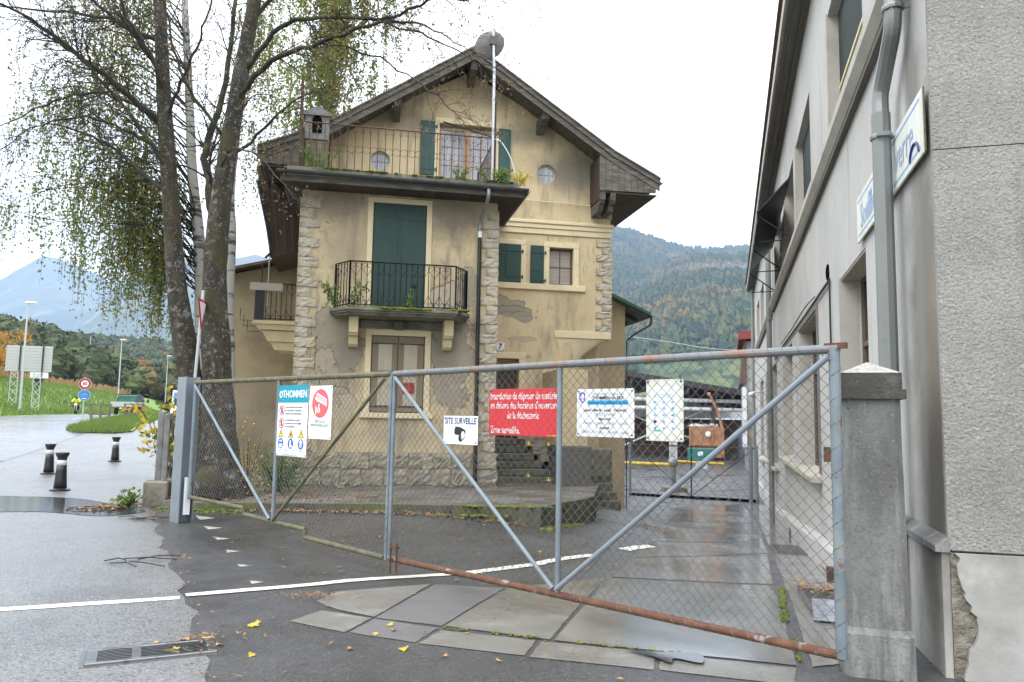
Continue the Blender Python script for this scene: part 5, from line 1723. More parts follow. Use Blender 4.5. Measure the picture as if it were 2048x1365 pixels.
# cables, small vents, hooks
cb = MB()
cb.tube([(-.03, 5.55, 3.62), (-.03, 9, 3.6), (-.03, 14.4, 3.63), (-.03, 18.5, 3.55)], .022, 5)
cb.build("cable", "cable_black", bld)
cb = MB()
cb.tube(catmull([(-.05, 7.2, 3.66), (-.05, 9, 3.72), (-.05, 12, 3.69), (-.05, 15.5, 3.72)], 4), .012, 4)
cb.build("cable", "cable_black", bld)
MB().tube([(-.03, 5.5, 3.65), (-.03, 5.5, 1.2)], .014, 5).build("cable", "cable_black", bld)
MB().ball((-.01, 5.8, 3.78), (.03, .10, .13), 10, 6).build("vent_hole_shade", "shade_and_rail_black", bld)  # solid black lump on the wall, painted as the shade within a hole
for v, z0, z1 in ((4.4, -.55, -.2), (12.9, -1.15, -.75)):
    MB().box(-.078, -.06, v, v + .55, z0, z1).build("cellar_vent", "gutter", bld)
fl = MB()
fl.tube([(-.05, 25, 2.85), (-.5, 24.6, 2.8)], .03, 5)
fl.ball((-.55, 24.5, 2.72), (.13, .2, .1), 8, 6)
fl.build("flood_lamp", "white", bld)

# awning over the first-floor windows
aw = thing("awning", "dark folded awning on thin steel arms hanging out from the grey building", "awning", (2.92, 5.2, 0), -BA)
MB().hexa([(-.05, 11.4, 6.95), (-.75, 11.4, 6.2), (-.75, 18.4, 6.2), (-.05, 18.4, 6.95)], [(-.05, 11.4, 6.99), (-.75, 11.4, 6.24), (-.75, 18.4, 6.24), (-.05, 18.4, 6.99)]).build("cloth", "black_pipe", aw)
vb = MB()
for k in range(14):
    y0 = 11.4 + k * .5
    vb.hexa([(-.76, y0, 6.0 + .05 * (k % 2)), (-.74, y0, 6.0 + .05 * (k % 2)), (-.74, y0 + .5, 6.05 - .05 * (k % 2)), (-.76, y0 + .5, 6.05 - .05 * (k % 2))], [(-.76, y0, 6.24), (-.74, y0, 6.24), (-.74, y0 + .5, 6.24), (-.76, y0 + .5, 6.24)])
vb.build("valance", "black_pipe", aw)
for v in (11.5, 15, 18.3):
    MB().tube([(0, v, 5.6), (-.75, v, 6.18)], .018, 5).build("arm", "wrought_iron", aw)
    MB().tube([(0, v, 5.6), (-.7, v, 5.58)], .014, 5).build("arm", "wrought_iron", aw)

# faded shop board on the wall near the corner
sgn = thing("glass_sign", "faded white board lettered Souffle verre behind the downpipe of the grey building", "sign", (2.92, 5.2, 0), -BA)
MB().box(-.046, -.03, .05, 2.95, 3.555, 4.03).build("board", "board_faded", sgn)
eg = MB()
eg.box(-.04, -.03, .03, .049, 3.555, 4.03)
eg.build("board_edge", "old_wood", sgn)
for z in (3.615, 3.975):
    MB().box(-.0485, -.0465, .12, 2.88, z - .008, z + .008).build("line", "pale_blue_print", sgn)
RT = Matrix(((0, 0, -1), (-1, 0, 0), (0, 1, 0))).to_euler()
words(sgn, "verre", (-.05, .66, 3.80), .36, "letter_faded", RT, sx=.85)
words(sgn, "Soufflé", (-.05, 2.3, 3.77), .36, "pale_blue_print", RT, sx=.85)
MB().tube([(-.05, .3 - .14 * math.cos(t), 3.6 + .1 * math.sin(t)) for t in [math.pi * k / 10 for k in range(11)]], .012, 4).build("swoosh", "navy", sgn)

# drain covers in the gutter strip beside the wall
for (px, py, rz, w_, l_, lab) in ((5.45, 15.05, R(74), .75, 2.2, "slotted drain cover farther down beside the grey wall"), (3.2, 7.75, R(74), .55, 1.5, "wet slotted drain cover with a glass pane behind the gate hinge")):
    t = thing("drain_cover", lab, "drain cover", (px, py, g1(px, py) + .018), R(90) - BA - R(3), "drain covers along the grey wall")
    t.rotation_euler = (0, math.atan2(g1(px - .3, py - .9) - g1(px + .3, py + .9), 1.9), R(90) - BA)
    f = MB()
    f.box(-l_ / 2, l_ / 2, -w_ / 2, -w_ / 2 + .04, -.02, .02)
    f.box(-l_ / 2, l_ / 2, w_ / 2 - .04, w_ / 2, -.02, .02)
    f.box(-l_ / 2, -l_ / 2 + .04, -w_ / 2 + .04, w_ / 2 - .04, -.02, .02)
    f.box(l_ / 2 - .04, l_ / 2, -w_ / 2 + .04, w_ / 2 - .04, -.02, .02)
    f.build("frame", "cast_iron", t)
    MB().poly([(-l_ / 2 + .03, -w_ / 2 + .03, -.012), (l_ / 2 - .03, -w_ / 2 + .03, -.012), (l_ / 2 - .03, w_ / 2 - .03, -.012), (-l_ / 2 + .03, w_ / 2 - .03, -.012)]).build("pit_shade", "shade_and_rail_black", t)  # black sheet just under the bars: shade of the pit put into colour
    n = int(l_ / .1)
    bar = MB().box(-.025, .025, -w_ / 2 + .04, w_ / 2 - .04, -.01, .014)
    me = None
    for k in range(1, n):
        x = -l_ / 2 + l_ * k / n
        if me is None:
            o = bar.build("bar", "cast_iron", t)
            me = o.data
            o.location = (x, 0, 0)
        else:
            link("bar", me, t, (x, 0, 0))
gp = thing("loose_glass_sheet", "loose wired glass pane leaning over the drain by the gate hinge", "glass pane", (2.98, 7.05, g1(2.98, 7.05) + .04), R(70))
MB().cbox(-.42, .42, -.24, .24, 0, .015, .003).build("pane", "curtain_glass", gp)

# ================================================================== GATE PILLAR
pil = thing("gate_pillar", "weathered concrete gate pillar with a dark pyramid cap at the right", "pillar", (2.47, 5.32, 0), 0)
# local x points away from the leaf, y away from the camera
def ppr(poly, z0, z1, poly2=None):
    p2 = poly2 or poly
    n = len(poly)
    return [(a, b, z0) for a, b in poly] + [(a, b, z1) for a, b in p2], [list(range(n))[::-1], list(range(n, 2 * n))] + [[i, (i + 1) % n, n + (i + 1) % n, n + i] for i in range(n)]
def octo(h, c):
    return [(-h + c, -h), (h - c, -h), (h, -h + c), (h, h - c), (h - c, h), (-h + c, h), (-h, h - c), (-h, -h + c)]
pil.rotation_euler = (0, 0, -BA + R(-2))
MB().add(*ppr(octo(.222, .045), -.3, .27, octo(.216, .045))).build("base", "pillar_concrete", pil)
MB().add(*ppr(octo(.216, .045), .27, .31, octo(.197, .045))).build("base_chamfer", "pillar_concrete", pil)
MB().add(*ppr(octo(.197, .045), .31, 1.80, octo(.178, .04))).build("shaft", "pillar_concrete", pil)
MB().add(*ppr(octo(.210, .012), 1.80, 1.865)).build("cap_slab", "cap_concrete", pil)
MB().add(*ppr(octo(.192, .028), 1.866, 1.975)).build("cap_block", "cap_concrete", pil)
cp = MB()
oc = octo(.191, .018)
cp.add([(a, b, 1.9755) for a, b in oc] + [(0, 0, 2.06)], [[i, (i + 1) % 8, 8] for i in range(8)] + [list(range(8))[::-1]])
cp.build("cap_pyramid", "cap_top", pil)
for z in (.62, 1.42):
    h = MB()
    h.box(-.30, -.17, -.14, -.09, z - .05, z + .05)
    h.box(-.24, -.17, -.10, -.02, z - .10, z)
    h.build("hinge", "rusty_iron", pil)

# ================================================================== DOUBLE GATE
GA = math.atan2(11.7 - 4.95, -4.84 - 2.12)
GC = "wide double gate of pipe and chain-link"

def wire_mesh(x0, x1, zb, zt, parent, p=.042, y=.0):
    mb = MB()
    n = int((x1 - x0) / p)
    r = .0021
    g_ = random.Random(int(x0 * 100))
    for k in range(n):
        xk = x0 + k * p
        z1 = zt
        pts = []
        i = 0
        zl = zb(xk)
        m_ = int((z1 - zl) / p)
        for i in range(m_ + 1):
            odd = (i + k) % 2
            z = z1 - i * p
            sag = .006 * math.sin(xk * 3.1 + z * 2) + .004 * math.sin(xk * 9)
            pts.append((xk + odd * p + sag, y + (.002 if odd else -.002), z + .008 * math.sin(xk * 2.3)))
        for i in range(len(pts) - 1):
            a, b = Vector(pts[i]), Vector(pts[i + 1])
            d = (b - a).normalized()
            n1 = Vector((-d.z, 0, d.x)) * r
            n2 = Vector((0, 1, 0)) * r
            o = len(mb.v)
            mb.v.extend([tuple(a + n1), tuple(a - n1 * .6 + n2), tuple(a - n1 * .6 - n2), tuple(b + n1), tuple(b - n1 * .6 + n2), tuple(b - n1 * .6 - n2)])
            for q in range(3):
                mb.f.append([o + q, o + (q + 1) % 3, o + 3 + (q + 1) % 3, o + 3 + q])
                mb.mi.append(0)
    w = mb.build("wire_mesh", "wire", parent)
    w["kind"] = "stuff"
    return w

def ties(p, q, r, pitch, parent, m="wire"):
    P, Q = Vector(p), Vector(q)
    L_ = (Q - P).length
    T = (Q - P).normalized()
    A = T.orthogonal().normalized()
    B_ = T.cross(A)
    n = int(L_ / pitch)
    pts = []
    for k in range(n * 7 + 1):
        a = 2 * math.pi * k / 7
        pts.append(P + T * (L_ * k / (n * 7)) + (A * math.cos(a) + B_ * math.sin(a)) * (r + .002))
    o = MB().tube(pts, .0028, 3).build("binding_wire", m, parent)
    return o

def tube(parent, name, p, q, r, m, n=10):
    return MB().tube([p, q], r, n).build(name, m, parent)

def gate_leaf(label, x0, x1, side):
    t = thing("gate_leaf", label, "gate", (2.12, 4.95, 0), GA, "leaves of the double gate")
    return t

gr_ = gate_leaf("right leaf of the chain-link gate, with rusty bottom rail, hinged on the concrete pillar", 0, 4.7, 1)
tube(gr_, "hinge_post", (.03, 0, .17), (.03, 0, 2.13), .036, "galv_blue", 12)
tube(gr_, "post", (2.37, 0, .19), (2.37, 0, 2.07), .025, "galv_blue")
tube(gr_, "end_post", (4.69, 0, .14), (4.69, 0, 2.07), .021, "galv_blue")
tube(gr_, "top_rail", (.0, 0, 2.115), (4.70, 0, 2.085), .031, "rail_top", 12)
tube(gr_, "bottom_rail", (.02, 0, .185), (4.68, 0, .155), .030, "rail_rust", 12)
tube(gr_, "brace", (.06, 0.035, 2.06), (2.36, 0.03, .22), .021, "steel_post")
tube(gr_, "brace", (4.64, 0.035, 2.04), (2.40, 0.03, .22), .020, "galv_blue")
wire_mesh(.04, 4.66, lambda x: .18, 2.09, gr_)
ties((.05, 0, 2.115), (4.66, 0, 2.085), .031, .105, gr_)
ties((.05, 0, .185), (4.66, 0, .155), .030, .12, gr_)
ties((.03, 0, .2), (.03, 0, 2.08), .036, .15, gr_)
MB().box(-.05, .09, -.02, .02, 2.115, 2.152).build("corner_weld", "rail_rust", gr_)
bo = MB()
for x in (4.60, 4.5):
    bo.tube([(x, .05, .33), (x, .05, .015)], .011, 6)
bo.box(4.48, 4.62, .03, .065, .28, .3)
bo.build("drop_bolt", "rusty_iron", gr_)

gl_ = gate_leaf("left leaf of the chain-link gate, with mossy rails, closed against the steel post", 4.76, 9.65, -1)
tube(gl_, "end_post", (4.745, 0, .13), (4.745, 0, 2.10), .022, "galv_blue", 12)
tube(gl_, "post", (7.12, 0, .26), (7.12, 0, 2.07), .026, "galv_blue")
tube(gl_, "hinge_post", (9.60, 0, .36), (9.60, 0, 2.1), .032, "galv_blue")
tube(gl_, "top_rail", (4.74, 0, 2.085), (9.64, 0, 2.095), .031, "rail_moss", 12)
for k, (a, b) in enumerate((((4.78, 0, .15), (6.345, 0, .175)), ((6.345, 0, .175), (6.345, 0, .265)), ((6.345, 0, .265), (7.89, 0, .30)), ((7.89, 0, .30), (7.89, 0, .38)), ((7.89, 0, .38), (9.62, 0, .385)))):
    tube(gl_, "bottom_rail", a, b, .028, "rail_moss")
tube(gl_, "brace", (4.82, .034, 2.04), (7.08, .03, .3), .020, "rail_moss")
tube(gl_, "brace", (9.56, .034, 2.05), (7.16, .03, .31), .020, "galv_blue")
wire_mesh(4.80, 9.58, lambda x: .17 if x < 6.34 else (.28 if x < 7.88 else .39), 2.07, gl_)
ties((4.8, 0, 2.085), (9.6, 0, 2.095), .031, .1, gl_)
ties((4.745, 0, .3), (4.745, 0, 2.05), .022, .11, gl_)

# ---- signs wired to the gate. local x runs right to left as seen from the street, +y faces the street
def gate_sign(label, x0, x1, z0, z1, y, m="panel_white", skew=0.0, name="notice_board"):
    cx, cz = (x0 + x1) / 2, (z0 + z1) / 2
    # each sign's own frame: X to the viewer's right, Z up, -Y towards the viewer
    c, s_ = math.cos(GA), math.sin(GA)
    wx, wy = 2.12 + cx * c - y * s_, 4.95 + cx * s_ + y * c
    t = thing(name, label, "sign", (wx, wy, cz), 0, "notices wired to the gate")
    t.rotation_euler = (0, skew, GA + math.pi)
    w, h = x1 - x0, z1 - z0
    pan = MB().cbox(-w / 2, w / 2, -.002, .002, -h / 2, h / 2, .0012).build("panel", m, t)
    t["w"] = w
    for sx in (-1, 1):
        for sz in (-1, 1):
            MB().lathe([(.008, -.006), (.008, -.002)], 8, (sx * (w / 2 - .02), 0, sz * (h / 2 - .02)), 'y').build("screw", "gutter", t)
    return t
TXR = (R(90), 0, 0)
YF = -.0045
def disc(t, x, z, rx, rz, m, y=-.003, n=24, name="emblem"):
    return MB().poly([(x + rx * math.cos(2 * math.pi * k / n), y, z + rz * math.sin(2 * math.pi * k / n)) for k in range(n)]).build(name, m, t)
def flat(t, pts, m, y=-.0035, name="pictogram"):
    return MB().poly([(a, y, b) for a, b in pts]).build(name, m, t)
def rect(t, x0, x1, z0, z1, m, y=-.003, name="printed_field"):
    return flat(t, [(x0, z0), (x1, z0), (x1, z1), (x0, z1)], m, y, name)
def ringp(t, x, z, r0, r1, m, y=-.0036, n=24, sz=1.0):
    mb = MB()
    vs = []
    for k in range(n):
        a = 2 * math.pi * k / n
        vs += [(x + r0 * math.cos(a), y, z + sz * r0 * math.sin(a)), (x + r1 * math.cos(a), y, z + sz * r1 * math.sin(a))]
    mb.add(vs, [(2 * k, 2 * k + 1, (2 * k + 3) % (2 * n), (2 * k + 2) % (2 * n)) for k in range(n)])
    return mb.build("ring", m, t)

# 1 safety board
s1 = gate_sign("tall safety board with a turquoise THOMMEN header on the left gate leaf", 6.33, 7.04, 1.12, 2.0, .045)
W, Hh = .71, .88
rect(s1, -W / 2, W / 2, .22, .44, "cyan_blue")
words(s1, "THOMMEN", (.045, YF, .325), .125, "white", TXR, sx=.92, bold=.02)
ringp(s1, -.285, .325, .024, .043, "white", sz=1)
flat(s1, [(-.275, .31), (-.25, .31), (-.262, .275)], "cyan_blue", -.004)
for k, (zz, tx) in enumerate(((.125, ["Accès interdit aux personnes", "non autorisées. L'entreprise", "décline toute responsabilité."]), (-.035, ["Les dispositifs de sécurité", "ne doivent pas être modifiés", "sans autorisation."]))):
    ringp(s1, -.25, zz, .05, .064, "signal_red")
    flat(s1, [(-.268, zz - .035), (-.236, zz - .035), (-.232, zz), (-.24, zz + .038), (-.262, zz + .038), (-.27, zz)], "print_black", -.0036)
    flat(s1, [(-.295, zz + .034), (-.286, zz + .043), (-.205, zz - .034), (-.214, zz - .043)], "signal_red", -.004)
    for j, ln in enumerate(tx):
        words(s1, ln, (-.165, YF, zz + .04 - j * .04), .037, "print_black", TXR, 'LEFT', sx=.92, bold=.012)
for k in range(3):
    x = -.25 + k * .24
    flat(s1, [(x - .066, -.21), (x + .066, -.21), (x, -.098)], "print_black", -.0034)
    flat(s1, [(x - .052, -.203), (x + .052, -.203), (x, -.112)], "warn_yellow", -.0038)
    flat(s1, [(x - .008, -.175), (x + .008, -.175), (x + .01, -.14), (x - .01, -.14)] if k != 1 else [(x - .02, -.19), (x + .015, -.19), (x + .02, -.165), (x, -.14), (x - .012, -.16)], "print_black", -.0042)
    disc(s1, x, -.285, .065, .065, "safety_blue", -.0034)
    if k == 0:
        flat(s1, [(x - .04, -.29), (x + .04, -.29), (x + .026, -.335), (x - .026, -.335)], "white", -.004)
        flat(s1, [(x - .035, -.265), (x + .035, -.265), (x + .02, -.245), (x - .02, -.245)], "white", -.004)
    elif k == 1:
        flat(s1, [(x - .02, -.245), (x + .01, -.245), (x + .012, -.295), (x + .04, -.31), (x + .04, -.33), (x - .02, -.33)], "white", -.004)
    else:
        flat(s1, [(x - .02, -.325), (x - .02, -.27), (x - .04, -.275), (x - .03, -.25), (x + .03, -.25), (x + .04, -.275), (x + .02, -.27), (x + .02, -.325), (x + .004, -.325), (x, -.285), (x - .004, -.325)], "white", -.004)
        disc(s1, x, -.237, .012, .012, "white", -.004, 12)
for z in (-.36, ):
    rect(s1, -.3, .3, -.363, -.36, "print_black", -.0036)
    for k, (a, b) in enumerate((("Ambulance", "144"), ("Pompiers", "118"), ("Police", "117"), ("Appel d'urgence", "112"))):
        words(s1, a, (-.3 + .165 * k, YF, -.374), .022, "print_black", TXR, 'LEFT', sx=.85)
        words(s1, b, (-.3 + .165 * k, YF, -.392), .02, "print_black", TXR, 'LEFT')
    rect(s1, -.3, .3, -.404, -.4015, "print_black", -.0036)
words(s1, "La sécurité avant tout !", (-.02, YF, -.422), .042, "cyan_blue", TXR)

# 2 video surveillance board
s2 = gate_sign("white board with a coral oval camera emblem reading SITE SOUS VIDÉOSURVEILLANCE", 5.81, 6.30, 1.35, 1.98, .045)
disc(s2, 0, .105, .18, .172, "coral", -.003, 32)
flat(s2, [(-.11, .16), (-.07, .225), (.13, .15), (.145, .11), (.10, .09), (-.09, .13)], "coral_pale", -.0034)
for a, b in (((-.11, .16), (-.07, .225)), ((-.07, .225), (.13, .15)), ((.13, .15), (.1, .09)), ((.1, .09), (-.11, .16))):
    MB().tube([(a[0], -.004, a[1]), (b[0], -.004, b[1])], .006, 4).build("outline", "white", s2)
flat(s2, [(.10, .12), (.14, .10), (.135, .07), (.095, .085)], "white", -.0037)
ringp(s2, -.03, .025, .014, .03, "white", -.0038)
flat(s2, [(-.10, -.02), (-.08, -.02), (-.08, .07), (-.10, .07)], "white", -.0038)
flat(s2, [(-.08, .015), (-.05, .015), (-.05, .03), (-.08, .03)], "white", -.0038)
flat(s2, [(-.04, .05), (-.02, .05), (-.015, .10), (-.035, .10)], "white", -.0038)
words(s2, "SITE SOUS", (0, YF, -.112), .05, "print_black", TXR, sx=1.0)
words(s2, "VIDÉOSURVEILLANCE!", (0, YF, -.155), .045, "print_black", TXR, sx=.9)
for k in range(3):
    words(s2, "pour la protection des personnes et des biens", (-.22, YF, -.255 - .017 * k), .017, "print_grey", TXR, 'LEFT', sx=1.1)

# 3 SITE SURVEILLE
s3 = gate_sign("small white sign reading SITE SURVEILLE above a black camera drawing", 3.335, 3.82, 1.375, 1.645, .045)
words(s3, "SITE SURVEILLE", (0, YF, .085), .085, "navy", TXR, sx=.78, bold=.02)
flat(s3, [(-.085, .0), (-.07, .035), (.0, .03), (.075, .0), (.075, -.035), (.06, -.03), (.03, -.05), (-.07, -.045), (-.085, -.03)], "print_black", -.0034)
disc(s3, .04, -.045, .026, .042, "white", -.0038, 20)
ringp(s3, .04, -.045, .024, .03, "print_black", -.004, 20, 1.5)
disc(s3, .042, -.045, .006, .01, "print_black", -.0042, 10)
flat(s3, [(-.02, -.05), (.01, -.05), (.012, -.08), (.04, -.1), (.0, -.115), (-.025, -.09)], "print_black", -.0036)

# 4 red board, behind the mesh
s4 = gate_sign("red board lettered in white against the middle post of the right leaf", 2.405, 3.28, 1.475, 1.9, -.045, "sign_red")
words(s4, "Interdiction de déposer du matériel", (.0, YF, .145), .094, "white", TXR, sx=.62, bold=.008)
words(s4, "en dehors des horaires d'ouverture", (.005, YF, .06), .094, "white", TXR, sx=.62, bold=.008)
words(s4, "de la déchetterie", (.0, YF, -.03), .094, "white", TXR, sx=.62, bold=.008)
words(s4, "Zone surveillée.", (-.41, YF, -.165), .094, "white", TXR, 'LEFT', sx=.62, bold=.008)
rect(s4, .30, .43, -.205, -.199, "warn_yellow", -.0036)
for (x, z) in ((-.43, -.2), (.43, .2)):
    MB().box(x - .006, x + .006, -.008, .05, z - .004, z + .004).build("tie", "warn_yellow", s4)

# 5 opening hours
s5 = gate_sign("white opening hours board with a violet crest and a blue highlighted line", 1.63, 2.215, 1.49, 1.885, -.045)
flat(s5, [(-.268, .165), (-.235, .175), (-.202, .165), (-.203, .11), (-.235, .075), (-.267, .11)], "violet", -.0034)
flat(s5, [(-.25, .15), (-.225, .16), (-.21, .13), (-.225, .115), (-.218, .095), (-.24, .1), (-.238, .12), (-.255, .125)], "white", -.0038)
words(s5, "Déchetterie communale", (.03, YF, .155), .034, "print_grey", TXR)
words(s5, "THOMMEN SA BEX", (.03, YF, .122), .038, "print_black", TXR, bold=.018)
rect(s5, -.175, .235, .066, .104, "sky_print", -.0034)
words(s5, "Réservée aux habitants de Bex", (.03, -.0048, .085), .033, "navy", TXR, bold=.008)
for k, (a, b) in enumerate((("Lundi - Mardi - Jeudi - Vendredi", 1), ("13H30 - 16H30", 0), ("Mercredi", 1), ("10H00 - 12H00 / 13H30 - 16H30", 0), ("Samedi", 1), ("09H00 - 11H30 h / 13H00 - 16H00", 0))):
    words(s5, a, (.0, YF, .022 - k * .036), .034, "print_black" if b else "print_grey", TXR, bold=.016 if b else .004)

# 6 poster in a plastic pocket
s6 = gate_sign("yellowed plastic pocket holding a white poster of small pictures, hung behind the mesh", 1.185, 1.52, 1.475, 1.95, -.05, "plastic_pocket", 0.0, "plastic_pocket")
rect(s6, -.125, .12, -.175, .175, "panel_white", -.0028, "poster")
for k in range(2):
    words(s6, "Matières acceptées à la déchetterie", (-.1, YF, .12 - .018 * k), .014, "teal_print", TXR, 'LEFT', sx=.9)
for j in range(5):
    for i in range(3):
        x, z = -.085 + i * .08, .062 - j * .05
        m_ = BRU.choice(["print_black", "teal_print", "navy", "print_grey", "pale_blue_print"])
        n = BRU.randint(5, 7)
        flat(s6, [(x + BRU.uniform(.010, .02) * math.cos(2 * math.pi * k / n), z + BRU.uniform(.008, .016) * math.sin(2 * math.pi * k / n)) for k in range(n)], m_, -.0034)
        words(s6, "papier" if (i + j) % 2 else "verre", (x, YF, z - .022), .01, "print_grey", TXR)
rect(s6, -.095, -.03, -.165, -.152, "teal_print", -.0034)
for x in (-.15, .15):
    MB().tube([(x, -.002, .225), (x, -.03, .26), (x, .0, .27)], .004, 4).build("hook", "wrought_iron", s6)
# red box hanging on the mesh
rb = thing("letter_box", "small red metal box tied to the mesh beside the joint of the two leaves", "box", (2.12 + 4.53 * math.cos(GA), 4.95 + 4.53 * math.sin(GA), 1.93), GA + math.pi)
MB().cbox(-.07, .07, .02, .09, -.06, .06, .006).build("body", "truck_red", rb)
MB().tube([(-.12, .0, .05), (.0, .02, .04), (.12, .0, .02)], .004, 4).build("tie", "rusty_iron", rb)

# yellow tags and leaves caught in the wires
for k, (x, z) in enumerate(((2.72, 1.4), (2.49, 1.4), (2.72, 1.12), (2.48, 1.1))):
    t = MB()
    for a in (0.3, 1.5, 2.6):
        t.hexa([(x - .004, .0, z), (x + .004, 0, z), (x + .004 + .03 * math.cos(a), .006, z + .03 * math.sin(a)), (x - .004 + .03 * math.cos(a), .006, z + .03 * math.sin(a))],
               [(x - .004, .003, z), (x + .004, .003, z), (x + .004 + .03 * math.cos(a), .009, z + .03 * math.sin(a)), (x - .004 + .03 * math.cos(a), .009, z + .03 * math.sin(a))])
    t.build("tie", "warn_yellow", gr_)

# ---- steel post at the left end of the gate
x_, y_ = 2.12 + 9.72 * math.cos(GA), 4.95 + 9.72 * math.sin(GA)
sp = thing("steel_gate_post", "blue-grey steel beam post at the left end of the gate", "post", (x_, y_, .12), GA)
hb = MB()
hb.box(-.02, .28, -.11, -.095, -.2, 2.06)
hb.box(-.02, .28, .095, .11, -.2, 2.06)
hb.box(.11, .13, -.095, .095, -.2, 2.06)
hb.build("beam", "steel_post", sp)
MB().box(-.06, .0, -.04, .04, .0, .55).build("stop_plate", "panel_white", sp)
# ================================================================== TREES
tg = random.Random(11)

def add_leaf(mb, p, s, g_, hang=0.0):
    """a small bent leaf of two triangles, any way up"""
    a = Vector((g_.uniform(-1, 1), g_.uniform(-1, 1), g_.uniform(-1, .4) - hang)).normalized()
    b = a.cross(Vector((g_.uniform(-1, 1), g_.uniform(-1, 1), g_.uniform(-1, 1)))).normalized()
    c = Vector(p)
    w = s * g_.uniform(.6, 1.1)
    o = len(mb.v)
    mb.v.extend([tuple(c), tuple(c + a * w * .5 + b * w * .36), tuple(c + a * w), tuple(c + a * w * .5 - b * w * .36)])
    mb.f.append([o, o + 1, o + 2, o + 3])
    mb.mi.append(0)

def twigs(tw, p, d, L_, r, lvl, g_, sag=0.0, tips=None, tropism=(0, 0, 0)):
    segs = 4 if lvl else 3
    pts = [Vector(p)]
    d = Vector(d).normalized()
    for k in range(segs):
        d = (d + Vector((g_.uniform(-1, 1), g_.uniform(-1, 1), g_.uniform(-1, 1))) * .24 + Vector(tropism) * .12 + Vector((0, 0, -sag))).normalized()
        pts.append(pts[-1] + d * (L_ / segs))
    tw.tube(pts, [r * (1 - .6 * k / segs) for k in range(segs + 1)], 3 if r < .012 else 5, False)
    if lvl == 0:
        if tips is not None:
            tips.append(pts[-1])
        return
    n = g_.randint(2, 4)
    for k in range(n):
        i = g_.randint(1, segs)
        dd = (pts[i] - pts[i - 1]).normalized()
        q = dd.orthogonal().normalized()
        q.rotate(Matrix.Rotation(g_.uniform(0, 6.28), 3, dd))
        twigs(tw, pts[i], dd * .8 + q * g_.uniform(.5, .9), L_ * g_.uniform(.45, .75), r * .55, lvl - 1, g_, sag, tips, tropism)

# ---- the two-stemmed bare tree
bt = thing("bare_tree", "big two-stemmed bare tree with lichen bark standing just behind the left gate leaf", "tree", (-5.5, 14.5, 0))
O_ = Vector((-5.5, 14.5, 0))
loc = lambda p: tuple(Vector(p) - O_)
TL = [(-5.72, 14.6, -.1), (-5.80, 14.6, .55), (-5.92, 14.6, 1.32), (-6.14, 14.6, 2.45), (-6.46, 14.6, 3.99), (-6.67, 14.6, 5.56), (-6.92, 14.6, 7.48), (-7.11, 14.6, 9.23), (-7.27, 14.6, 11.13), (-7.4, 14.7, 13.5)]
TR = [(-5.38, 14.45, -.1), (-5.40, 14.45, .5), (-5.43, 14.4, 1.33), (-5.54, 14.4, 2.55), (-5.67, 14.4, 4.16), (-5.65, 14.4, 5.53), (-5.52, 14.4, 7.02), (-5.37, 14.4, 8.44), (-5.16, 14.4, 10.09), (-5.08, 14.4, 11.36), (-4.8, 14.4, 13.2)]
tm_ = MB()
def stem(pts, radii, n=12, sub=5, wob=.06):
    P = catmull(pts, sub)
    m_ = len(P)
    rr = list(np.interp(np.linspace(0, len(pts) - 1, m_), range(len(pts)), radii))
    rr = [r * (1 + tg.uniform(-wob, wob)) for r in rr]
    tm_.tube([loc(p) for p in P], rr, n)
stem(TL, [.50, .33, .265, .22, .19, .165, .14, .12, .10, .05])
stem(TR, [.53, .39, .32, .265, .23, .2, .17, .145, .12, .095, .05])
# root flare
for a in range(7):
    t = a / 7 * 6.28 + .4
    c = Vector((-5.5 + .3 * math.cos(t), 14.45 + .25 * math.sin(t), 0.5))
    e = Vector((-5.5 + .75 * math.cos(t), 14.45 + .6 * math.sin(t), -.05))
    tm_.tube([loc(c), loc(c.lerp(e, .5) + Vector((0, 0, -.05))), loc(e)], [.24, .19, .1], 8)
tm_.ball(loc((-5.35, 13.85, .35)), (.3, .25, .36), 10, 8, .08, tg)
tm_.build("trunk", "bark", bt, smooth=True)
lm_, tw_ = MB(), MB()
tips = []
def limb(pts, r0, r1, density, lvl=2, tropism=(0, 0, 0), tl=(.5, 1.1)):
    P = catmull([loc(p) for p in pts], 5)
    P = [p + Vector((tg.uniform(-1, 1), tg.uniform(-1, 1), tg.uniform(-1, 1))) * .03 for p in P]
    n = len(P)
    r0, r1 = r0 * .62, r1 * .5
    lm_.tube(P, [r0 + (r1 - r0) * k / (n - 1) for k in range(n)], 7)
    for k in range(max(3, n // 4), n):
        for q in range(density + 1):
            if tg.random() < .75:
                d = (P[k] - P[k - 1]).normalized()
                o = d.orthogonal().normalized()
                o.rotate(Matrix.Rotation(tg.uniform(0, 6.28), 3, d))
                twigs(tw_, P[k - 1].lerp(P[k], tg.random()), d * .75 + o * .75, tg.uniform(*tl), max(.006, (r0 + (r1 - r0) * k / n) * .32), lvl, tg, .03, tips, tropism)
limb([(-6.67, 14.6, 5.86), (-7.27, 14.9, 6.25), (-8.18, 15.2, 6.96), (-9.2, 15.5, 7.48), (-10.35, 15.8, 7.79)], .085, .02, 2)
limb([(-5.72, 14.4, 5.04), (-5.9, 14.5, 5.95), (-6.11, 14.7, 6.81), (-5.91, 15.0, 8.4), (-5.9, 15.2, 10.23), (-5.7, 15.4, 12)], .15, .06, 1)
limb([(-6.87, 14.6, 7.2), (-7.53, 14.2, 7.75), (-8.31, 13.8, 8.34), (-8.92, 13.4, 8.76), (-9.8, 13.0, 9.1)], .11, .03, 3)
limb([(-6.98, 14.6, 8.3), (-7.52, 14.2, 9.01), (-8.2, 14.0, 9.49), (-8.91, 13.7, 10.1)], .09, .03, 2)
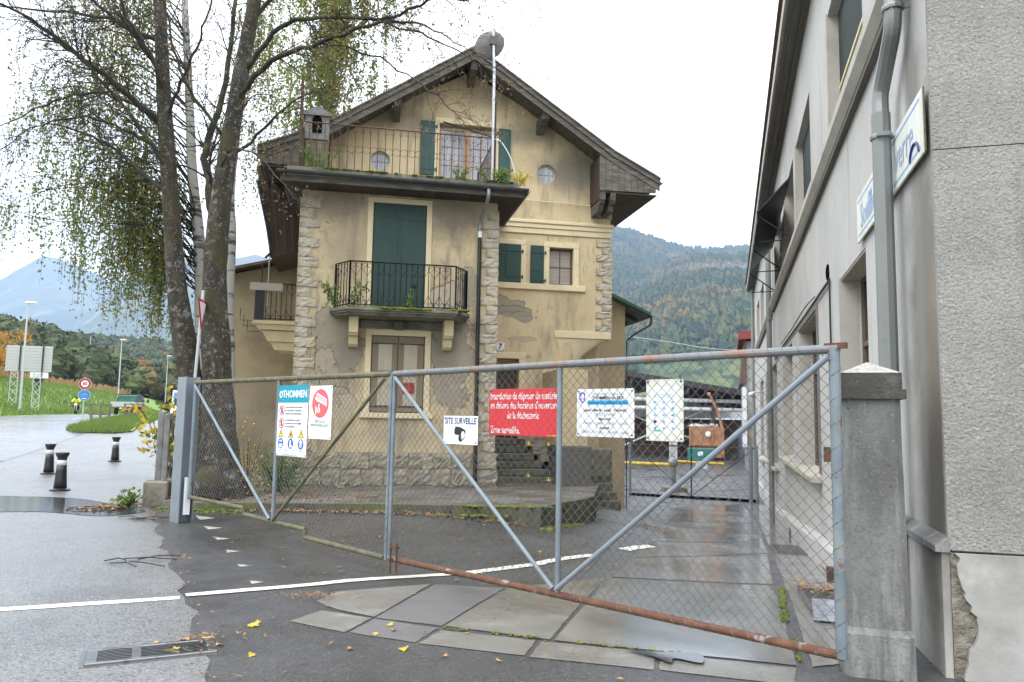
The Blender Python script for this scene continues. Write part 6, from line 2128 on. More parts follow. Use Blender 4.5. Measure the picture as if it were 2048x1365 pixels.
limb([(-6.83, 14.6, 7.1), (-7.6, 14.9, 7.75), (-8.6, 15.1, 8.1), (-9.6, 15.4, 8.05), (-10.93, 15.7, 7.6)], .08, .02, 3)
limb([(-7.06, 14.6, 8.92), (-8.26, 15.0, 9.64), (-9.55, 15.4, 10.0), (-11.21, 15.8, 10.34)], .09, .03, 2)
limb([(-6.8, 14.6, 6.6), (-7.4, 14.0, 6.95), (-8.0, 13.6, 7.0), (-8.6, 13.2, 6.6), (-9.2, 12.9, 5.9)], .05, .012, 2)
limb([(-6.89, 14.6, 7.78), (-7.09, 14.2, 8.51), (-7.36, 13.9, 8.95), (-7.58, 13.6, 9.57)], .08, .03, 2)
limb([(-6.7, 14.6, 6.2), (-7.3, 14.1, 7.2), (-8.2, 13.7, 8.2), (-9.2, 13.3, 8.9)], .075, .02, 2)
limb([(-6.9, 14.6, 7.3), (-6.5, 14.3, 8.0), (-6.1, 14.1, 8.8), (-5.8, 14.0, 9.8)], .06, .03, 2)
limb([(-5.5, 14.4, 7.6), (-4.7, 14.0, 8.31), (-3.66, 13.6, 8.52), (-2.49, 13.2, 8.72), (-1.62, 12.8, 8.42), (-0.9, 12.4, 7.9)], .10, .014, 2, tropism=(.5, -.1, -.4), tl=(.4, .9))
limb([(-5.33, 14.4, 8.3), (-4.55, 14.0, 9.0), (-3.59, 13.6, 9.0), (-2.31, 13.2, 8.8), (-1.47, 12.9, 9.04), (-0.9, 12.6, 8.8), (-.45, 12.5, 9.1)], .085, .014, 2, tropism=(.5, -.1, -.3), tl=(.4, .8))
limb([(-5.57, 14.4, 6.5), (-4.73, 14.0, 6.98), (-4.01, 13.7, 7.5), (-3.2, 13.4, 7.52)], .06, .012, 2, tropism=(.5, -.1, 0), tl=(.3, .7))
limb([(-5.7, 14.4, 6.2), (-5.3, 13.8, 6.5), (-4.6, 13.2, 6.2), (-4.02, 12.8, 5.64), (-3.7, 12.6, 5.25)], .04, .01, 1, tropism=(.3, 0, -.5), tl=(.3, .6))
limb([(-3.66, 13.6, 8.52), (-2.64, 13.2, 8.1), (-1.78, 12.9, 7.51), (-1.13, 12.6, 6.89), (-0.8, 12.4, 6.5)], .035, .008, 1, tropism=(.4, 0, -.5), tl=(.3, .7))
limb([(-2.49, 13.2, 8.72), (-1.51, 12.7, 8.19), (-0.87, 12.3, 7.69), (-0.3, 12.0, 7.21)], .035, .008, 1, tropism=(.5, 0, -.3), tl=(.3, .7))
limb([(-5.3, 14.4, 9.2), (-4.6, 14.4, 10.2), (-3.8, 14.2, 10.6), (-2.6, 13.9, 10.4)], .08, .02, 2, tropism=(.5, 0, -.3))
limb([(-5.6, 14.4, 6.9), (-6.1, 14.0, 7.6), (-6.4, 13.7, 8.4), (-6.6, 13.5, 9.6)], .06, .03, 2)
lm_.build("limb", "branch_bark", bt, smooth=True, kind="stuff")
tw_.build("twig", "twig", bt, kind="stuff")
sd_ = MB()
for p in tips:
    if tg.random() < (.5 if p[0] > 0 else .22):
        for k in range(tg.randint(2, 5)):
            add_leaf(sd_, (p[0] + tg.uniform(-.04, .04), p[1] + tg.uniform(-.04, .04), p[2] + tg.uniform(-.06, .02)), .045, tg, .8)
sd_.build("dry_seed", "brown_seed", bt, kind="stuff")

# ---- weeping birches
def birch(name, label, trunk, radii, boughs, strands, leaf, nleaf, minz, seed, drop=(1.0, 2.6)):
    g_ = random.Random(seed)
    b = thing("birch_tree", label, "tree", trunk[0])
    o = Vector(trunk[0])
    mb = MB()
    P = catmull(trunk, 5)
    rr = list(np.interp(np.linspace(0, len(trunk) - 1, len(P)), range(len(trunk)), radii))
    mb.tube([p - o for p in P], rr, 10)
    mb.build("trunk", "birch_bark", b, smooth=True)
    bo, st, lf = MB(), MB(), MB()
    for (p, q, lift) in boughs:
        p, q = Vector(p), Vector(q)
        jv = lambda a: Vector((g_.uniform(-a, a), g_.uniform(-a, a), g_.uniform(-a, a)))
        L0 = (q - p).length
        C_ = catmull([p, p.lerp(q, .3) + Vector((0, 0, lift * .9)) + jv(L0 * .1), p.lerp(q, .65) + Vector((0, 0, lift)) + jv(L0 * .12), q + jv(L0 * .1)], 4)
        bo.tube([c - o for c in C_], [.020 - .016 * k / (len(C_) - 1) for k in range(len(C_))], 5)
        for k in range(strands):
            t = g_.uniform(.3, 1) * (len(C_) - 1)
            i = min(int(t), len(C_) - 2)
            s = C_[i].lerp(C_[i + 1], t - i)
            L_ = g_.uniform(*drop)
            L_ = max(.4, min(L_, s.z - minz(s.x) + g_.uniform(-.3, .3)))
            dr = Vector((g_.uniform(-1, 1), g_.uniform(-1, 1), 0)) * .5
            pts = []
            for j in range(7):
                u = j / 6
                pts.append(s + dr * (u * (1.6 - u)) * min(1, L_ * .6) + Vector((0, 0, .08 * L_ * u - L_ * u * u * .5 - L_ * u * .5)))
            st.tube([x - o for x in pts], [.006 * (1 - .7 * j / 6) for j in range(7)], 3, False)
            for j in range(int(nleaf * L_)):
                u = g_.uniform(.12, 1) * 6
                i2 = min(int(u), 5)
                x = pts[i2].lerp(pts[i2 + 1], u - i2)
                rj = g_.choice((.03, .09, .16))
                add_leaf(lf, x - o + Vector((g_.uniform(-rj, rj), g_.uniform(-rj, rj), g_.uniform(-rj, rj))), leaf, g_, .5)
    bo.build("limb", "branch_bark", b, smooth=True, kind="stuff")
    st.build("twig", "twig", b, kind="stuff")
    lf.build("foliage", "birch_leaf", b, kind="stuff")
    return b

bg_ = random.Random(31)
def minz_left(x):
    return float(np.interp(x, [-11.2, -10.3, -9.5, -8.9, -8.1, -7.2, -6.9, -6.6, -5.7, -4.9], [5.6, 4.5, 4.1, 3.4, 3.0, 3.0, 3.05, 3.2, 5.3, 5.5]))
boughs = []
for k in range(84):
    h = bg_.uniform(4.2, 11.6) if k < 66 else bg_.uniform(4.2, 6.4)
    far = 1.3 + 2.6 * bg_.random() ** .8
    px_ = np.interp(h, [4.16, 5.53, 7.04, 9.04, 11.2], [-6.98, -7.1, -7.34, -7.54, -7.77])
    an_ = bg_.uniform(2.2, 4.2)
    q = (px_ + far * math.cos(an_) * 1.1, 17.0 + far * math.sin(an_) * .8 - .3, h + bg_.uniform(-.1, 1.6))
    boughs.append(((px_, 17.0, h), q, bg_.uniform(.3, .8)))
birch("birch", "weeping birch with hanging green and yellow leaves behind the bare tree, trunk banded white", [(-6.85, 17, -.2), (-6.89, 17, 2.37), (-6.98, 17, 4.16), (-7.1, 17, 5.53), (-7.34, 17, 7.04), (-7.54, 17, 9.04), (-7.77, 17, 11.22), (-7.9, 17, 13)],
      [.16, .14, .13, .125, .11, .09, .07, .04], boughs, 13, .075, 19, minz_left, 41, (.5, 2.5))
boughs = []
for k in range(15):
    h = bg_.uniform(6.2, 10.5)
    an_ = bg_.uniform(-1.2, 4.0)
    far = bg_.uniform(.5, 1.3)
    boughs.append(((-6.2, 16.5, h), (-6.2 + far * math.cos(an_) * 1.0, 16.5 + far * math.sin(an_) * .6, h + .4), .4))
birch("birch", "slim birch with a white and black banded trunk between the bare tree and the house", [(-6.1, 16.5, -.2), (-6.07, 16.5, 2.36), (-6.18, 16.5, 3.88), (-6.2, 16.5, 5.54), (-6.28, 16.5, 6.55), (-6.17, 16.5, 8.62), (-6.07, 16.5, 10.97), (-6, 16.5, 13)],
      [.15, .13, .12, .115, .105, .09, .07, .04], boughs, 10, .066, 17, minz_left, 43, (.7, 1.8))
boughs = []
for k in range(64):
    h = bg_.uniform(9.6, 18.5)
    an_ = bg_.uniform(0, 6.28)
    far = bg_.uniform(.8, 4.2) * (1.15 - .03 * (h - 9))
    boughs.append(((-7.0, 28, h), (-7.0 + far * math.cos(an_) * 1.0, 28 + far * math.sin(an_), h + .6), .7))
birch("birch", "tall full birch crown rising behind the left end of the house roof", [(-7.0, 28, -.2), (-7.0, 28, 6), (-7.1, 28, 12), (-7.0, 28, 19), (-7, 28, 21)],
      [.25, .22, .18, .1, .04], boughs, 15, .12, 21, lambda x: 9.0, 47, (1.2, 3.2))

# ---- plants
MAPLE = [(0, -.5), (.1, -.2), (.42, -.3), (.34, -.08), (.5, .08), (.26, .12), (.2, .3), (.0, .55), (-.2, .3), (-.26, .12), (-.5, .08), (-.34, -.08), (-.42, -.3), (-.1, -.2)]
def maple_mesh(nm, m, bend=.12):
    mb = MB()
    vs = [(a, b, bend * (abs(a) ** 1.5) - .1 * b * b) for a, b in MAPLE] + [(0, 0, -.03)]
    n = len(MAPLE)
    mb.add(vs, [(i, (i + 1) % n, n) for i in range(n)])
    me = bpy.data.meshes.new(nm)
    me.from_pydata([tuple(v) for v in mb.v], [], mb.f)
    me.materials.append(MATS[m])
    return me
LY, LG = maple_mesh("leaf", "yellow_leaf"), maple_mesh("leaf", "green_leaf")
def sapling(label, base, stems, n, r, ms, size, seed, cat="shrub", name="maple_sapling"):
    g_ = random.Random(seed)
    t = thing(name, label, cat, base)
    mb = MB()
    ends = []
    for s in stems:
        P = catmull([(0, 0, 0)] + s, 4)
        mb.tube(P, [.014 - .009 * k / len(P) for k in range(len(P))], 4)
        ends.append(P)
    mb.build("stem", "twig", t)
    for k in range(n):
        P = g_.choice(ends)
        p = P[g_.randint(len(P) // 3, len(P) - 1)]
        q = p + Vector((g_.gauss(0, r), g_.gauss(0, r), g_.gauss(0, r)))
        s = size * g_.uniform(.6, 1.2)
        link("leaf", g_.choice(ms), t, q, (g_.uniform(.3, 1.6), g_.uniform(-.6, .6), g_.uniform(0, 6.28)), (s, s, s))
    return t
sapling("yellow-leaved maple sapling growing through the iron fence at the left", (-6.7, 15.3, .1), [[(-.1, 0, .7), (-.15, .05, 1.3), (-.1, .1, 2.0)], [(.1, 0, .8), (.25, 0, 1.5), (.2, .05, 2.2)], [(-.2, 0, .8), (-.45, 0, 1.3), (-.75, 0, 1.75)], [(-.1, -.2, .6), (-.2, -.3, .9), (-.15, -.3, 1.2)]], 170, .15, [LY, LY, LY, LG], .145, 3)

def leafy_bush(label, base, rx, ry, rz, n, size, m, seed, name="bush", cat="bush"):
    g_ = random.Random(seed)
    t = thing(name, label, cat, base)
    st, lf = MB(), MB()
    for k in range(14):
        a = g_.uniform(0, 6.28)
        st.tube([(0, 0, 0), (rx * .5 * math.cos(a), ry * .5 * math.sin(a), rz * .6), (rx * .9 * math.cos(a), ry * .9 * math.sin(a), rz * g_.uniform(.7, 1.2))], [.01, .007, .003], 3)
    for k in range(n):
        a, b, c = g_.gauss(0, .45), g_.gauss(0, .45), abs(g_.gauss(.5, .3))
        add_leaf(lf, (a * rx, b * ry, c * rz), size, g_)
    st.build("stem", "twig", t, kind="stuff")
    lf.build("foliage", m, t, kind="stuff")
    return t
leafy_bush("low green bush against the foot of the left wing, behind the bare tree", (-4.55, 15.4, .1), .55, .4, .75, 1300, .06, "green_leaf", 5)
leafy_bush("yellow-green seedling at the foot of the big bare tree", (-4.9, 14.5, .1), .25, .25, 1.0, 200, .06, "yellow_leaf", 6)
leafy_bush("green dandelion-like weed at the end of the low fence wall", (-6.5, 13.35, 0), .2, .16, .28, 120, .1, "green_leaf", 7, "weed", "weed")
def creeper(label, base, n, spread, h, seed, m="green_leaf", size=.05, name="weed"):
    g_ = random.Random(seed)
    t = thing(name, label, "weed", base, HA)
    st, lf = MB(), MB()
    for k in range(n):
        a = g_.uniform(-spread, spread)
        pts = [Vector((a * .5, 0, 0)), Vector((a * .8, g_.uniform(-.1, .05), h * .5)), Vector((a * 1.2, g_.uniform(-.15, .05), h * g_.uniform(.7, 1.1)))]
        P = catmull(pts, 4)
        st.tube(P, .004, 3, False)
        for q in P[1:]:
            for j in range(4):
                add_leaf(lf, q + Vector((g_.uniform(-.05, .05), g_.uniform(-.05, .05), g_.uniform(-.03, .03))), size, g_)
    st.build("stem", "green_leaf", t, kind="stuff")
    lf.build("foliage", m, t, kind="stuff")
creeper("leafy weed growing over the left corner of the mossy balcony", hp(.95, -.75, 3.93), 9, .5, .55, 3, size=.075)
creeper("single small weed standing in the middle of the mossy balcony", hp(2.38, -.92, 3.93), 2, .04, .36, 4, size=.075)
creeper("ferny weed at the foot of the dish mast on the terrace edge", hp(4.2, -.62, 6.93), 12, .35, .3, 5, size=.06)
creeper("weed in front of the french window on the terrace edge", hp(3.4, -.62, 6.93), 8, .2, .3, 6, size=.05)
creeper("small yellow-leaved weed at the right end of the terrace gutter", hp(4.75, -.5, 6.93), 8, .25, .3, 7, "yellow_leaf", .06)
creeper("weed at the left end of the terrace beside the nesting box", hp(.35, -.5, 6.93), 10, .35, .45, 8, size=.06)

# ================================================================== LEFT FENCE
lf_ = thing("iron_fence", "old iron fence with concrete posts on a low mossy wall at the left", "fence", (-6.25, 13.75, 0), R(108))
MB().cbox(0, 6.5, -.19, .19, -.4, .36, .02).build("wall", "mossy_stone", lf_)
MB().cbox(-.02, .42, -.2, .2, -.4, .42, .025).build("pier", "mossy_stone", lf_)
for k in range(4):
    x = .3 + k * 1.6
    MB().cbox(x - .05, x + .05, -.055, .055, .36, 1.62 + (.03 if k == 0 else 0), .012).build("post", "fence_concrete", lf_)
MB().cbox(.1, .19, -.16, -.07, .4, 1.62, .012).build("post", "fence_concrete", lf_)
for k in range(3):
    x0 = .35 + k * 1.6
    for z in (.5, 1.5):
        MB().tube([(x0, 0, z), (x0 + 1.5, 0, z)], .012, 4).build("rail", "wrought_iron", lf_)
    for j in range(4):
        a = x0 + j * .375
        for (s, e) in (((a, .5), (a + .375, 1.0)), ((a, 1.0), (a + .375, 1.5)), ((a + .375, .5), (a, 1.0)), ((a + .375, 1.0), (a, 1.5))):
            MB().tube([(s[0], 0, s[1]), (e[0], 0, e[1])], .009, 4).build("bar", "wrought_iron", lf_)

# ================================================================== BOLLARDS
def bollard_at(x, y, label):
    t = thing("bollard", label, "bollard", (x, y, g1(x, y) + .006), 0, "rubber bollards on the wet lane")
    MB().lathe([(.19, 0), (.19, .025), (.15, .035), (.125, .05)], 24).build("base", "rubber", t, smooth=False)
    MB().lathe([(.125, .05), (.112, .2), (.10, .40), (.093, .52)], 24).build("body", "rubber", t, smooth=True)
    MB().lathe([(.0945, .515), (.090, .62)], 24).build("band", "reflective", t, smooth=True)
    MB().lathe([(.087, .62), (.09, .66), (.125, .735), (.13, .75), (.125, .775), (.06, .782)], 24).build("head", "rubber", t)
    return t
bollard_at(-9.24, 16.02, "nearest black rubber bollard with a white band, beside the puddle")
bollard_at(-11.94, 20.13, "black bollard half behind the nearest bollard, at the left")
bollard_at(-12.55, 24.66, "farthest black bollard, standing alone nearer the fence")

# ================================================================== STREET SIGNS AND LAMPS
gw = thing("give_way_sign", "give way sign seen nearly edge-on, on a grey pole in front of the trunks", "road sign", (-5.86, 14.0, .05))
MB().tube([(0, 0, 0), (.08, 0, 1.9), (.15, 0, 3.84)], .03, 8).build("pole", "lamp_pole", gw)
tri = [(-.42, .3), (.42, .3), (0, -.42)]
pn = MB().prism(tri, lambda a, b, d: (a, d, b), -.006, .006).build("panel", "signal_red", gw)
pn.location = (.165, -.05, 3.43)
pn.rotation_euler = (0, 0, R(98))
pn.scale = (.75, 1, .75)
pi_ = MB().prism([(-.29, .235), (.29, .235), (0, -.27)], lambda a, b, d: (a, d, b), -.009, -.0065).build("field", "white", gw)
pi_.location = (.165, -.05, 3.43)
pi_.rotation_euler = (0, 0, R(98))
pi_.scale = (.75, 1, .75)

def lamp(label, x, y, z, h, ang, hd):
    t = thing("street_lamp", label, "street lamp", (x, y, z), ang, "street lamps along the main road")
    MB().tube([(0, 0, -.8), (0, 0, h * .5), (0, 0, h)], [.10, .08, .055], 8).build("pole", "lamp_pole", t)
    MB().cbox(-.18, .62, -.13, .13, h, h + .14, .03).build("lamp_head", "lamp_white", t)
    return t
lamp("nearest tall street lamp in front of the back of the big road board", -38.86, 61, 1.9, 8.3, 0, 1)
lamp("street lamp standing behind the lorry on the grass bank", -57.2, 112, 3.9, 8.3, 0, 1)
lamp("farthest street lamp, just left of the bare trunks", -68.7, 153, 4.6, 8.4, 0, 1)

sb_ = thing("road_board", "back of a large slatted grey road sign board on lattice legs on the grass bank", "road sign", (-41.5, 66, 2.9), R(14))
for k in range(9):
    MB().cbox(-1.85, 1.72, -.03, .03, 2.1 + k * .247, 2.1 + k * .247 + .235, .01).build("panel", "alu", sb_)
for x in (-.75, 1.0):
    MB().box(x - .05, x + .05, -.12, -.035, 1.7, 4.35).build("stiffener", "dark_chassis", sb_)
    lg = MB()
    for dx in (-.28, .28):
        lg.tube([(x - .3 + dx, -.15, -1.6), (x - .3 + dx, -.15, 2.1)], .04, 5)
    for j in range(5):
        lg.tube([(x - .58, -.15, -1.4 + j * .7), (x - .02, -.15, -.75 + j * .7)], .025, 4)
        lg.tube([(x - .02, -.15, -1.4 + j * .7), (x - .58, -.15, -.75 + j * .7)], .025, 4)
    lg.build("lattice_leg", "lamp_pole", sb_)
MB().cbox(.1, 1.5, -.02, .03, 1.55, 2.05, .01).build("sub_panel", "lamp_white", sb_)
MB().prism([(.3, 1.5), (1.2, 1.5), (.75, .65)], lambda a, b, d: (a, d, b), -.03, .01).build("triangle_back", "dark_chassis", sb_)

rs_ = thing("speed_limit_sign", "round 60 speed limit sign above a round blue cycle path sign on one grey pole", "road sign", (-23.3, 42, 1.0), R(28))
MB().tube([(0, .06, 0), (0, .06, 2.5)], .035, 8).build("pole", "lamp_pole", rs_)
p6 = MB().lathe([(.31, -.012), (.31, .012)], 32, (0, 0, 2.16), 'y').build("speed_panel", "white", rs_)
ringp(p6, 0, 2.16, .185, .295, "signal_red", -.018, 32)
words(p6, "60", (0, -.02, 2.16), .26, "print_black", TXR, sx=.85, bold=.02)
p7 = MB().lathe([(.30, -.01), (.30, .01)], 32, (.01, 0, 1.53), 'y').build("cycle_panel", "lamp_white", rs_)
disc(p7, .01, 1.53, .285, .285, "cycle_blue", -.014, 32)
ringp(p7, -.09, 1.52, .065, .08, "pale_blue_print", -.018, 20)
ringp(p7, .12, 1.52, .065, .08, "pale_blue_print", -.018, 20)
for a, b in (((-.09, 1.52), (-.03, 1.62)), ((-.03, 1.62), (.08, 1.62)), ((.08, 1.62), (.02, 1.52)), ((.02, 1.52), (-.03, 1.62)), ((.08, 1.62), (.12, 1.52))):
    MB().tube([(a[0], -.02, a[1]), (b[0], -.02, b[1])], .01, 4).build("bicycle_mark", "pale_blue_print", p7)
rect(p7, -.1, .12, 1.33, 1.37, "white", -.018)

def pylon(label, x, y, h):
    z0 = float(left_h(np.array([float(x)]), np.array([float(y)]))[0])
    t = thing("pylon", label, "pylon", (x, y, max(0, z0 - 3)), 0, "power pylons below the mountains")
    m = MB()
    w = h * .09
    for sx in (-1, 1):
        for sy in (-1, 1):
            m.tube([(sx * w, sy * w, 0), (sx * w * .3, sy * w * .3, h * .65), (0, 0, h)], .16, 4)
    for k in range(8):
        z, z2 = h * .65 * k / 8, h * .65 * (k + 1) / 8
        a, b = w * (1 - .7 * k / 8), w * (1 - .7 * (k + 1) / 8)
        m.tube([(-a, -a, z), (b, -b, z2)], .1, 3)
        m.tube([(a, -a, z), (-b, -b, z2)], .1, 3)
    m.build("mast", "lamp_pole", t)
    for z in (.68, .8, .92):
        MB().tube([(-h * .16, 0, h * z), (h * .16, 0, h * z)], .16, 4).build("arm", "lamp_pole", t)
pylon("fainter pylon at the far left below the blue mountain", -650, 1000, 52)
pylon("pylon just left of the hanging birch leaves, below the blue mountain", -455, 770, 42)
t = thing("wood_pole", "thin pale pole standing among the trees of the low hill", "pole", (-160, 290, 18))
MB().tube([(0, 0, -4), (0, 0, 12)], .18, 5).build("shaft", "lamp_pole", t)

# ================================================================== VERGE ISLAND, WOODEN BARRIERS
isl = [(-21.4, 37.2), (-20.2, 35.7), (-18.2, 35.5), (-17.9, 36.6), (-20.2, 42.7), (-23.5, 52), (-27.5, 61), (-33, 76), (-35.2, 76), (-30.5, 62), (-25.8, 50), (-23.0, 42)]
flat_poly("verge", isl, .05, "bank_grass", n=4, kind="structure")
def in_poly(x, y, P):
    c = False
    j = len(P) - 1
    for i in range(len(P)):
        if (P[i][1] > y) != (P[j][1] > y) and x < (P[j][0] - P[i][0]) * (y - P[i][1]) / (P[j][1] - P[i][1]) + P[i][0]:
            c = not c
        j = i
    return c
gr = MB()
gq = random.Random(17)
cnt = 0
while cnt < 9000:
    y = 35.4 + 38 * gq.random() ** 1.7
    x = gq.uniform(-35, -17.5)
    if not in_poly(x, y, isl):
        continue
    cnt += 1
    z = g1(x, y) + .02
    h = gq.uniform(.12, .36)
    a = gq.uniform(0, 6.28)
    dx, dy = .025 * math.cos(a), .025 * math.sin(a)
    lx, ly = gq.uniform(-.12, .12), gq.uniform(-.12, .12)
    o = len(gr.v)
    gr.v.extend([(x - dx, y - dy, z), (x + dx, y + dy, z), (x + lx, y + ly, z + h)])
    gr.f.append([o, o + 1, o + 2])
    gr.mi.append(0)
v_ = gr.build("verge_grass", "grass", None, kind="stuff")
v_["label"] = "rough green grass on the verge island between the road and the lane"
# grass tufts on the bank
gr = MB()
for k in range(24000):
    y = 44 + 110 * gq.random() ** 1.4
    d = gq.uniform(.3, 16)
    x = far_edge(y) - d
    z = float(bank_z(np.array([x]), np.array([y]), np.array([d]))[0])
    h = gq.uniform(.15, .5)
    a = gq.uniform(0, 6.28)
    dx, dy = .06 * math.cos(a), .06 * math.sin(a)
    o = len(gr.v)
    gr.v.extend([(x - dx, y - dy, z), (x + dx, y + dy, z), (x + gq.uniform(-.2, .2), y + gq.uniform(-.2, .2), z + h)])
    gr.f.append([o, o + 1, o + 2])
    gr.mi.append(0)
v_ = gr.build("bank_tufts", "grass", None, kind="stuff")
v_["label"] = "long green grass covering the embankment beyond the main road"
# maize field on top of the bank
cf = MB()
for k in range(9000):
    y = gq.uniform(84, 300)
    d = gq.uniform(16, 46)
    x = far_edge(y) - d
    z = float(bank_z(np.array([x]), np.array([y]), np.array([d]))[0])
    h = gq.uniform(1.3, 2.3)
    a = gq.uniform(0, 6.28)
    dx, dy = .16 * math.cos(a), .16 * math.sin(a)
    o = len(cf.v)
    l_ = gq.uniform(-.4, .4)
    cf.v.extend([(x - dx, y - dy, z), (x + dx, y + dy, z), (x + dx * 1.5 + l_, y + dy, z + h * .8), (x + l_ * .5, y, z + h)])
    cf.f.append([o, o + 1, o + 2, o + 3])
    cf.mi.append(0)
v_ = cf.build("maize_field", "straw", None, kind="stuff")
v_["label"] = "dry straw-coloured maize field on top of the grass bank"

def rail_fence(label, x, y, rz, w=1.05, h=.95):
    t = thing("wooden_barrier", label, "barrier", (x, y, g1(x, y)), rz, "short wooden barriers on the verge island")
    for k in range(3):
        a = -w / 2 + w * k / 2
        ln = .05 * (k - 1)
        MB().hexa([(a - .06 - ln, -.05, -.2), (a + .06 - ln, -.05, -.2), (a + .06 - ln, .05, -.2), (a - .06 - ln, .05, -.2)], [(a - .055, -.05, h), (a + .055, -.05, h), (a + .055, .05, h), (a - .055, .05, h)]).build("post", "fence_wood", t)
    MB().cbox(-w / 2 - .08, w / 2 + .08, -.075, .075, h + .002, h + .07, .01).build("top_rail", "fence_wood", t)
    MB().cbox(-w / 2 - .14, w / 2 + .04, .052, .12, .36, .45, .01).build("lower_rail", "fence_wood", t)
rail_fence("nearest wooden barrier, just right of the speed limit sign", -24.1, 45.3, R(10))
rail_fence("leaning wooden barrier directly below the tail of the lorry", -24.7, 50.5, R(38))
rail_fence("wooden barrier below the lorry cab, half in tall grass", -25.4, 57.5, R(30), 1.3)
rail_fence("farthest wooden barrier, right of the lorry behind the yellow leaves", -30.0, 72, R(5), 1.5, 1.1)

# ================================================================== LORRY
tk = thing("flatbed_lorry", "red flatbed lorry with silver drop sides and a green tarpaulin", "lorry", (-40.3, 80, g1(-40.3, 80) + .01), R(12))
# local y forward (away), x right
MB().cbox(-1.0, 1.0, 0, 3.4, .92, 1.0, .01).build("bed", "bed_silver", tk)
MB().cbox(-1.15, 1.15, -.05, .0, .82, 1.32, .01).build("tailboard", "bed_silver", tk)
for s in (-1, 1):
    MB().cbox(s * 1.14 - .02, s * 1.14 + .02, .01, 3.4, .85, 1.32, .008).build("drop_side", "bed_silver", tk)
MB().box(-.45, .45, -.1, 5.0, .5, .8).build("chassis", "dark_chassis", tk)
MB().hexa([(-1.0, .9, 1.0), (1.0, .9, 1.0), (1.0, 3.3, 1.0), (-1.0, 3.3, 1.0)], [(-.95, 1.6, 1.98), (.95, 1.6, 1.98), (.95, 3.3, 2.1), (-.95, 3.3, 2.1)]).build("tarpaulin", "tarp_green", tk)
fr = MB()
for s in (-1, 1):
    fr.tube([(s * 1.02, .5, 1.3), (s * 1.0, 1.4, 2.12), (s * 1.0, 3.3, 2.14)], .04, 5)
fr.tube([(-1.0, 1.4, 2.12), (1.0, 1.4, 2.12)], .05, 5)
fr.build("tilt_frame", "dark_chassis", tk)
cab = MB()
cab.hexa([(-.98, 3.45, .55), (.98, 3.45, .55), (.95, 5.3, .55), (-.95, 5.3, .55)], [(-.9, 3.5, 2.05), (.9, 3.5, 2.05), (.82, 4.5, 2.05), (-.82, 4.5, 2.05)])
cb_ = cab.build("cab", "truck_red", tk)
MB().hexa([(.93, 3.7, 1.4), (.985, 3.7, 1.4), (.96, 4.8, 1.4), (.93, 4.8, 1.4)], [(.88, 3.75, 1.95), (.93, 3.75, 1.95), (.89, 4.5, 1.95), (.86, 4.5, 1.95)]).build("side_window", "glass", cb_)
MB().box(-.7, .7, 3.42, 3.47, 1.45, 1.95).build("rear_window", "glass", cb_)
for s in (-1, 1):
    mr = MB()
    mr.tube([(s * .95, 4.5, 1.5), (s * 1.35, 4.55, 1.5)], .03, 5)
    mr.cbox(s * 1.35 - .1, s * 1.35 + .1, 4.5, 4.6, 1.3, 1.7, .02)
    mr.build("mirror", "dark_chassis", tk)
    for y in (.8, 4.3):
        wx = s * .82
        w = MB().lathe([(.2, -.13), (.34, -.13), (.36, -.1), (.36, .1), (.34, .13), (.2, .13)], 18, (0, 0, 0), 'x').build("wheel", "tyre", tk)
        w.location = (wx, y, .36)
        MB().lathe([(.0, -.09), (.2, -.1), (.2, .1), (0, .09)], 12, (0, 0, 0), 'x').build("rim", "alu", w)
    MB().cbox(s * .95 - .12, s * .95 + .12, -.12, -.06, .62, .78, .01).build("tail_light", "signal_red", tk)
MB().box(-.26, .26, -.13, -.11, .6, .72).build("number_plate", "white", tk)

# ================================================================== MOTORCYCLE AND RIDER
mc = thing("motorcycle", "orange motorcycle with a white headlight coming along the wet main road", "motorcycle", (-41.75, 74, g1(-41.75, 74) + .012), R(-155))
# local y forward
for y, nm in ((.72, "front"), (-.68, "rear")):
    w = MB().lathe([(.22, -.055), (.29, -.06), (.31, 0), (.29, .06), (.22, .055)], 20, (0, 0, 0), 'x').build("wheel", "tyre", mc)
    w.location = (0, y, .31)
    sp_ = MB()
    for k in range(5):
        a = k * 6.283 / 5
        sp_.tube([(0, 0, 0), (0, .22 * math.cos(a), .22 * math.sin(a))], .02, 4)
    sp_.build("rim", "alu", w)
MB().hexa([(-.1, -.3, .35), (.1, -.3, .35), (.12, .35, .35), (-.12, .35, .35)], [(-.13, -.3, .62), (.13, -.3, .62), (.14, .3, .68), (-.14, .3, .68)]).build("engine", "dark_chassis", mc)
MB().ball((0, .18, .85), (.16, .32, .15), 12, 8).build("tank", "bike_orange", mc)
MB().hexa([(-.12, -.75, .78), (.12, -.75, .78), (.14, -.05, .74), (-.14, -.05, .74)], [(-.1, -.85, .88), (.1, -.85, .88), (.13, -.05, .82), (-.13, -.05, .82)]).build("saddle", "dark_chassis", mc)
fk_ = MB()
for s in (-1, 1):
    fk_.tube([(s * .09, .72, .31), (s * .09, .48, 1.0)], .028, 6)
fk_.build("fork", "alu", mc)
hb_ = MB()
hb_.tube([(-.4, .36, 1.06), (-.2, .45, 1.04), (.2, .45, 1.04), (.4, .36, 1.06)], .018, 6)
hb_.build("handlebar", "dark_chassis", mc)
MB().ball((0, .62, .9), (.12, .06, .13), 12, 8).build("headlight", "white", mc)
MB().hexa([(-.14, .45, .75), (.14, .45, .75), (.1, .62, .78), (-.1, .62, .78)], [(-.17, .42, 1.0), (.17, .42, 1.0), (.13, .58, 1.02), (-.13, .58, 1.02)]).build("fairing", "bike_orange", mc)
